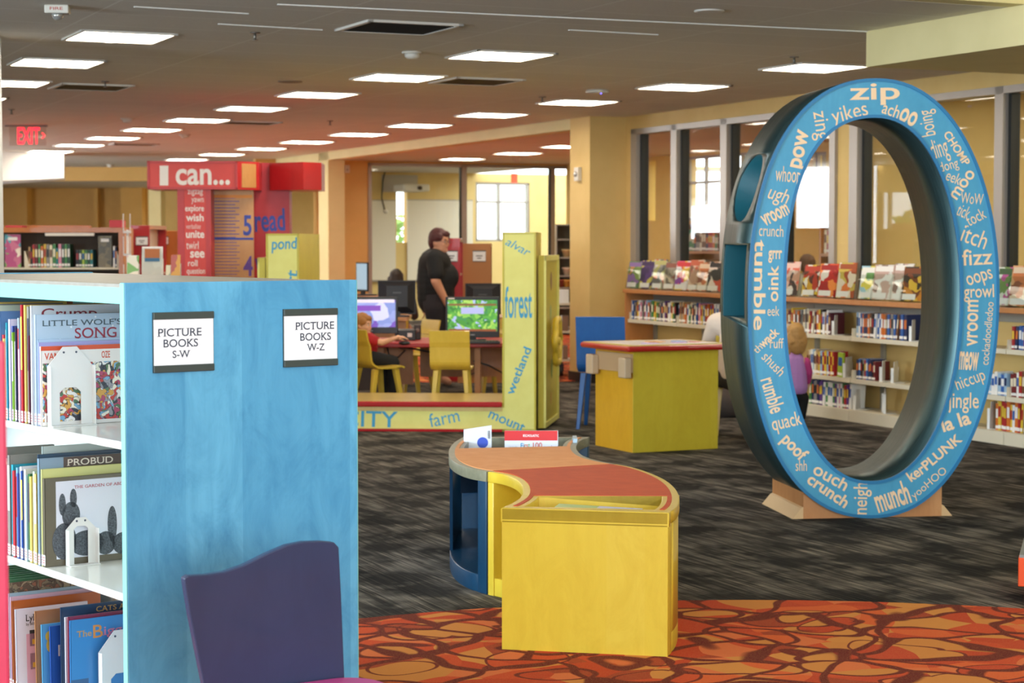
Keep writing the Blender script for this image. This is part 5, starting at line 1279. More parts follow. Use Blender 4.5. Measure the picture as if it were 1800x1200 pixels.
cover_patch(o_, M, 'title_strip', .070, .265, .262, .304 - .014, mat('strip_brown', '#5a4a42', .4)); cover_text(o_, M, [('PROBUD', .082, .215, .266, .284, '#e9e2d2', .01, True)]); y += .013
o_, M = pbook(y, .008, .300, .265, s2, '#35495f', 'dark slate picture book top edge behind the brown title', T2); y += .0095
o_, M = pbook(y, .006, .32, .27, s2, '#b9c9c4', 'tall grey green picture book rising under the top shelf', T2, x0=.03); y += .008
cols2 = ['#e3d37a', '#c9d8c2', '#dfc86a', '#2d6f3e', '#b7d7e4', '#e6e3d6', '#274f9e', '#e8e9ee', '#3f57a6', '#7fb6d8', '#c8323c', '#2aa0b4', '#8f8d86', '#e6e3d6', '#6a5a8c']
hs2 = [.245, .25, .235, .24, .235, .25, .245, .255, .235, .25, .24, .255, .28, .26, .25]
spine_run(y, ypos(-40), s2, hs2, cols2, 'on the middle shelf', T2, wr=(.009, .017))
big_end(None, yB_ - .012, s2, 'white arched metal bookend in front of the garden picture book', .086, .128, .82, .112)
o_ = thing('picture_book', 'pale green forget me not picture book standing near the panel', 'book', FB.w(.055, .115, s2 + .001), FB.a + math.radians(-14))
b = MB(); b.box(0, .19, 0, .014, 0, .205); b.build('cover', mat('cover_mint', '#bcd3c2', .35), o_); M = Matrix.Identity(4)
for tx, z in (('forget', .165), ('me not', .138)): cover_text(o_, M, [(tx, .03, .085, z, z + .018, '#8aa596', 0, False)])
cover_patch(o_, M, 'cover_picture', .03, .075, .055, .12, patchwork('forget_art', ['#d8cfa8', '#9ab7b0', '#7c8f7a', '#caa98a'], 30, .4, 4))
cover_patch(o_, M, 'barcode_label', .03, .06, .008, .024, m_lab)
b = MB(); b.box(.003, .187, .002, .012, .204, .2065); b.build('page_block', m_page, o_)
# bottom shelf: leaning books -----------------------------------------------------------
T3 = 'bottom shelf picture books'
yC = ypos(118, .03)
ln = [(120, '#3f8ccb', .258, 'bright blue picture book titled The Bigge with gold letters', 0.0), (117, '#8c2f4a', .266, 'dark pink picture book peeping behind the bright blue one', 0.0), (112, '#dfe2f0', .262, 'pale lilac spined picture book beside the bright blue one', -.01),
      (104, '#26405e', .284, 'navy picture book titled CATS AND behind the others', -.0), (86, '#2b5cb4', .222, 'royal blue picture book with white stripes on its cover', -.03), (71, '#5fb0d8', .218, 'light blue picture book with a yellow duck shape', -.03), (60, '#b07a4e', .248, 'tan picture book with plaid pictures leaning back', -.03),
      (25, '#dde3f4', .232, 'white picture book titled Lyle with window pictures', -.03), (19, '#b5622e', .252, 'rust orange picture book behind the Lyle one', -.02), (16, '#d8b9cf', .262, 'pale pink picture book edge near the top of the bottom row', -.02), (13.5, '#9fc0cf', .270, 'pale blue and green picture book near the back of the bottom row', -.02),
      (9, '#8c8268', .296, 'large brown patterned picture book standing on the bottom shelf', -.02)]
for (pxl, c, h, lb, le) in ln:
    d = .235; dx_ = .014
    m_ = c if 'patterned' not in lb else patchwork('old_map_print', ['#8c8268', '#a5977a', '#6a5a4a', '#9a6a52', '#b5a88a'], 40, .4, 6, line='#4a4238')
    o_, M = pbook(ypos(pxl, .016), .006, h, d + (.03 if h > .24 else -.02), s3, m_, lb, T3, le, dx_)
    if 'Bigge' in lb:
        cover_text(o_, M, [('The', .018, .060, .212, .228, '#c9a15a', 0, True), ('B', .064, .092, .205, .239, '#d9964a', .02, True), ('igges', .095, .19, .209, .231, '#d98aa6', .01, True)])
        cover_patch(o_, M, 'cover_picture', .0, .05, .0, .10, mat('picture_slate', '#3c6690', .4))
    if 'Lyle' in lb:
        cover_text(o_, M, [('Lyle', .030, .066, .196, .214, '#23252e', .01, True), ('by BERNARD', .030, .085, .184, .191, '#4a4a58', 0, True)])
        for z in (.06, .125): cover_patch(o_, M, 'window_picture', .04, .085, z, z + .045, mat('picture_charcoal', '#2c3238', .5)); cover_patch(o_, M, 'window_pane_picture', .047, .082, z + .005, z + .019, mat('picture_gold', '#d8a93c', .5), -.0006)
        cover_patch(o_, M, 'pink_wall_picture', .03, .2, .0, .16, mat('picture_pink', '#d9a9c0', .5))
    if 'CATS' in lb: cover_text(o_, M, [('CATS AND', .10, .22, .262, .276, '#c9a15a', 0, True)])
    if 'duck' in lb: cover_blobs(o_, M, 'duck_shape', [(.03, .16, .018, .022), (.022, .185, .012, .014)], mat('duck_yellow', '#e9c93a', .5))
    if 'stripes' in lb:
        for k in range(4): cover_patch(o_, M, 'white_stripe', .022 + .006*k, .026 + .006*k, .14, .17, m_lab)
spine_run(ypos(5, .016), ypos(-60), s3, [.29, .30, .28], ['#8f8d86', '#4a7f5a', '#5d86b8'], 'on the bottom shelf', T3)
b_e = big_end(None, ypos(120, .016) - .02, s3, 'white metal bookend on the bottom shelf in front of the blue book', .13, .222, .48, .15)
# striped book lying over the bottom row
t = thing('picture_book', 'teal picture book with black and orange striped edge, on top of the bottom row', 'book', FB.w(.05, yC + .33, s3 + .385 - .0), FB.a)
# ---- purple reading chair
Yc = 4.35
FCc = Fr((atY(470, 1000, Yc).x, Yc, 0), 33.0)
def cpt(px, py): p = FCc.xz(px, py, 0); return (p.x, p.z)
prof = [(357 + 4, 1215), (334, 1080), (325, 1026), (324, 1016), (331, 1011.5), (362, 1010), (395, 1005), (430, 993), (470, 973), (505, 958), (535, 952), (565, 951), (588, 953), (596, 962), (600, 1040), (606, 1190), (607, 1215)]
m_pur = stained('chair_purple', '#2e3654', '#29304c', '#323a5a', .42, 2, 0, .2); m_pur.node_tree.nodes['Principled BSDF'].inputs['Specular IOR Level'].default_value = .4
ch = thing('reading_chair', 'dark purple chair with wavy backrest and pink seat before the blue bookcase', 'chair', FCc.w(0, 0), FCc.a)
P2 = [cpt(*p) for p in prof]; tk = .022
b = MB(); b.prism([(p[0], p[1]) for p in P2], 0, tk, axis='y'); b.build('backrest', m_pur, ch, bevel=.003)
zs_ = cpt(600, 1190)[1]; xl_, xr_ = cpt(345, 1190)[0], cpt(640, 1190)[0]
m_pink = mat('seat_pink', '#c4488f', .55)
def rr_poly(x0, x1, y0, y1, r, n=6):
    out = []
    for cx, cy, a0 in ((x1 - r, y1 - r, 0), (x0 + r, y1 - r, 90), (x0 + r, y0 + r, 180), (x1 - r, y0 + r, 270)):
        for i in range(n + 1): a = math.radians(a0 + 90 * i / n); out.append((cx + r * math.cos(a), cy + r * math.sin(a)))
    return out
b = MB(); b.prism(rr_poly(xl_ + .05, xr_ - .005, -.40, -.004, .09), zs_ - .04, zs_ + .004); b.build('seat', m_pink, ch, bevel=.012, seg=3)
for sx in (xl_ + .08, xr_ - .06):
    for yy in (-.36, -.03):
        b = MB(); b.hexa([(sx - .014, yy - .014, 0), (sx + .014, yy - .014, 0), (sx + .014, yy + .014, 0), (sx - .014, yy + .014, 0)], [(sx - .02, yy - .02, zs_ - .04), (sx + .02, yy - .02, zs_ - .04), (sx + .02, yy + .02, zs_ - .04), (sx - .02, yy + .02, zs_ - .04)]); b.build('leg', m_pur, ch)
# ---- red bookcase at the very left edge
_p = atY(9, 760, 3.0); _a = math.radians(21)
FRd = Fr((_p.x - .62 * math.cos(_a), 3.0 - .62 * math.sin(_a), 0), 21.0)
m_redp = stained('bookcase_red', '#c2264a', '#b32043', '#cb2f52', .45, 6, 0, .12)
bookcase('picture_bookcase', 'red bookcase whose panel edge just enters the left side of the picture', FRd, .62, .9, EYE - (600 - HZ) / FPX * 3.0, m_redp, m_redp, [.95, .58, .2])
bpy.data.objects.remove(t)
# orange cube edge at the right
FO = Fr(fl(1789, 1056), -17.0)
zo = EYE - (978 - HZ) / FPX * FO.o.y
t = thing('storage_cube', 'bright orange cube seat with grey top at the right edge', 'cube seat', FO.w(0, 0), FO.a)
b = MB(); b.box(.025, .45, .02, .45, 0, zo - .12); b.build('cube_body', mat('orange_vinyl', '#f2541a', .5), t); b = MB(); b.box(0, .47, 0, .47, zo - .16 + .03, zo - .012); b.build('cube_rim', MATS['orange_vinyl'], t, bevel=.004)
b = MB(); b.box(.004, .466, .004, .466, zo - .012, zo); b.build('cube_top', mat('grey_vinyl', '#8f918d', .6), t)
# ================================================================== PEOPLE
m_skin = mat('skin_fair', '#d59a78', .55); m_skin2 = mat('skin_light', '#e2ad8d', .55)
def skin_body(name, nodes_, edges, m, parent, extra=None, vox=.009):
    """one continuous tapering surface grown round connected joints"""
    q = MB(); R = lambda r: (r, r) if not isinstance(r, tuple) else r
    for (i, j) in edges:
        a, c = Vector(nodes_[i][0]), Vector(nodes_[j][0]); ra, rc = R(nodes_[i][1]), R(nodes_[j][1]); n = max(3, int((c - a).length / (min(min(ra), min(rc)) * .35)) + 1); n = min(n, 22)
        for k in range(n + 1):
            u = k / n; p = a.lerp(c, u); rx_, ry_ = ra[0] + (rc[0] - ra[0]) * u, ra[1] + (rc[1] - ra[1]) * u; q.ell(p, (rx_, ry_, (rx_ + ry_) / 2), 12, 8)
    vs = [tuple(v) for v in q.v]; fs = [tuple(f) for f in q.f]
    if extra: k = len(vs); vs += [tuple(v) for v in extra.v]; fs += [tuple(i + k for i in f) for f in extra.f]
    m2 = bpy.data.meshes.new(name); m2.from_pydata(vs, [], fs)
    bm = bmesh.new(); bm.from_mesh(m2); bmesh.ops.remove_doubles(bm, verts=bm.verts, dist=1e-6); bmesh.ops.recalc_face_normals(bm, faces=bm.faces); bm.to_mesh(m2); bm.free()
    o = bpy.data.objects.new(name, m2); COL.objects.link(o)
    r = o.modifiers.new('r', 'REMESH'); r.mode = 'VOXEL'; r.voxel_size = vox
    sm = o.modifiers.new('sm', 'SMOOTH'); sm.iterations = 3; sm.factor = .5
    bpy.context.view_layer.update(); dg = bpy.context.evaluated_depsgraph_get(); m3 = bpy.data.meshes.new_from_object(o.evaluated_get(dg)); o.modifiers.clear(); o.data = m3
    m3.materials.clear(); m3.materials.append(m); m3.polygons.foreach_set('use_smooth', [True] * len(m3.polygons)); o.parent = parent; return o
def head_into(mb, c, s, yaw, tilt=0.0):
    """adds a head with nose, chin, ears and brow; looks along local +x turned by yaw; s = head height"""
    Mh = Matrix.Translation(c) @ Matrix.Rotation(yaw, 4, 'Z') @ Matrix.Rotation(tilt, 4, 'Y'); old = mb.M; mb.M = old @ Mh
    mb.ell((-.01*s, 0, .06*s), (.40*s, .335*s, .44*s), 18, 12)
    mb.ell((.10*s, 0, -.19*s), (.27*s, .25*s, .30*s), 16, 10)
    mb.ell((.36*s, 0, -.08*s), (.07*s, .05*s, .09*s), 8, 6); mb.ell((.31*s, 0, -.37*s), (.09*s, .10*s, .07*s), 8, 6)
    mb.ell((.33*s, 0, -.23*s), (.06*s, .10*s, .035*s), 8, 6)
    for k in (-1, 1): mb.ell((-.02*s, k*.335*s, -.04*s), (.07*s, .035*s, .10*s), 8, 6); mb.ell((.26*s, k*.15*s, -.12*s), (.1*s, .1*s, .08*s), 8, 6)
    mb.M = old; return Mh
def face_parts(t, Mh, s, eye='#3b2a20', lips='#b5645a', glasses=False):
    for k in (-1, 1):
        b = MB(); b.M = Mh; b.ell((.345*s, k*.13*s, .0), (.03*s, .05*s, .028*s), 10, 6); b.build('eye', mat('eye_white', '#e9e4de', .3), t)
        b = MB(); b.M = Mh; b.ell((.372*s, k*.13*s, .0), (.012*s, .024*s, .024*s), 8, 6); b.build('iris', mat('iris_' + eye[1:], eye, .3), t)
        b = MB(); b.M = Mh; b.tube([(.37*s, k*.07*s, .07*s), (.375*s, k*.13*s, .09*s), (.35*s, k*.2*s, .075*s)], .012*s, 6); b.build('eyebrow', mat('brow_brown', '#4a3020', .7), t)
    b = MB(); b.M = Mh; b.tube([(.345*s, -.09*s, -.215*s), (.388*s, 0, -.235*s), (.345*s, .09*s, -.215*s)], [.010*s, .022*s, .010*s], 8); b.build('lips', mat('lip_' + lips[1:], lips, .45), t)
    if glasses:
        b = MB(); b.M = Mh
        for k in (-1, 1): b.tube([(.40*s, k*(.135 + .10*math.cos(2*PI*i/16))*s, (-.01 + .07*math.sin(2*PI*i/16))*s) for i in range(16)], .009*s, 5, closed=True); b.tube([(.40*s, k*.235*s, .0), (.2*s, k*.35*s, .01*s), (-.02*s, k*.37*s, .0)], .008*s, 5)
        b.tube([(.40*s, -.035*s, 0), (.41*s, 0, .01*s), (.40*s, .035*s, 0)], .008*s, 5); b.build('glasses', mat('glasses_wire', '#6a5a58', .3, metal=.6), t)
def hand_into(mb, w, d, up, s, curl=.5):
    """palm and five fingers; w wrist point, d direction of the fingers, up back of the hand"""
    w, d, up = Vector(w), Vector(d).normalized(), Vector(up).normalized(); sd = d.cross(up).normalized()
    def seg(a, b_, r0, r1): mb.tube([a, (a + b_) / 2, b_], [r0, (r0 + r1) / 2, r1], 8)
    mb.ell(w + d * .045 * s, (.045 * s, .045 * s, .02 * s), 10, 8) if abs(up.z) > .7 else mb.ell(w + d * .045 * s, (.045 * s, .022 * s, .045 * s), 10, 8)
    for i, (off, L) in enumerate(((-.030, .066), (-.010, .076), (.010, .070), (.029, .055))):
        a = w + d * .080 * s + sd * off * s; m_ = a + (d * .8 - up * curl * .5) .normalized() * L * .5 * s; e = m_ + (d * (1 - curl) - up * curl).normalized() * L * .5 * s
        seg(a - d * .02 * s, m_, .0095 * s, .0085 * s); seg(m_, e, .0085 * s, .0065 * s)
    a = w + d * .03 * s - sd * .03 * s; m_ = a + (d * .6 - sd * .8).normalized() * .035 * s; e = m_ + (d * .9 - sd * .2 - up * .3).normalized() * .03 * s; seg(a, m_, .012 * s, .010 * s); seg(m_, e, .010 * s, .008 * s)
def hair_cap(t, Mh, s, m, fringe=.0, back=.0, name='hair', long_=0.0, vox=.006):
    b = MB(); b.M = Mh
    b.ell((-.07*s, 0, .16*s), (.42*s, .385*s, .42*s), 18, 12); b.ell((-.22*s, 0, -.02*s), (.28*s, .34*s, .36*s), 14, 10)
    if fringe: b.ell((.24*s, .05*s, .30*s), (.18*s, .27*s, .14*s), 12, 8); b.ell((.12*s, -.26*s, .18*s), (.2*s, .12*s, .18*s), 12, 8); b.ell((.12*s, .26*s, .18*s), (.2*s, .12*s, .18*s), 12, 8)
    if long_:
        b.ell((-.24*s, 0, -.35*s), (.24*s, .40*s, .5*s * long_), 14, 10)
        for k in range(9): a = -1.3 + 2.6 * k / 8; b.tube([(-.28*s*math.cos(a*.6), .38*s*math.sin(a), .1*s), (-.4*s*math.cos(a*.6), .42*s*math.sin(a), -.3*s), (-.34*s*math.cos(a*.6), (.36 + .04*(k % 2))*s*math.sin(a), (-.62 - .08*(k % 3))*s*long_)], [.09*s, .10*s, .03*s], 7)
    me = b.build('tmp', m); r = me.modifiers.new('r', 'REMESH'); r.mode = 'VOXEL'; r.voxel_size = vox
    tx = bpy.data.textures.new('hairtex', 'CLOUDS'); tx.noise_scale = .04
    dm = me.modifiers.new('d', 'DISPLACE'); dm.texture = tx; dm.strength = .012; dm.mid_level = .5
    bpy.context.view_layer.update(); dg = bpy.context.evaluated_depsgraph_get(); m3 = bpy.data.meshes.new_from_object(me.evaluated_get(dg)); bpy.data.objects.remove(me)
    m3.materials.clear(); m3.materials.append(m); m3.polygons.foreach_set('use_smooth', [True] * len(m3.polygons)); o = bpy.data.objects.new(name, m3); COL.objects.link(o); o.parent = t; return o
def V3(*a): return tuple(a)
# ---- standing woman, body turned to the right, head towards the camera's right
WY = 19.7; Pw = atY(768, 600, WY)
wz = lambda py: EYE - (py - HZ) / FPX * WY
t = thing('person', 'smiling standing person with short dark red hair, glasses and a black shirt', 'person', (Pw.x, WY, 0), 0)
zt = wz(403); zh_ = zt - .125; zsx = wz(455); zw = wz(527); K = 1.06
hn = MB(); Mh = head_into(hn, (.03, -.02, zh_), .25, -.55)
hand_into(hn, (.17, -.17, .72), (.35, -.1, -.9), (.9, 0, .3), .95, .4); hand_into(hn, (-.12, .2, .80), (-.1, .1, -.9), (.9, 0, .2), .95, .4)
N = [((-.01, 0, .93), (.165, .17)), ((-.01, 0, 1.08), (.17, .165)), ((-.02, 0, 1.24), (.155, .175)), ((0, 0, 1.36), (.07, .075)), ((.02, -.01, 1.47), (.055, .055)),
     ((-.02, -.18, 1.31), .065), ((.0, -.24, 1.08), .05), ((.17, -.17, .73), .026), ((-.02, .18, 1.31), .065), ((-.10, .24, 1.08), .05), ((-.12, .20, .81), .026),
     ((0, -.10, .80), .11), ((.01, -.10, .48), .068), ((0, -.10, .09), .042), ((.12, -.11, .04), .035), ((0, .10, .80), .11), ((.0, .10, .48), .068), ((-.02, .10, .09), .042), ((.10, .11, .04), .035)]
E_ = [(0, 1), (1, 2), (2, 3), (3, 4), (2, 5), (5, 6), (6, 7), (2, 8), (8, 9), (9, 10), (0, 11), (11, 12), (12, 13), (13, 14), (0, 15), (15, 16), (16, 17), (17, 18)]
fz_ = (zt - .02) / 1.6
skin_body('body', [((n[0][0], n[0][1], n[0][2] * .985), n[1]) for n in N], E_, m_skin, t, hn, .009)
face_parts(t, Mh, .25, glasses=True)
hair_cap(t, Mh, .25, mat('hair_dark_red', '#4a1c1a', .6), fringe=1, vox=.008)
gr = lambda r, a: (r[0] + a, r[1] + a) if isinstance(r, tuple) else r + a
Sh = [(N[0][0][:2] + (.90,), (.195, .19)), (N[1][0], (.20, .19)), (N[2][0], (.175, .19)), ((0, 0, 1.335), (.085, .09)), (N[5][0], .085), ((.0, -.225, 1.16), .082), (N[8][0], .085), ((-.06, .225, 1.16), .08), ((.06, 0, 1.12), (.17, .15))]
skin_body('black_shirt', [((n[0][0], n[0][1], n[0][2] * .985), n[1]) for n in Sh], [(0, 1), (1, 2), (2, 3), (2, 4), (4, 5), (2, 6), (6, 7), (1, 8)], mat('shirt_black', '#161616', .85), t, None, .011)
skin_body('trousers', [((n[0][0], n[0][1], n[0][2] * .985), gr(n[1], .018)) for n in (N[0], N[11], N[12], N[13], N[15], N[16], N[17])], [(0, 1), (1, 2), (2, 3), (0, 4), (4, 5), (5, 6)], mat('trousers_dark', '#2a262b', .85), t, None, .011)
# ---- girl in red at the computer
gY = 16.3; Pg = atY(643, 600, gY)
t = thing('person', 'small seated child in a red shirt with one hand on the mouse', 'person', (Pg.x, gY, 0), 0)
gz = lambda py: EYE - (py - HZ) / FPX * gY
gx = lambda px: (px - 900) / FPX * gY - Pg.x
hn = MB(); hc = (gx(638), 0, gz(571)); Mh = head_into(hn, hc, .185, -.45)
wr = Vector((gx(700), .02, gz(592))); hand_into(hn, wr, (1, 0, -.12), (0, 0, 1), .62, .45)
wr2 = Vector((gx(690), .22, gz(597))); hand_into(hn, wr2, (1, .1, -.1), (0, 0, 1), .62, .35)
sz_ = .43
N = [((gx(641), 0, sz_ + .07), .085), ((gx(645), 0, gz(610)), .078), ((gx(647), 0, gz(597)), .06), ((gx(642), 0, gz(586)), .032), (hc, .03),
     ((gx(650), -.085, gz(596)), .032), ((gx(672), -.10, gz(601)), .026), (tuple(wr), .016), ((gx(650), .085, gz(596)), .032), ((gx(668), .16, gz(603)), .026), (tuple(wr2), .016),
     ((gx(650), -.06, sz_ + .05), .062), ((gx(692), -.07, sz_ + .02), .045), ((gx(690), -.07, .10), .028), ((gx(704), -.07, .04), .024), ((gx(648), .06, sz_ + .05), .062), ((gx(683), .08, sz_ + .02), .045), ((gx(668), .08, .10), .028), ((gx(682), .08, .04), .024)]
skin_body('body', N, E_, m_skin2, t, hn, .006)
face_parts(t, Mh, .185, eye='#5a4a3a')
hair_cap(t, Mh, .185, mat('hair_light_brown', '#a5703a', .6), fringe=1, long_=.55, vox=.006)
skin_body('red_shirt', [(N[0][0], .10), (N[1][0], .092), (N[2][0], .07), (N[5][0], .045), ((gx(660), -.093, gz(599)), .042), (N[8][0], .045), ((gx(658), .12, gz(600)), .042)], [(0, 1), (1, 2), (2, 3), (3, 4), (2, 5), (5, 6)], mat('shirt_red', '#b01a22', .8), t, None, .008)
skin_body('leggings', [((gx(641), 0, sz_ + .055), .09)] + [(N[i][0], N[i][1] + .009) for i in (11, 12, 13, 15, 16, 17)], [(0, 1), (1, 2), (2, 3), (0, 4), (4, 5), (5, 6)], mat('leggings_black', '#121316', .85), t, None, .008)
for i in (14, 18):
    b = MB(); c = N[i][0]; b.ell((c[0] - .005, c[1], .03), (.075, .036, .03), 12, 8); b.build('shoe', mat('shoe_blue', '#274a6e', .6), t)
# ---- toddler by the shelves, back to us
tY = 15.55; Pt = atY(1398, 600, tY)
t = thing('person', 'toddler with blonde hair, lilac top and black leggings seen through the ring', 'person', (Pt.x, tY, 0), 0)
tz = lambda py: EYE - (py - HZ) / FPX * tY
hn = MB(); Mh = head_into(hn, (0, .0, tz(588)), .175, 1.75)
hand_into(hn, (.115, .06, tz(672)), (0, .3, -.9), (1, 0, 0), .5, .3); hand_into(hn, (-.12, .05, tz(672)), (0, .3, -.9), (-1, 0, 0), .5, .3)
N = [((0, 0, tz(688)), .085), ((0, 0, tz(655)), .082), ((0, 0, tz(635)), .065), ((0, 0, tz(620)), .032), ((0, 0, tz(604)), .03), ((.085, 0, tz(637)), .03), ((.108, .02, tz(655)), .026), ((.115, .06, tz(671)), .016),
     ((-.085, 0, tz(637)), .03), ((-.108, .02, tz(655)), .026), ((-.12, .05, tz(671)), .016), ((.05, 0, tz(700)), .055), ((.05, 0, tz(722)), .04), ((.05, 0, .05), .028), ((.05, .05, .03), .022), ((-.05, 0, tz(700)), .055), ((-.05, 0, tz(722)), .04), ((-.05, 0, .05), .028), ((-.05, .05, .03), .022)]
skin_body('body', N, E_, m_skin2, t, hn, .006); face_parts(t, Mh, .175)
hair_cap(t, Mh, .175, mat('hair_blonde', '#b58a4e', .6), fringe=1, long_=1.15, vox=.006)
skin_body('lilac_top', [((0, 0, tz(680)), .105), (N[1][0], .095), (N[2][0], .078), ((.0, 0, tz(625)), .045)], [(0, 1), (1, 2), (2, 3)], mat('top_lilac', '#b889d0', .8), t, None, .008)
for s in (5, 8):
    skin_body('pink_sleeve', [(N[s][0], .042), (N[s+1][0], .038), (N[s+2][0], .026)], [(0, 1), (1, 2)], mat('sleeve_pink', '#c9468f', .8), t, None, .006)
skin_body('leggings', [((0, 0, tz(692)), .09)] + [(N[i][0], N[i][1] + .010) for i in (11, 12, 13, 15, 16, 17)], [(0, 1), (1, 2), (2, 3), (0, 4), (4, 5), (5, 6)], MATS['leggings_black'], t, None, .008)
# ---- seated adult behind the ring, right of the light table
aY = 14.30; Pa = atY(1300, 600, aY)
az = lambda py: EYE - (py - HZ) / FPX * aY
t = thing('person', 'seated person in a pale top and dark trousers mostly hidden behind the ring', 'person', (Pa.x, aY, 0), 0)
hn = MB(); Mh = head_into(hn, (.07, .30, az(520)), .21, 1.2)
hand_into(hn, (.25, .62, .55), (.2, 1, -.1), (0, 0, 1), .9, .4); hand_into(hn, (-.12, .62, .55), (.1, 1, -.1), (0, 0, 1), .9, .4)
N = [((0, .08, .52), .14), ((.01, .12, .68), .135), ((.02, .17, .83), .12), ((.05, .24, .93), .055), ((.06, .28, .99), .05), ((.19, .20, .85), .055), ((.24, .36, .66), .042), ((.25, .61, .56), .026), ((-.15, .20, .85), .055), ((-.20, .36, .66), .042), ((-.13, .61, .56), .026),
     ((.10, .2, .47), .09), ((.16, .56, .45), .065), ((.15, .60, .1), .045), ((.15, .72, .045), .035), ((-.10, .2, .47), .09), ((-.16, .56, .45), .065), ((-.15, .60, .1), .045), ((-.15, .72, .045), .035)]
skin_body('body', N, E_, m_skin2, t, hn, .009); face_parts(t, Mh, .21)
hair_cap(t, Mh, .21, mat('hair_brown', '#5a3a24', .6), fringe=1, long_=.8, vox=.009)
skin_body('pale_top', [(N[0][0], .155), (N[1][0], .155), (N[2][0], .14), (N[5][0], .078), (N[6][0], .058), (N[7][0], .04), (N[8][0], .078), (N[9][0], .058), (N[10][0], .04)], [(0, 1), (1, 2), (2, 3), (3, 4), (4, 5), (2, 6), (6, 7), (7, 8)], mat('top_cream', '#e8d6c6', .8), t, None, .011)
skin_body('trousers', [((0, .09, .49), .15)] + [(N[i][0], N[i][1] + .016) for i in (11, 12, 13, 15, 16, 17)], [(0, 1), (1, 2), (2, 3), (0, 4), (4, 5), (5, 6)], mat('trousers_brown', '#3a3430', .85), t, None, .011)
# soft bag on the floor
p = fl(1282, 736); t = thing('shoulder_bag', 'dark soft bag slumped on the floor between the light table and the ring', 'bag', (p.x, p.y + .2, 0), .2)
b = MB(); b.ell((0, 0, .13), (.24, .16, .14), 20, 12, fn=lambda d: 1 + .10 * math.sin(5*d.x + 3*d.z) * math.cos(4*d.y)); b.build('bag_body', mat('bag_taupe', '#4b4039', .8), t)
b = MB(); b.tube([(-.15, 0, .2), (-.1, .0, .33), (.05, .02, .37), (.16, 0, .22)], .014, 8); b.build('bag_strap', mat('strap_black', '#1c1a1a', .7), t)
# ================================================================== COMPUTER TABLES
m_blk = mat('monitor_black', '#141416', .35); m_blk2 = mat('monitor_back', '#1d1e22', .45); m_slate = mat('monitor_slate', '#26384a', .4)
def screen_mat(name, cols, scale, seed):
    m = patchwork(name, cols, scale, .3, seed); n, l, b = nodes(m); src = b.inputs['Base Color'].links[0].from_socket
    l.new(src, b.inputs['Emission Color']); b.inputs['Emission Strength'].default_value = .28; return m
def monitor(label, px0, px1, py0, py1, Y, rz, zdesk, screen=None, back=m_blk2, name='computer_monitor'):
    a, c = atY(px0, py1, Y), atY(px1, py0, Y); w, h = c.x - a.x, c.z - a.z; zc = (a.z + c.z) / 2 - zdesk
    t = thing(name, label, 'monitor', ((a.x + c.x) / 2, Y, zdesk), rz, 'computer monitors'); r = .018
    b = MB()
    if screen:
        b.box(-w/2, w/2, 0, .035, zc - h/2, zc + h/2); b.build('casing', m_blk, t, bevel=.004)
        b = MB(); b.box(-w/2 + .02, w/2 - .02, -.002, 0, zc - h/2 + .055, zc + h/2 - .028); b.build('screen', screen, t)
        b = MB(); b.box(-.02, .02, -.0015, 0, zc - h/2 + .02, zc - h/2 + .028); b.build('logo_plate', mat('logo_silver', '#8a8d90', .4), t)
        b = MB(); b.box(-w/2 + .025, -w/2 + .08, -.0015, 0, zc + h/2 - .020, zc + h/2 - .010); b.build('sticker', m_lab, t)
    else:
        b.box(-w/2, w/2, .04, .055, zc - h/2, zc + h/2)
        b.hexa([(-w/2 + .01, .04, zc - h/2 + .01), (w/2 - .01, .04, zc - h/2 + .01), (w/2 - .01, .04, zc + h/2 - .01), (-w/2 + .01, .04, zc + h/2 - .01)], [(-w/2 + .08, 0, zc - h/2 + .07), (w/2 - .08, 0, zc - h/2 + .07), (w/2 - .08, 0, zc + h/2 - .05), (-w/2 + .08, 0, zc + h/2 - .05)])
        b.build('casing', back, t)
        b = MB(); b.box(-.04, .04, -.001, 0, zc + h*.12, zc + h*.16); b.build('logo_plate', mat('logo_grey', '#4a4c50', .4), t)
        b = MB(); b.box(-w/2 + .012, w/2 - .012, .0552, .057, zc - h/2 + .02, zc + h/2 - .012); b.build('screen', mat('screen_glow_blue', '#8aa4b4', .2, emit=.4), t)
    b = MB(); b.box(-.03, .03, .03, .05, .01, zc); b.build('stand_neck', m_blk, t); b = MB(); b.prism(rr_poly(-.12, .12, -.07, .12, .05), 0, .012); b.build('stand_base', m_blk, t); return t
zd = EYE - (603 - HZ) / FPX * 16.55
tb = thing('computer_table', 'low red edged computer table with monitors for children', 'table', (atY(760, 600, 17.1).x, 17.1, 0), 0)
xl2 = atY(600, 600, 16.6).x - tb.location.x; xr2 = atY(905, 600, 16.6).x - tb.location.x
b = MB(); b.prism(rr_poly(xl2, xr2, -.55, .45, .12), zd - .038, zd); b.build('table_top', mat('laminate_red', '#b02a28', .35), tb, bevel=.008)
b = MB(); b.box(xl2 + .3, xr2 - .9, .0, .03, .20, zd - .038); b.build('modesty_panel', m_oak, tb); b = MB(); b.box(xr2 - .85, xr2 - .1, .25, .28, .25, zd - .038); b.build('modesty_panel', m_oak, tb)
for xx in (xl2 + .3, xr2 - .35): b = MB(); b.box(xx, xx + .05, -.3, .35, 0, zd - .038); b.build('table_leg', m_oak, tb)
jun = screen_mat('screen_jungle', ['#3f8f2e', '#57a83a', '#2f7a2c', '#7fc24e', '#4a9a3c', '#9ecb5a', '#a3b7e8', '#3a8a4a'], 24, 1.0)
gam = screen_mat('screen_game', ['#7d93dc', '#93a6e8', '#8fa2e6', '#c9d2f4', '#8e9ce0', '#7d93dc', '#6f4fc0'], 9, 2.0)
mo = monitor('monitor showing a green jungle game above the middle yellow chair', 783, 878, 521.5, 593, 16.95, -.03, zd + .001, jun)
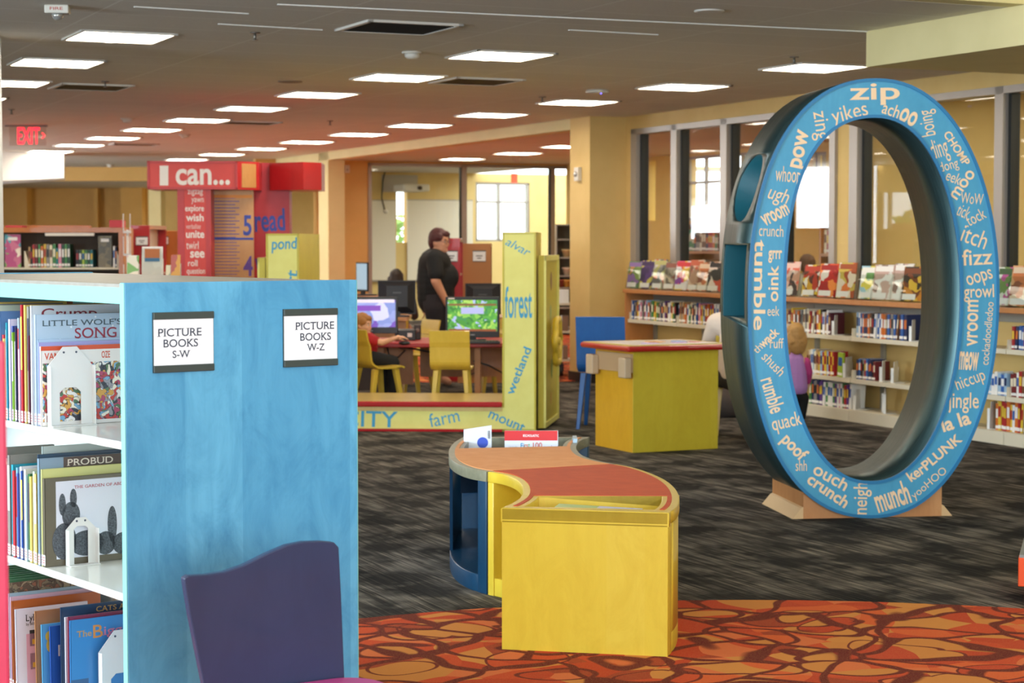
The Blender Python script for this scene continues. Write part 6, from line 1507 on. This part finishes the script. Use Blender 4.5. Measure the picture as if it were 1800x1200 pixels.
mo2 = monitor('monitor showing a purple and blue game in front of the seated child', 603, 699, 521.5, 586, 16.85, .05, zd + .001, gam)
for (mm, x0, x1, z0, z1, c, nm) in ((mo, -.21, .21, .235, .255, '#7a5a28', 'toolbar'), (mo, -.21, .21, .0, .02, '#8a4a20', 'toolbar_bottom'), (mo, -.1, .1, .16, .22, '#a9b4ea', 'sky_patch'), (mo2, -.21, .21, .225, .255, '#e3def2', 'toolbar'), (mo2, -.16, .09, .15, .20, '#7a3fc0', 'banner')):
    scn = [c_ for c_ in mm.children if c_.name.startswith('screen')][0]; zz = min(v.co.z for v in scn.data.vertices)
    b = MB(); b.box(x0, x1, -.0035, -.0022, zz + z0 * .95, zz + z1 * .95); b.build(nm, mat('scr_' + c[1:], c, .3, emit=.25), scn)
zd2 = .74
tb2 = thing('computer_table', 'taller oak computer table behind, carrying monitors seen from the back', 'table', (atY(760, 600, 18.8).x, 18.65, 0), 0)
b = MB(); b.box(-.60, -.22, -.25, .55, zd2 - .03, zd2); b.build('table_top', m_oak, tb2); b = MB(); b.box(-.57, -.25, -.0, .03, .1, zd2 - .03); b.build('front_panel', m_oak, tb2)
b = MB(); b.box(.2, .95, -.25, .55, zd2 - .03, zd2); b.build('table_top', m_oak, tb2); b = MB(); b.box(.25, .9, -.0, .03, .1, zd2 - .03); b.build('front_panel', m_oak, tb2)
monitor('black monitor seen from behind, left of the standing person', 665, 731, 493, 552, 18.6, .12, zd2 + .001)
monitor('black monitor back on the right, just above the jungle screen', 817, 880, 498, 553, 18.6, -.05, zd2 + .001)
m3 = monitor('slim monitor turned sideways beyond the corner of the blue bookcase', 626, 662, 461, 512, 19.2, -.9 + PI, .931, None, m_blk2)
t3 = thing('side_table', 'narrow dark stand carrying the sideways monitor', 'table', (m3.location.x, 19.2, 0), 0)
b = MB(); b.box(-.3, .28, -.25, .3, .90, .93); b.build('table_top', m_oak, t3); b = MB(); b.box(-.25, .24, -.2, .25, .0, .90); b.build('cabinet', mat('cabinet_dark', '#3a2c22', .6), t3)
# desktop boxes, mouse, keyboard
def on_desk(px, Y, z, name, label, cat, fn, rz=0.0, group=None):
    p = atY(px, 600, Y); t = thing(name, label, cat, (p.x, Y, z), rz, group); fn(t); return t
def pc(t): b = MB(); b.box(-.09, .09, -.15, .15, 0, .09); b.build('case', m_blk, t, bevel=.004); b = MB(); b.box(.02, .06, -.152, -.15, .03, .065); b.build('front_sticker', m_lab, t)
on_desk(714, 17.15, zd + .001, 'desktop_computer', 'small black desktop computer between the two game screens', 'computer', pc)
def spk(t): b = MB(); b.box(-.03, .03, -.04, .04, 0, .13); b.build('speaker_body', mat('speaker_brown', '#3c302c', .5), t, bevel=.006); b = MB(); b.lathe([(.001, 0), (.02, 0), (.02, .003), (.001, .004)], n=16); b.v = [Vector((v.x, -.041 - v.z, .08 + v.y)) for v in b.v]; b.build('speaker_cone', mat('cone_grey', '#8a7a74', .5), t)
on_desk(734, 17.2, zd + .001, 'computer_speaker', 'little dark computer speaker right of the desktop box', 'speaker', spk)
def mouse(t): b = MB(); b.ell((0, 0, .012), (.05, .028, .018), 14, 8); b.build('mouse_body', m_blk, t)
on_desk(711, 16.33, zd + .001, 'computer_mouse', 'black computer mouse under the small child\'s hand', 'mouse', mouse)
def kb(t):
    b = MB(); b.box(-.2, .2, -.07, .07, 0, .018); b.build('keyboard_base', m_blk, t, bevel=.003); b = MB()
    for i in range(14):
        for j in range(4): b.box(-.19 + .027*i, -.19 + .027*i + .022, -.06 + .03*j, -.06 + .03*j + .024, .018, .023)
    b.build('key_field', mat('keys_mixed', '#55504f', .5), t)
on_desk(838, 16.52, zd + .001, 'keyboard', 'black keyboard in front of the jungle monitor', 'keyboard', kb)
def cab(pts, r=.008):
    def f(t): b = MB(); b.tube(pts, r, 6); b.build('cable_run', m_blk, t)
    return f
on_desk(680, 16.9, 0, 'cable', 'black cable looping under the table beside the seated child', 'cable', cab([(.0, 0, zd - .04), (.02, -.02, zd - .12), (.10, -.03, zd - .14), (.16, -.02, zd - .08), (.10, 0, zd - .05), (.25, .0, zd - .07), (.40, 0, zd - .10), (.5, 0, zd - .05)]))
on_desk(828, 16.9, 0, 'cable', 'black cable loop hanging right of the middle yellow chair', 'cable', cab([(.0, 0, zd - .04), (-.05, 0, .42), (.0, 0, .30), (.06, 0, .33), (.02, 0, .42), (.15, .02, .38), (.3, .02, .30), (.42, .04, zd - .05)]))
# ---- yellow chairs around the table
ychair = make_chair('child_chair', 'yellow chair with its back to us in front of the jungle monitor', m_chy, .33, .33, .42, .735, 'yellow chairs at the computer table')
chair_at(ychair, 790, 15.75, math.radians(180 - 4))
def ych(px, Y, deg, label):
    c = dup(ychair, (0, 0, 0), 0, label); chair_at(c, px, Y, math.radians(deg)); return c
ych(626, 16.0, 180 - 52, 'yellow chair the child in red sits on')
ych(757, 18.0, -58, 'yellow chair beyond the table, left of the jungle monitor')
ych(893, 18.0, -58, 'yellow chair partly behind the tall yellow post')
# ---- seated person far behind
P_ = atY(697, 500, 22.5); t = thing('person', 'distant person with dark hair whose head shows above the black monitor', 'person', (P_.x, 22.5, 0), 0)
hz_ = EYE - (490 - HZ) / FPX * 22.5
hn = MB(); Mh = head_into(hn, (0, 0, hz_), .21, 1.4)
N = [((0, 0, .46), .13), ((0, 0, .62), .12), ((0, 0, .78), .11), ((0, 0, .87), .05), ((0, 0, .95), .045), ((.16, 0, .78), .05), ((.2, .1, .6), .04), ((.15, .28, .58), .025), ((-.16, 0, .78), .05), ((-.2, .1, .6), .04), ((-.15, .28, .58), .025), ((.09, .1, .45), .08), ((.1, .4, .44), .06), ((.1, .42, .08), .04), ((.1, .5, .04), .03), ((-.09, .1, .45), .08), ((-.1, .4, .44), .06), ((-.1, .42, .08), .04), ((-.1, .5, .04), .03)]
for s_ in (-1, 1): hand_into(hn, (s_ * .15, .28, .58), (0, 1, 0), (0, 0, 1), .8, .3)
skin_body('body', N, E_, m_skin, t, hn, .011); hair_cap(t, Mh, .21, mat('hair_black', '#2a2018', .6), fringe=1, long_=.7, vox=.011)
skin_body('dark_top', [(N[0][0], .15), (N[1][0], .14), (N[2][0], .13), (N[5][0], .07), (N[6][0], .055), (N[8][0], .07), (N[9][0], .055)], [(0, 1), (1, 2), (2, 3), (3, 4), (2, 5), (5, 6)], mat('top_grey', '#3a3a40', .8), t, None, .013)
c = ych(700, 22.3, 180, 'yellow chair under the distant seated person'); c.location = (P_.x, 22.3, 0); c['group'] = 'far chair'
# ================================================================== BACKGROUND LEFT, END PANELS, ALCOVE, OFFICES
m_lib = stained('library_oak', '#b96c26', '#aa5f1f', '#c47831', .45, 3, 1, .1)
yF = 20.0
x0, x1 = atY(-60, 450, yF).x, atY(218, 450, yF).x; zt = EYE + 25 / FPX * yF
t = thing('library_bookcase', 'oak library bookcase with bright books behind the blue bookcase', 'bookcase', (x0, yF, 0), 0)
Wb = x1 - x0
FL = Fr((x0, yF, 0), 0)
b = MB(); b.box(-.02, Wb, 0, .5, zt - .05, zt); b.build('top_board', m_lib, t)
for xx in (-.02, Wb - .055): b = MB(); b.box(xx, xx + .055, 0, .5, 0, zt - .05); b.build('end_panel', m_lib, t)
zs1 = EYE - (470 - HZ) / FPX * yF
for z in (zs1, zs1 - .33, zs1 - .66, .1): b = MB(); b.box(.035, Wb - .055, .01, .45, z - .02, z); b.build('shelf', m_met, t)
b = MB(); b.box(.035, Wb - .055, .40, .42, .1, zt - .05); b.build('back_panel', mat('back_taupe', '#5a4a3c', .7), t)
lx = lambda px: atY(px, 450, yF).x - x0
def fbk(px0, px1, h, c, label, z=None, y=.03, d=.16, name='book', grp='bright books on the oak bookcase'):
    return place_book(name, FL, lx(px0), y, z or zs1, lx(px1) - lx(px0) - .002, d, h, c, label, grp)
spec = [(49, 52, .21, 'tan'), (52.5, 55.5, .20, 'black'), (56, 60, .235, 'red'), (60.5, 65, .235, 'dark red'), (66, 70, .235, 'green'), (70.5, 75, .22, 'orange'), (76, 80, .24, 'yellow'), (80.5, 85.5, .235, 'grey'), (86, 91, .23, 'cream'), (91.5, 97, .24, 'green'), (97.5, 101, .20, 'teal'), (101.5, 107, .24, 'pink'), (107.5, 112, .235, 'dark green'), (112.5, 117, .24, 'green'), (117.5, 122, .24, 'dark green')]
for i, (a, c, h, col) in enumerate(spec): fbk(a, c, h, col, '%s book on the oak bookcase, %s of the long upper run' % (col, ORD[i]))
sp2 = [(129, 134, .18, 'black'), (134.5, 139, .18, 'dark green'), (139.5, 144, .18, 'lime'), (144.5, 149, .18, 'green'), (149.5, 154, .18, 'dark green'), (154.5, 159, .18, 'teal')]
for i, (a, c, h, col) in enumerate(sp2): fbk(a, c, h, col, '%s book in the dim recess of the oak bookcase, %s from its left' % (col, ORD[i]), y=.12)
fbk(198, 201, .22, 'white', 'white slim book near the right end of the oak bookcase'); fbk(201.5, 204, .21, 'navy', 'navy slim book at the right end of the oak bookcase')
def facing(px0, px1, py0, py1, Y, label, cols, name='display_book', sd=1.0, zb=None, cat='book', sc=14):
    a, c = atY(px0, py1, Y), atY(px1, py0, Y); w, h = c.x - a.x, c.z - a.z
    t = thing(name, label, cat, ((a.x + c.x) / 2, Y, a.z), 0); b = MB(); b.box(-w/2, w/2, 0, .02, 0, h); b.build('cover', patchwork('face_%d_%d' % (px0, py0), cols, sc, .35, sd), t)
    b = MB(); b.box(-w*.3, w*.3, -.001, 0, h*.82, h*.92); b.build('title_band', m_lab, t); b = MB(); b.box(-w/2 + .003, w/2 - .001, .003, .017, h, h + .001); b.build('page_block', m_page, t); return t
facing(9, 36, 412, 469.5, yF + .03, 'pink and teal patterned picture book facing out at the left of the oak bookcase', ['#b5447a', '#e9dccb', '#4aa0b0', '#c96a8a', '#7fb05a', '#b5447a'], sd=2)
facing(173, 196, 415, 469.5, yF + .05, 'dark olive picture book facing out at the right of the oak bookcase', ['#6a5c3a', '#5c5236', '#7d6e46', '#4d4630'], sd=3)
FLp = Fr((x0, yF, 0), 0)
for px, lb in ((46, 'cream bookend after the patterned book on the oak bookcase'), (208, 'cream bookend at the right end of the oak bookcase')):
    t2 = thing('bookend', lb, 'bookend', (atY(px, 450, yF).x, yF + .04, zs1 + .0005), 0); b = MB(); b.hexa([(-.03, 0, 0), (.03, 0, 0), (.03, .16, 0), (-.03, .16, 0)], [(-.03, .0, .17), (-.02, 0, .17), (-.02, .16, .17), (-.03, .16, .17)]); b.build('upright_plate', m_met, t2)
    b = MB(); b.box(-.03, .035, 0, .16, 0, .003); b.build('foot_plate', m_met, t2)
b = MB(); b.box(lx(80), lx(166), -.01, .02, zt - .085, zt - .055); b.build('label_rail', mat('rail_white', '#e9e2d6', .4), bpy.data.objects['library_bookcase'])
rows2 = ['orange', 'grey', 'grey', 'red', 'orange', 'black', 'cream', 'teal', 'cream', 'tan', 'black', 'cream', 'purple', 'black', 'navy', 'teal', 'dark green', 'tan', 'maroon', 'pink', 'cream']
x = 11; i = 0
while x < 208:
    w = rb.uniform(5.5, 10); fbk(x, min(x + w, 208), rb.uniform(.2, .27), rows2[i % len(rows2)], '%s book on the lower shelf of the oak bookcase, %s from the left' % (rows2[i % len(rows2)], ORD[min(i, 29)]), z=zs1 - .33, grp='books on the lower oak shelf'); x += w + .4; i += 1
# things on top of it
def block(px0, px1, py0, py1, Y, dp, m, name, label, cat, parts=None, rz=0.0, floor=False, zb=None):
    a, c = atY(px0, py1, Y), atY(px1, py0, Y); z0 = 0 if floor else (zb if zb is not None else a.z)
    t = thing(name, label, cat, ((a.x + c.x) / 2, Y, z0), rz); w = c.x - a.x
    b = MB(); b.box(-w/2, w/2, 0, dp, 0, c.z - z0); b.build('panel' if floor else 'body', m, t, bevel=.003); return t, w, c.z - z0
m_fr = stained('panel_red', '#b01f24', '#a4191e', '#b8262a', .4, 3, 0, .15)
block(192, 214, 386.5, 400, yF + .1, .2, mat('sign_red', '#c43a44', .5), 'sign_block', 'red sign block on top of the oak bookcase at its right end', 'sign', zb=zt + .001)
block(9, 39, 396, 400, yF + .1, .2, MATS['sign_red'], 'sign_block', 'flat red sign lying on top of the oak bookcase at its left end', 'sign', zb=zt + .001)
block(48, 157, 396, 400, yF + .3, .1, m_lib, 'oak_ledge', 'low oak ledge on top of the oak bookcase', 'ledge', zb=zt + .001)
def end_case(px0, px1, py, Y, m, label, sq=None, d=1.0):
    t, w, h = block(px0, px1, py, 700, Y, .03, m, 'library_bookcase', label, 'bookcase', floor=True)
    b = MB(); b.box(-w/2, w/2, .03, d, h - .04, h); b.build('top_board', m_lib, t)
    for z in (.1, .45, .8, 1.12):
        if z < h - .1: b = MB(); b.box(-w/2 + .01, w/2 - .01, .03, d, z - .02, z); b.build('shelf', m_met, t)
    b = MB(); b.box(-.01, .01, .03, d, .1, h - .04); b.build('centre_back', m_met, t); b = MB(); b.box(-w/2, w/2, d, d + .03, 0, h); b.build('end_panel', m, t)
    if sq:
        a, c = atY(sq[0], sq[3], Y), atY(sq[2], sq[1], Y); cx = t.location.x
        s = thing('sign_holder', sq[4], 'sign', (a.x, Y, a.z), 0, 'shelf end signs'); ws, hs_ = c.x - a.x, c.z - a.z
        b = MB(); b.box(0, ws, -.006, 0, 0, hs_); b.build('backing_plate', m_sh, s); b = MB(); b.box(.002, ws - .002, -.009, -.006, .008, hs_ - .012); b.build('paper_sign', m_paper, s)
        b = MB()
        for k, (u0, u1) in enumerate(((.25, .75), (.35, .65))): b.box(ws * u0, ws * u1, -.0098, -.009, hs_ * (.48 - .2*k), hs_ * (.56 - .2*k))
        b.build('lettering', m_ink, s)
    return t
end_case(232, 262.5, 396, 21.0, m_fr, 'red end of a bookcase left of the red word tower', (239, 415, 260, 431.5, 'white sign on the red bookcase end left of the tower'))
end_case(271, 312, 405.5, 22.2, m_lib, 'oak end of a bookcase touching the red word tower', (277, 415, 296, 430, 'white sign on the oak bookcase end by the tower'))
end_case(782, 809, 418.5, 20.2, m_fr, 'red end of a bookcase behind the standing person', (781.5, 440, 804.5, 460, 'white sign on the red bookcase end behind the person'))
end_case(812, 863, 428, 21.3, mat('panel_tan', '#b77b42', .5), 'tan oak end of a bookcase left of the tall yellow post', (831, 440, 854, 460, 'white sign on the tan bookcase end'))
# service counter with display items behind the blue bookcase
cY = 16.0; zk = EYE - (486 - HZ) / FPX * cY
a, c = atY(218, 486, cY), atY(330, 486, cY)
t = thing('display_counter', 'oak counter carrying leaflets behind the blue bookcase', 'counter', (a.x, cY, 0), 0)
b = MB(); b.box(0, c.x - a.x - .12, -.15, .35, zk - .04, zk); b.build('worktop', m_lib, t); b = MB(); b.box(.03, c.x - a.x - .15, -.1, .3, 0, zk - .04); b.build('cabinet', m_lib, t)
def standee(px0, px1, py, label, cols, name, cat, Y=cY, sc=10):
    a, c = atY(px0, 486, Y), atY(px1, py, Y); w, h = c.x - a.x, c.z - zk
    t = thing(name, label, cat, ((a.x + c.x) / 2, Y, zk + .001), 0); b = MB(); b.hexa([(-w/2, 0, 0), (w/2, 0, 0), (w/2, .008, 0), (-w/2, .008, 0)], [(-w/2, .03, h), (w/2, .03, h), (w/2, .038, h), (-w/2, .038, h)])
    b.build('printed_card', patchwork('card_%d' % px0, cols, sc, .35, px0 * .1), t); b = MB(); b.box(-w/2, w/2, .03, .06, 0, h * .6); b.build('easel_back', m_lab, t); return t, w, h
t, w, h = standee(223, 243, 449, 'green and pink leaflet standing beside the oak bookcase end', ['#5a9a4a', '#7fb56a', '#e9e4d2', '#d87a8a'], 'leaflet', 'leaflet')
t, w, h = standee(249, 285, 433.5, 'clear brochure holder with an orange and blue flyer', ['#e9e2dc', '#efe8e0', '#f2ece6'], 'brochure_holder', 'holder')
b = MB(); b.box(-w*.36, w*.36, .015, .019, h * .62, h * .93); b.build('flyer_orange', mat('flyer_orange', '#d8702c', .4), t); b = MB(); b.box(-w*.36, w*.36, .012, .016, h * .50, h * .62); b.build('flyer_blue', mat('flyer_blue', '#2f74a8', .4), t)
b = MB(); b.box(-w/2, w/2, -.02, -.017, 0, h * .95); b.build('clear_pocket', m_acr, t)
standee(291, 299, 466, 'small pale green card right of the brochure holder', ['#c9c4a0', '#9aa88a', '#d6cfb0'], 'leaflet', 'leaflet')
standee(300, 316, 448, 'orange and blue children book standing against the tower foot', ['#c4622e', '#3a5a8a', '#b9605a', '#d9a04a'], 'picture_book', 'book', sc=16)
# wire rack between oak bookcase and red end
a = atY(225, 480, 18.0); t = thing('wire_rack', 'white wire leaflet rack right of the oak bookcase', 'rack', (a.x, 18.0, 0), 0)
zr = EYE - (404 - HZ) / FPX * 18
b = MB(); b.cyl((0, 0, 0), (0, 0, zr), .012); b.build('pole', m_white, t)
for z in (zr - .03, zr - .24, zr - .5, zr - .8):
    b = MB(); b.box(-.03, .03, -.03, .02, z, z + .02); b.box(-.035, -.028, -.04, -.03, z, z + .18); b.box(.028, .035, -.04, -.03, z, z + .18); b.build('pocket', m_white, t)
b = MB(); b.lathe([(.16, 0), (.15, .02), (.02, .03)], n=20); b.build('base', m_white, t)
# ---- meeting room: whiteboards, projector, stand-in panel for a reflected exit sign
def on_room(px0, px1, py0, py1, off=.0): 
    a, c = F1.yz(px0, py1, XR + off), F1.yz(px1, py0, XR + off); return a, c
for (p0, p1, lb) in ((650, 696, 'left whiteboard panel behind the glass wall'), (717, 832, 'wide whiteboard behind the glass wall')):
    a, c = on_room(p0, p1, 353, 492, .06); t = thing('whiteboard', lb, 'whiteboard', F1.w(XR + .02, (a.y + c.y) / 2, a.z), F1.a); w, h = abs(c.y - a.y), c.z - a.z
    b = MB(); b.box(0, .02, -w/2, w/2, 0, h); b.build('writing_surface', mat('board_white', '#ded3bd', .35), t); b = MB(); b.box(.0, .07, -w/2, w/2, -.03, -.005); b.build('pen_tray', m_alu, t)
    b = MB(); b.box(.0, .025, -w/2, w/2, h, h + .02); b.build('top_trim', m_alu, t)
a, c = on_room(683, 734, 312, 336, .6)
t = thing('projector', 'white short throw projector mounted high in the meeting room', 'projector', F1.w(XR + .25, (a.y + c.y) / 2 + .15, a.z), F1.a)
b = MB(); b.box(0, .55, -.22, .30, 0, .13); b.build('projector_body', m_plast, t, bevel=.03, seg=3); b = MB(); b.box(-.24, .1, -.05, .07, .06, .10); b.build('wall_arm', m_plast, t); b = MB(); b.ell((.56, .1, .06), (.02, .05, .04), 10, 8); b.build('lens', m_blk, t)
b = MB(); b.box(-.245, -.22, -.35, .35, .0, .32); b.build('mounting_plate', mat('plate_grey', '#b5aca0', .5), t)
a = F1.yz(672, 300, XR + .03); t = thing('cable', 'thin cable hanging on the meeting room wall left of the projector', 'cable', F1.w(XR + .03, a.y, a.z), F1.a); b = MB(); b.tube([(.02, .2, .05), (.02, .05, .0), (.02, 0, -.2), (.02, -.02, -.5), (.02, .04, -.72)], .012, 6); b.build('cable_run', m_blk, t); b = MB(); b.ell((.02, .06, -.75), (.03, .05, .04), 10, 8); b.build('plug', m_plast, t)
a, c = on_room(899, 909, 305, 321, 2.0)
t = thing('exit_sign', 'faint reflected red exit sign, built as a hung panel beyond the glass wall', 'exit sign', F1.w(XR + 2, (a.y + c.y) / 2, a.z), F1.a + PI/2); b = MB(); b.box(-.06, .06, -.01, .01, 0, c.z - a.z); b.build('panel', mat('exit_reflection_glow', '#e8492e', .4, emit=.9), t); b = MB(); b.cyl((0, 0, c.z - a.z), (0, 0, CEIL - a.z), .006, n=8); b.build('hanging_rod', m_alu, t)  # added panel stands in for a sign reflected in the glass
# alcove right end: glass shelves and a wheeled cart seen past the column
xa = F1.yz(988, 500, XG + .9); AY = xa.y
gF = Fr(F1.w(XG + .4, gy(972) + .12), math.degrees(F1.a) + 90)
p0 = atY(976, 600, 30.5); t = thing('shelf_unit', 'tall grey shelving with small bright items seen left of the yellow column', 'shelving', (p0.x, 30.2, 0), 0)
Wd = atY(1012, 600, 30.2).x - p0.x
zA = lambda py: EYE - (py - HZ) / FPX * 30.2
b = MB(); b.box(0, Wd + .3, .35, .37, 0, zA(394)); b.build('back_panel', mat('shelf_grey_green', '#6f6750', .6), t)
for py in (394, 420, 452, 484, 505, 540, 575): b = MB(); b.box(0, Wd + .3, 0, .35, zA(py) - .02, zA(py)); b.build('shelf', m_steel, t)
for xx in (0, Wd + .28): b = MB(); b.box(xx, xx + .02, 0, .35, 0, zA(394)); b.build('side_panel', m_steel, t)
for i, (px, py, col, nm) in enumerate(((996, 428, '#f0e0a8', 'cream'), (997, 458, '#f4ead0', 'pale'), (997, 487, '#e8b85a', 'amber'), (985, 503, '#a8584a', 'rust'))):
    P_ = atY(px, py, 30.25); t2 = thing('storage_tub', nm + ' tub on the grey shelving left of the column', 'tub', (P_.x, 30.3, {428: zA(452), 458: zA(484), 487: zA(505), 503: zA(505)}[py] + .002), 0)
    b = MB(); b.lathe([(.05, 0), (.07, .10), (.075, .10)], n=16); b.build('tub_body', mat('tub_' + col[1:], col, .4), t2); b = MB(); b.lathe([(.078, .10), (.078, .12), (.001, .122)], n=16); b.build('tub_lid', mat('tub_' + col[1:], col, .4), t2)
kY = 20.9; zK = lambda py: EYE - (py - HZ) / FPX * kY
kx0, kx1 = atY(975, 600, kY).x, atY(1003, 600, kY).x + .35
t = thing('book_cart', 'book cart on casters carrying white and brown boxes left of the column', 'cart', (kx0, kY, 0), 0); L = kx1 - kx0
for py in (533, 582, 632): b = MB(); b.box(0, L, 0, .4, zK(py) - .02, zK(py)); b.build('tray', mat('cart_cream', '#d9ceb4', .4), t)
for xx in (0, L - .02): b = MB(); b.box(xx, xx + .02, 0, .4, .12, zK(505)); b.build('side_panel', MATS['cart_cream'], t)
for xx in (.07, L - .1):
    for yy in (.05, .35): b = MB(); b.cyl((xx - .02, yy, .06), (xx + .02, yy, .06), .06); b.box(xx - .03, xx + .03, yy - .02, yy + .02, .06, .14); b.build('caster', m_blk, t)
def cbox(px0, px1, pyt, pyb, m, lb, nm='carton'):
    a, c = atY(px0, pyb, kY + .05), atY(px1, pyt, kY + .05); t2 = thing(nm, lb, 'box', (a.x, kY + .05, zK(pyb) + .001), 0); b = MB(); b.box(0, c.x - a.x, 0, .25, 0, (pyb - pyt) / FPX * kY - .012 - (.02 if pyb > 590 or pyb == 582 else 0)); b.build('carton_body', m, t2); b = MB(); b.box((c.x - a.x) * .4, (c.x - a.x) * .5, -.002, 0, .01, (pyb - pyt) / FPX * kY - .02); b.build('tape', m_lab, t2)
cbox(977, 999, 551, 582, mat('carton_brown', '#8a6a54', .7), 'brown carton on the middle tray of the cart'); cbox(980, 998, 604, 632, MATS['carton_brown'], 'brown carton on the lowest tray of the cart'); cbox(979, 1000, 508, 533, m_be, 'white plastic bin on top of the cart', 'storage_bin')
# ---- office contents behind the near windows
def off(px, y): return F1.xz(px, 400, y).x
yo = 2.6
for i, (p0, p1, pt, lb) in enumerate(((1200, 1268, 390, 'office bookshelf behind the third window pane'), (1285, 1330, 392, 'office bookshelf beyond the ring porthole'), (1440, 1470, 388, 'office bookshelf seen inside the ring, left of the pier'))):
    xa_, xb_ = off(p0, yo), off(p1, yo); zt5 = F1.xz((p0 + p1) / 2, pt, yo).z
    t = thing('office_bookshelf', lb, 'bookshelf', F1.w(xa_, yo), F1.a); W_ = xb_ - xa_
    b = MB(); b.box(0, W_, .28, .3, 0, zt5); b.box(0, .03, 0, .28, 0, zt5); b.box(W_ - .03, W_, 0, .28, 0, zt5); b.build('carcass', m_oak, t)
    for z in (zt5, zt5 - .35, zt5 - .7, .1): b = MB(); b.box(0, W_, 0, .28, z - .03, z); b.build('shelf', m_oak, t)
    x = .05; k = 0
    for zz in (zt5 - .35, zt5 - .7):
        x = .05
        while x < W_ - .12 and k < 26:
            w_ = rb.uniform(.03, .06); c_ = rb.choice(['orange', 'navy', 'brown', 'cream', 'grey', 'tan', 'red', 'green']); place_book('book', F1, xa_ + x, yo + .03, zz, w_, .2, rb.uniform(.2, .27), c_, '%s binder in the %s, %s' % (c_, lb.replace('office bookshelf ', 'office shelf '), ORD[k]), 'office books'); x += w_ + .004; k += 1
t = thing('office_table', 'pale office table with cluttered papers behind the first window panes', 'table', F1.w(off(1150, 1.7) + .6, 1.7), F1.a)
b = MB(); b.box(-.5, 1.5, -.3, .4, .70, .74); b.build('table_top', m_oak, t)
for xx in (-.4, 1.4):
    for yy in (-.25, .3): b = MB(); b.box(xx, xx + .05, yy, yy + .05, 0, .70); b.build('leg', m_steel, t)
for i, (px, w_, h, col, nm) in enumerate(((1158, .35, .42, '#cfc6ae', 'cream'), (1192, .3, .55, '#b5ad98', 'grey'), (1215, .25, .3, '#c26a3a', 'rust'), (1250, .3, .38, '#9c8468', 'tan'))):
    t2 = thing('storage_bin', nm + ' box of supplies on the office table behind the glass', 'box', F1.w(off(px, 1.6), 1.6, .741), F1.a); b = MB(); b.box(-w_/2, w_/2, -.12, .12, 0, h * .8); b.build('bin_body', mat('bin_' + col[1:], col, .6), t2); b = MB(); b.box(-w_/2 - .01, w_/2 + .01, -.13, .13, h * .8, h * .86); b.build('bin_lid', m_lab, t2)
# office worker seen inside the ring (pale shirt)
P_ = F1.w(off(1420, 1.9), 1.9); t = thing('person', 'office person in a pale shirt sitting behind the glass, framed by the ring', 'person', P_, F1.a)
hn = MB(); Mh = head_into(hn, (0, 0, 1.22), .21, 2.4)
N2 = [((p[0][0], p[0][1], p[0][2] * 1.28 + .02) if i < 11 else p[0], p[1]) for i, p in enumerate(N)]
for s_ in (-1, 1): hand_into(hn, (s_ * .15, .28, .76), (0, 1, 0), (0, 0, 1), .8, .3)
skin_body('body', N2, E_, m_skin, t, hn, .012); hair_cap(t, Mh, .21, MATS['hair_brown'], fringe=1, vox=.011)
skin_body('pale_shirt', [(N2[0][0], .15), (N2[1][0], .15), (N2[2][0], .14), (N2[5][0], .075), (N2[6][0], .06), (N2[8][0], .075), (N2[9][0], .06)], [(0, 1), (1, 2), (2, 3), (3, 4), (2, 5), (5, 6)], mat('shirt_pale', '#b9bdb4', .8), t, None, .013)
t = thing('office_chair', 'dark office chair under the pale shirted office person', 'chair', P_, F1.a); b = MB(); b.box(-.23, .23, -.15, .35, .30, .37); b.build('seat', m_blk2, t, bevel=.02); b = MB(); b.cyl((0, .1, .06), (0, .1, .30), .03); b.build('gas_column', m_blk, t)
for k in range(5): a = 2*PI*k/5; b = MB(); b.tube([(0, .1, .08), (.28*math.cos(a), .1 + .28*math.sin(a), .035)], .022, 6); b.build('base_arm', m_blk, t)
# ---- trees outside, seen through the far windows
def tree(loc, r, h, label):
    t = thing('tree', label, 'tree', loc, 0, 'trees outside the windows'); b = MB(); b.tube([(0, 0, 0), (.05, .02, h * .5), (0, 0, h)], [.14, .1, .05], 8); b.build('trunk', mat('bark', '#5a4a38', .9), t)
    b = MB(); q = random.Random(int(abs(loc[0]) * 10))
    for k in range(900):
        d = Vector((q.gauss(0, 1), q.gauss(0, 1), q.gauss(0, 1))).normalized() * r * q.random() ** .4; c = Vector((d.x, d.y, h + d.z * .8)); u = Vector((q.gauss(0, 1), q.gauss(0, 1), q.gauss(0, 1))).normalized(); v = u.orthogonal().normalized(); s = .16
        b.add([c - u*s, c + v*s*.5, c + u*s, c - v*s*.5], [(0, 1, 2, 3)])
    b.build('leaf_crown', mat('leaves', '#7d9a4a', .7), t); return t
for (a, yy, lb) in (((F1.w(XG - 14, gy(530) - .3)), 0, 'pale green tree outside the window right of the red tower'), (Vector((-15.5, sum(wa) / 2 + 1, 0)), 0, 'sunlit tree outside, mirrored in the pane inside the ring'), ((F1.w(XR - 9, ry(905))), 0, 'tree outside the stand-in for a reflected window behind the glass wall'), ((F1.w(bx(1235), YB + 7)), 0, 'tree outside the office window behind the third pane')):
    tree((a.x, a.y, -1.4), 1.6, 2.5, lb)
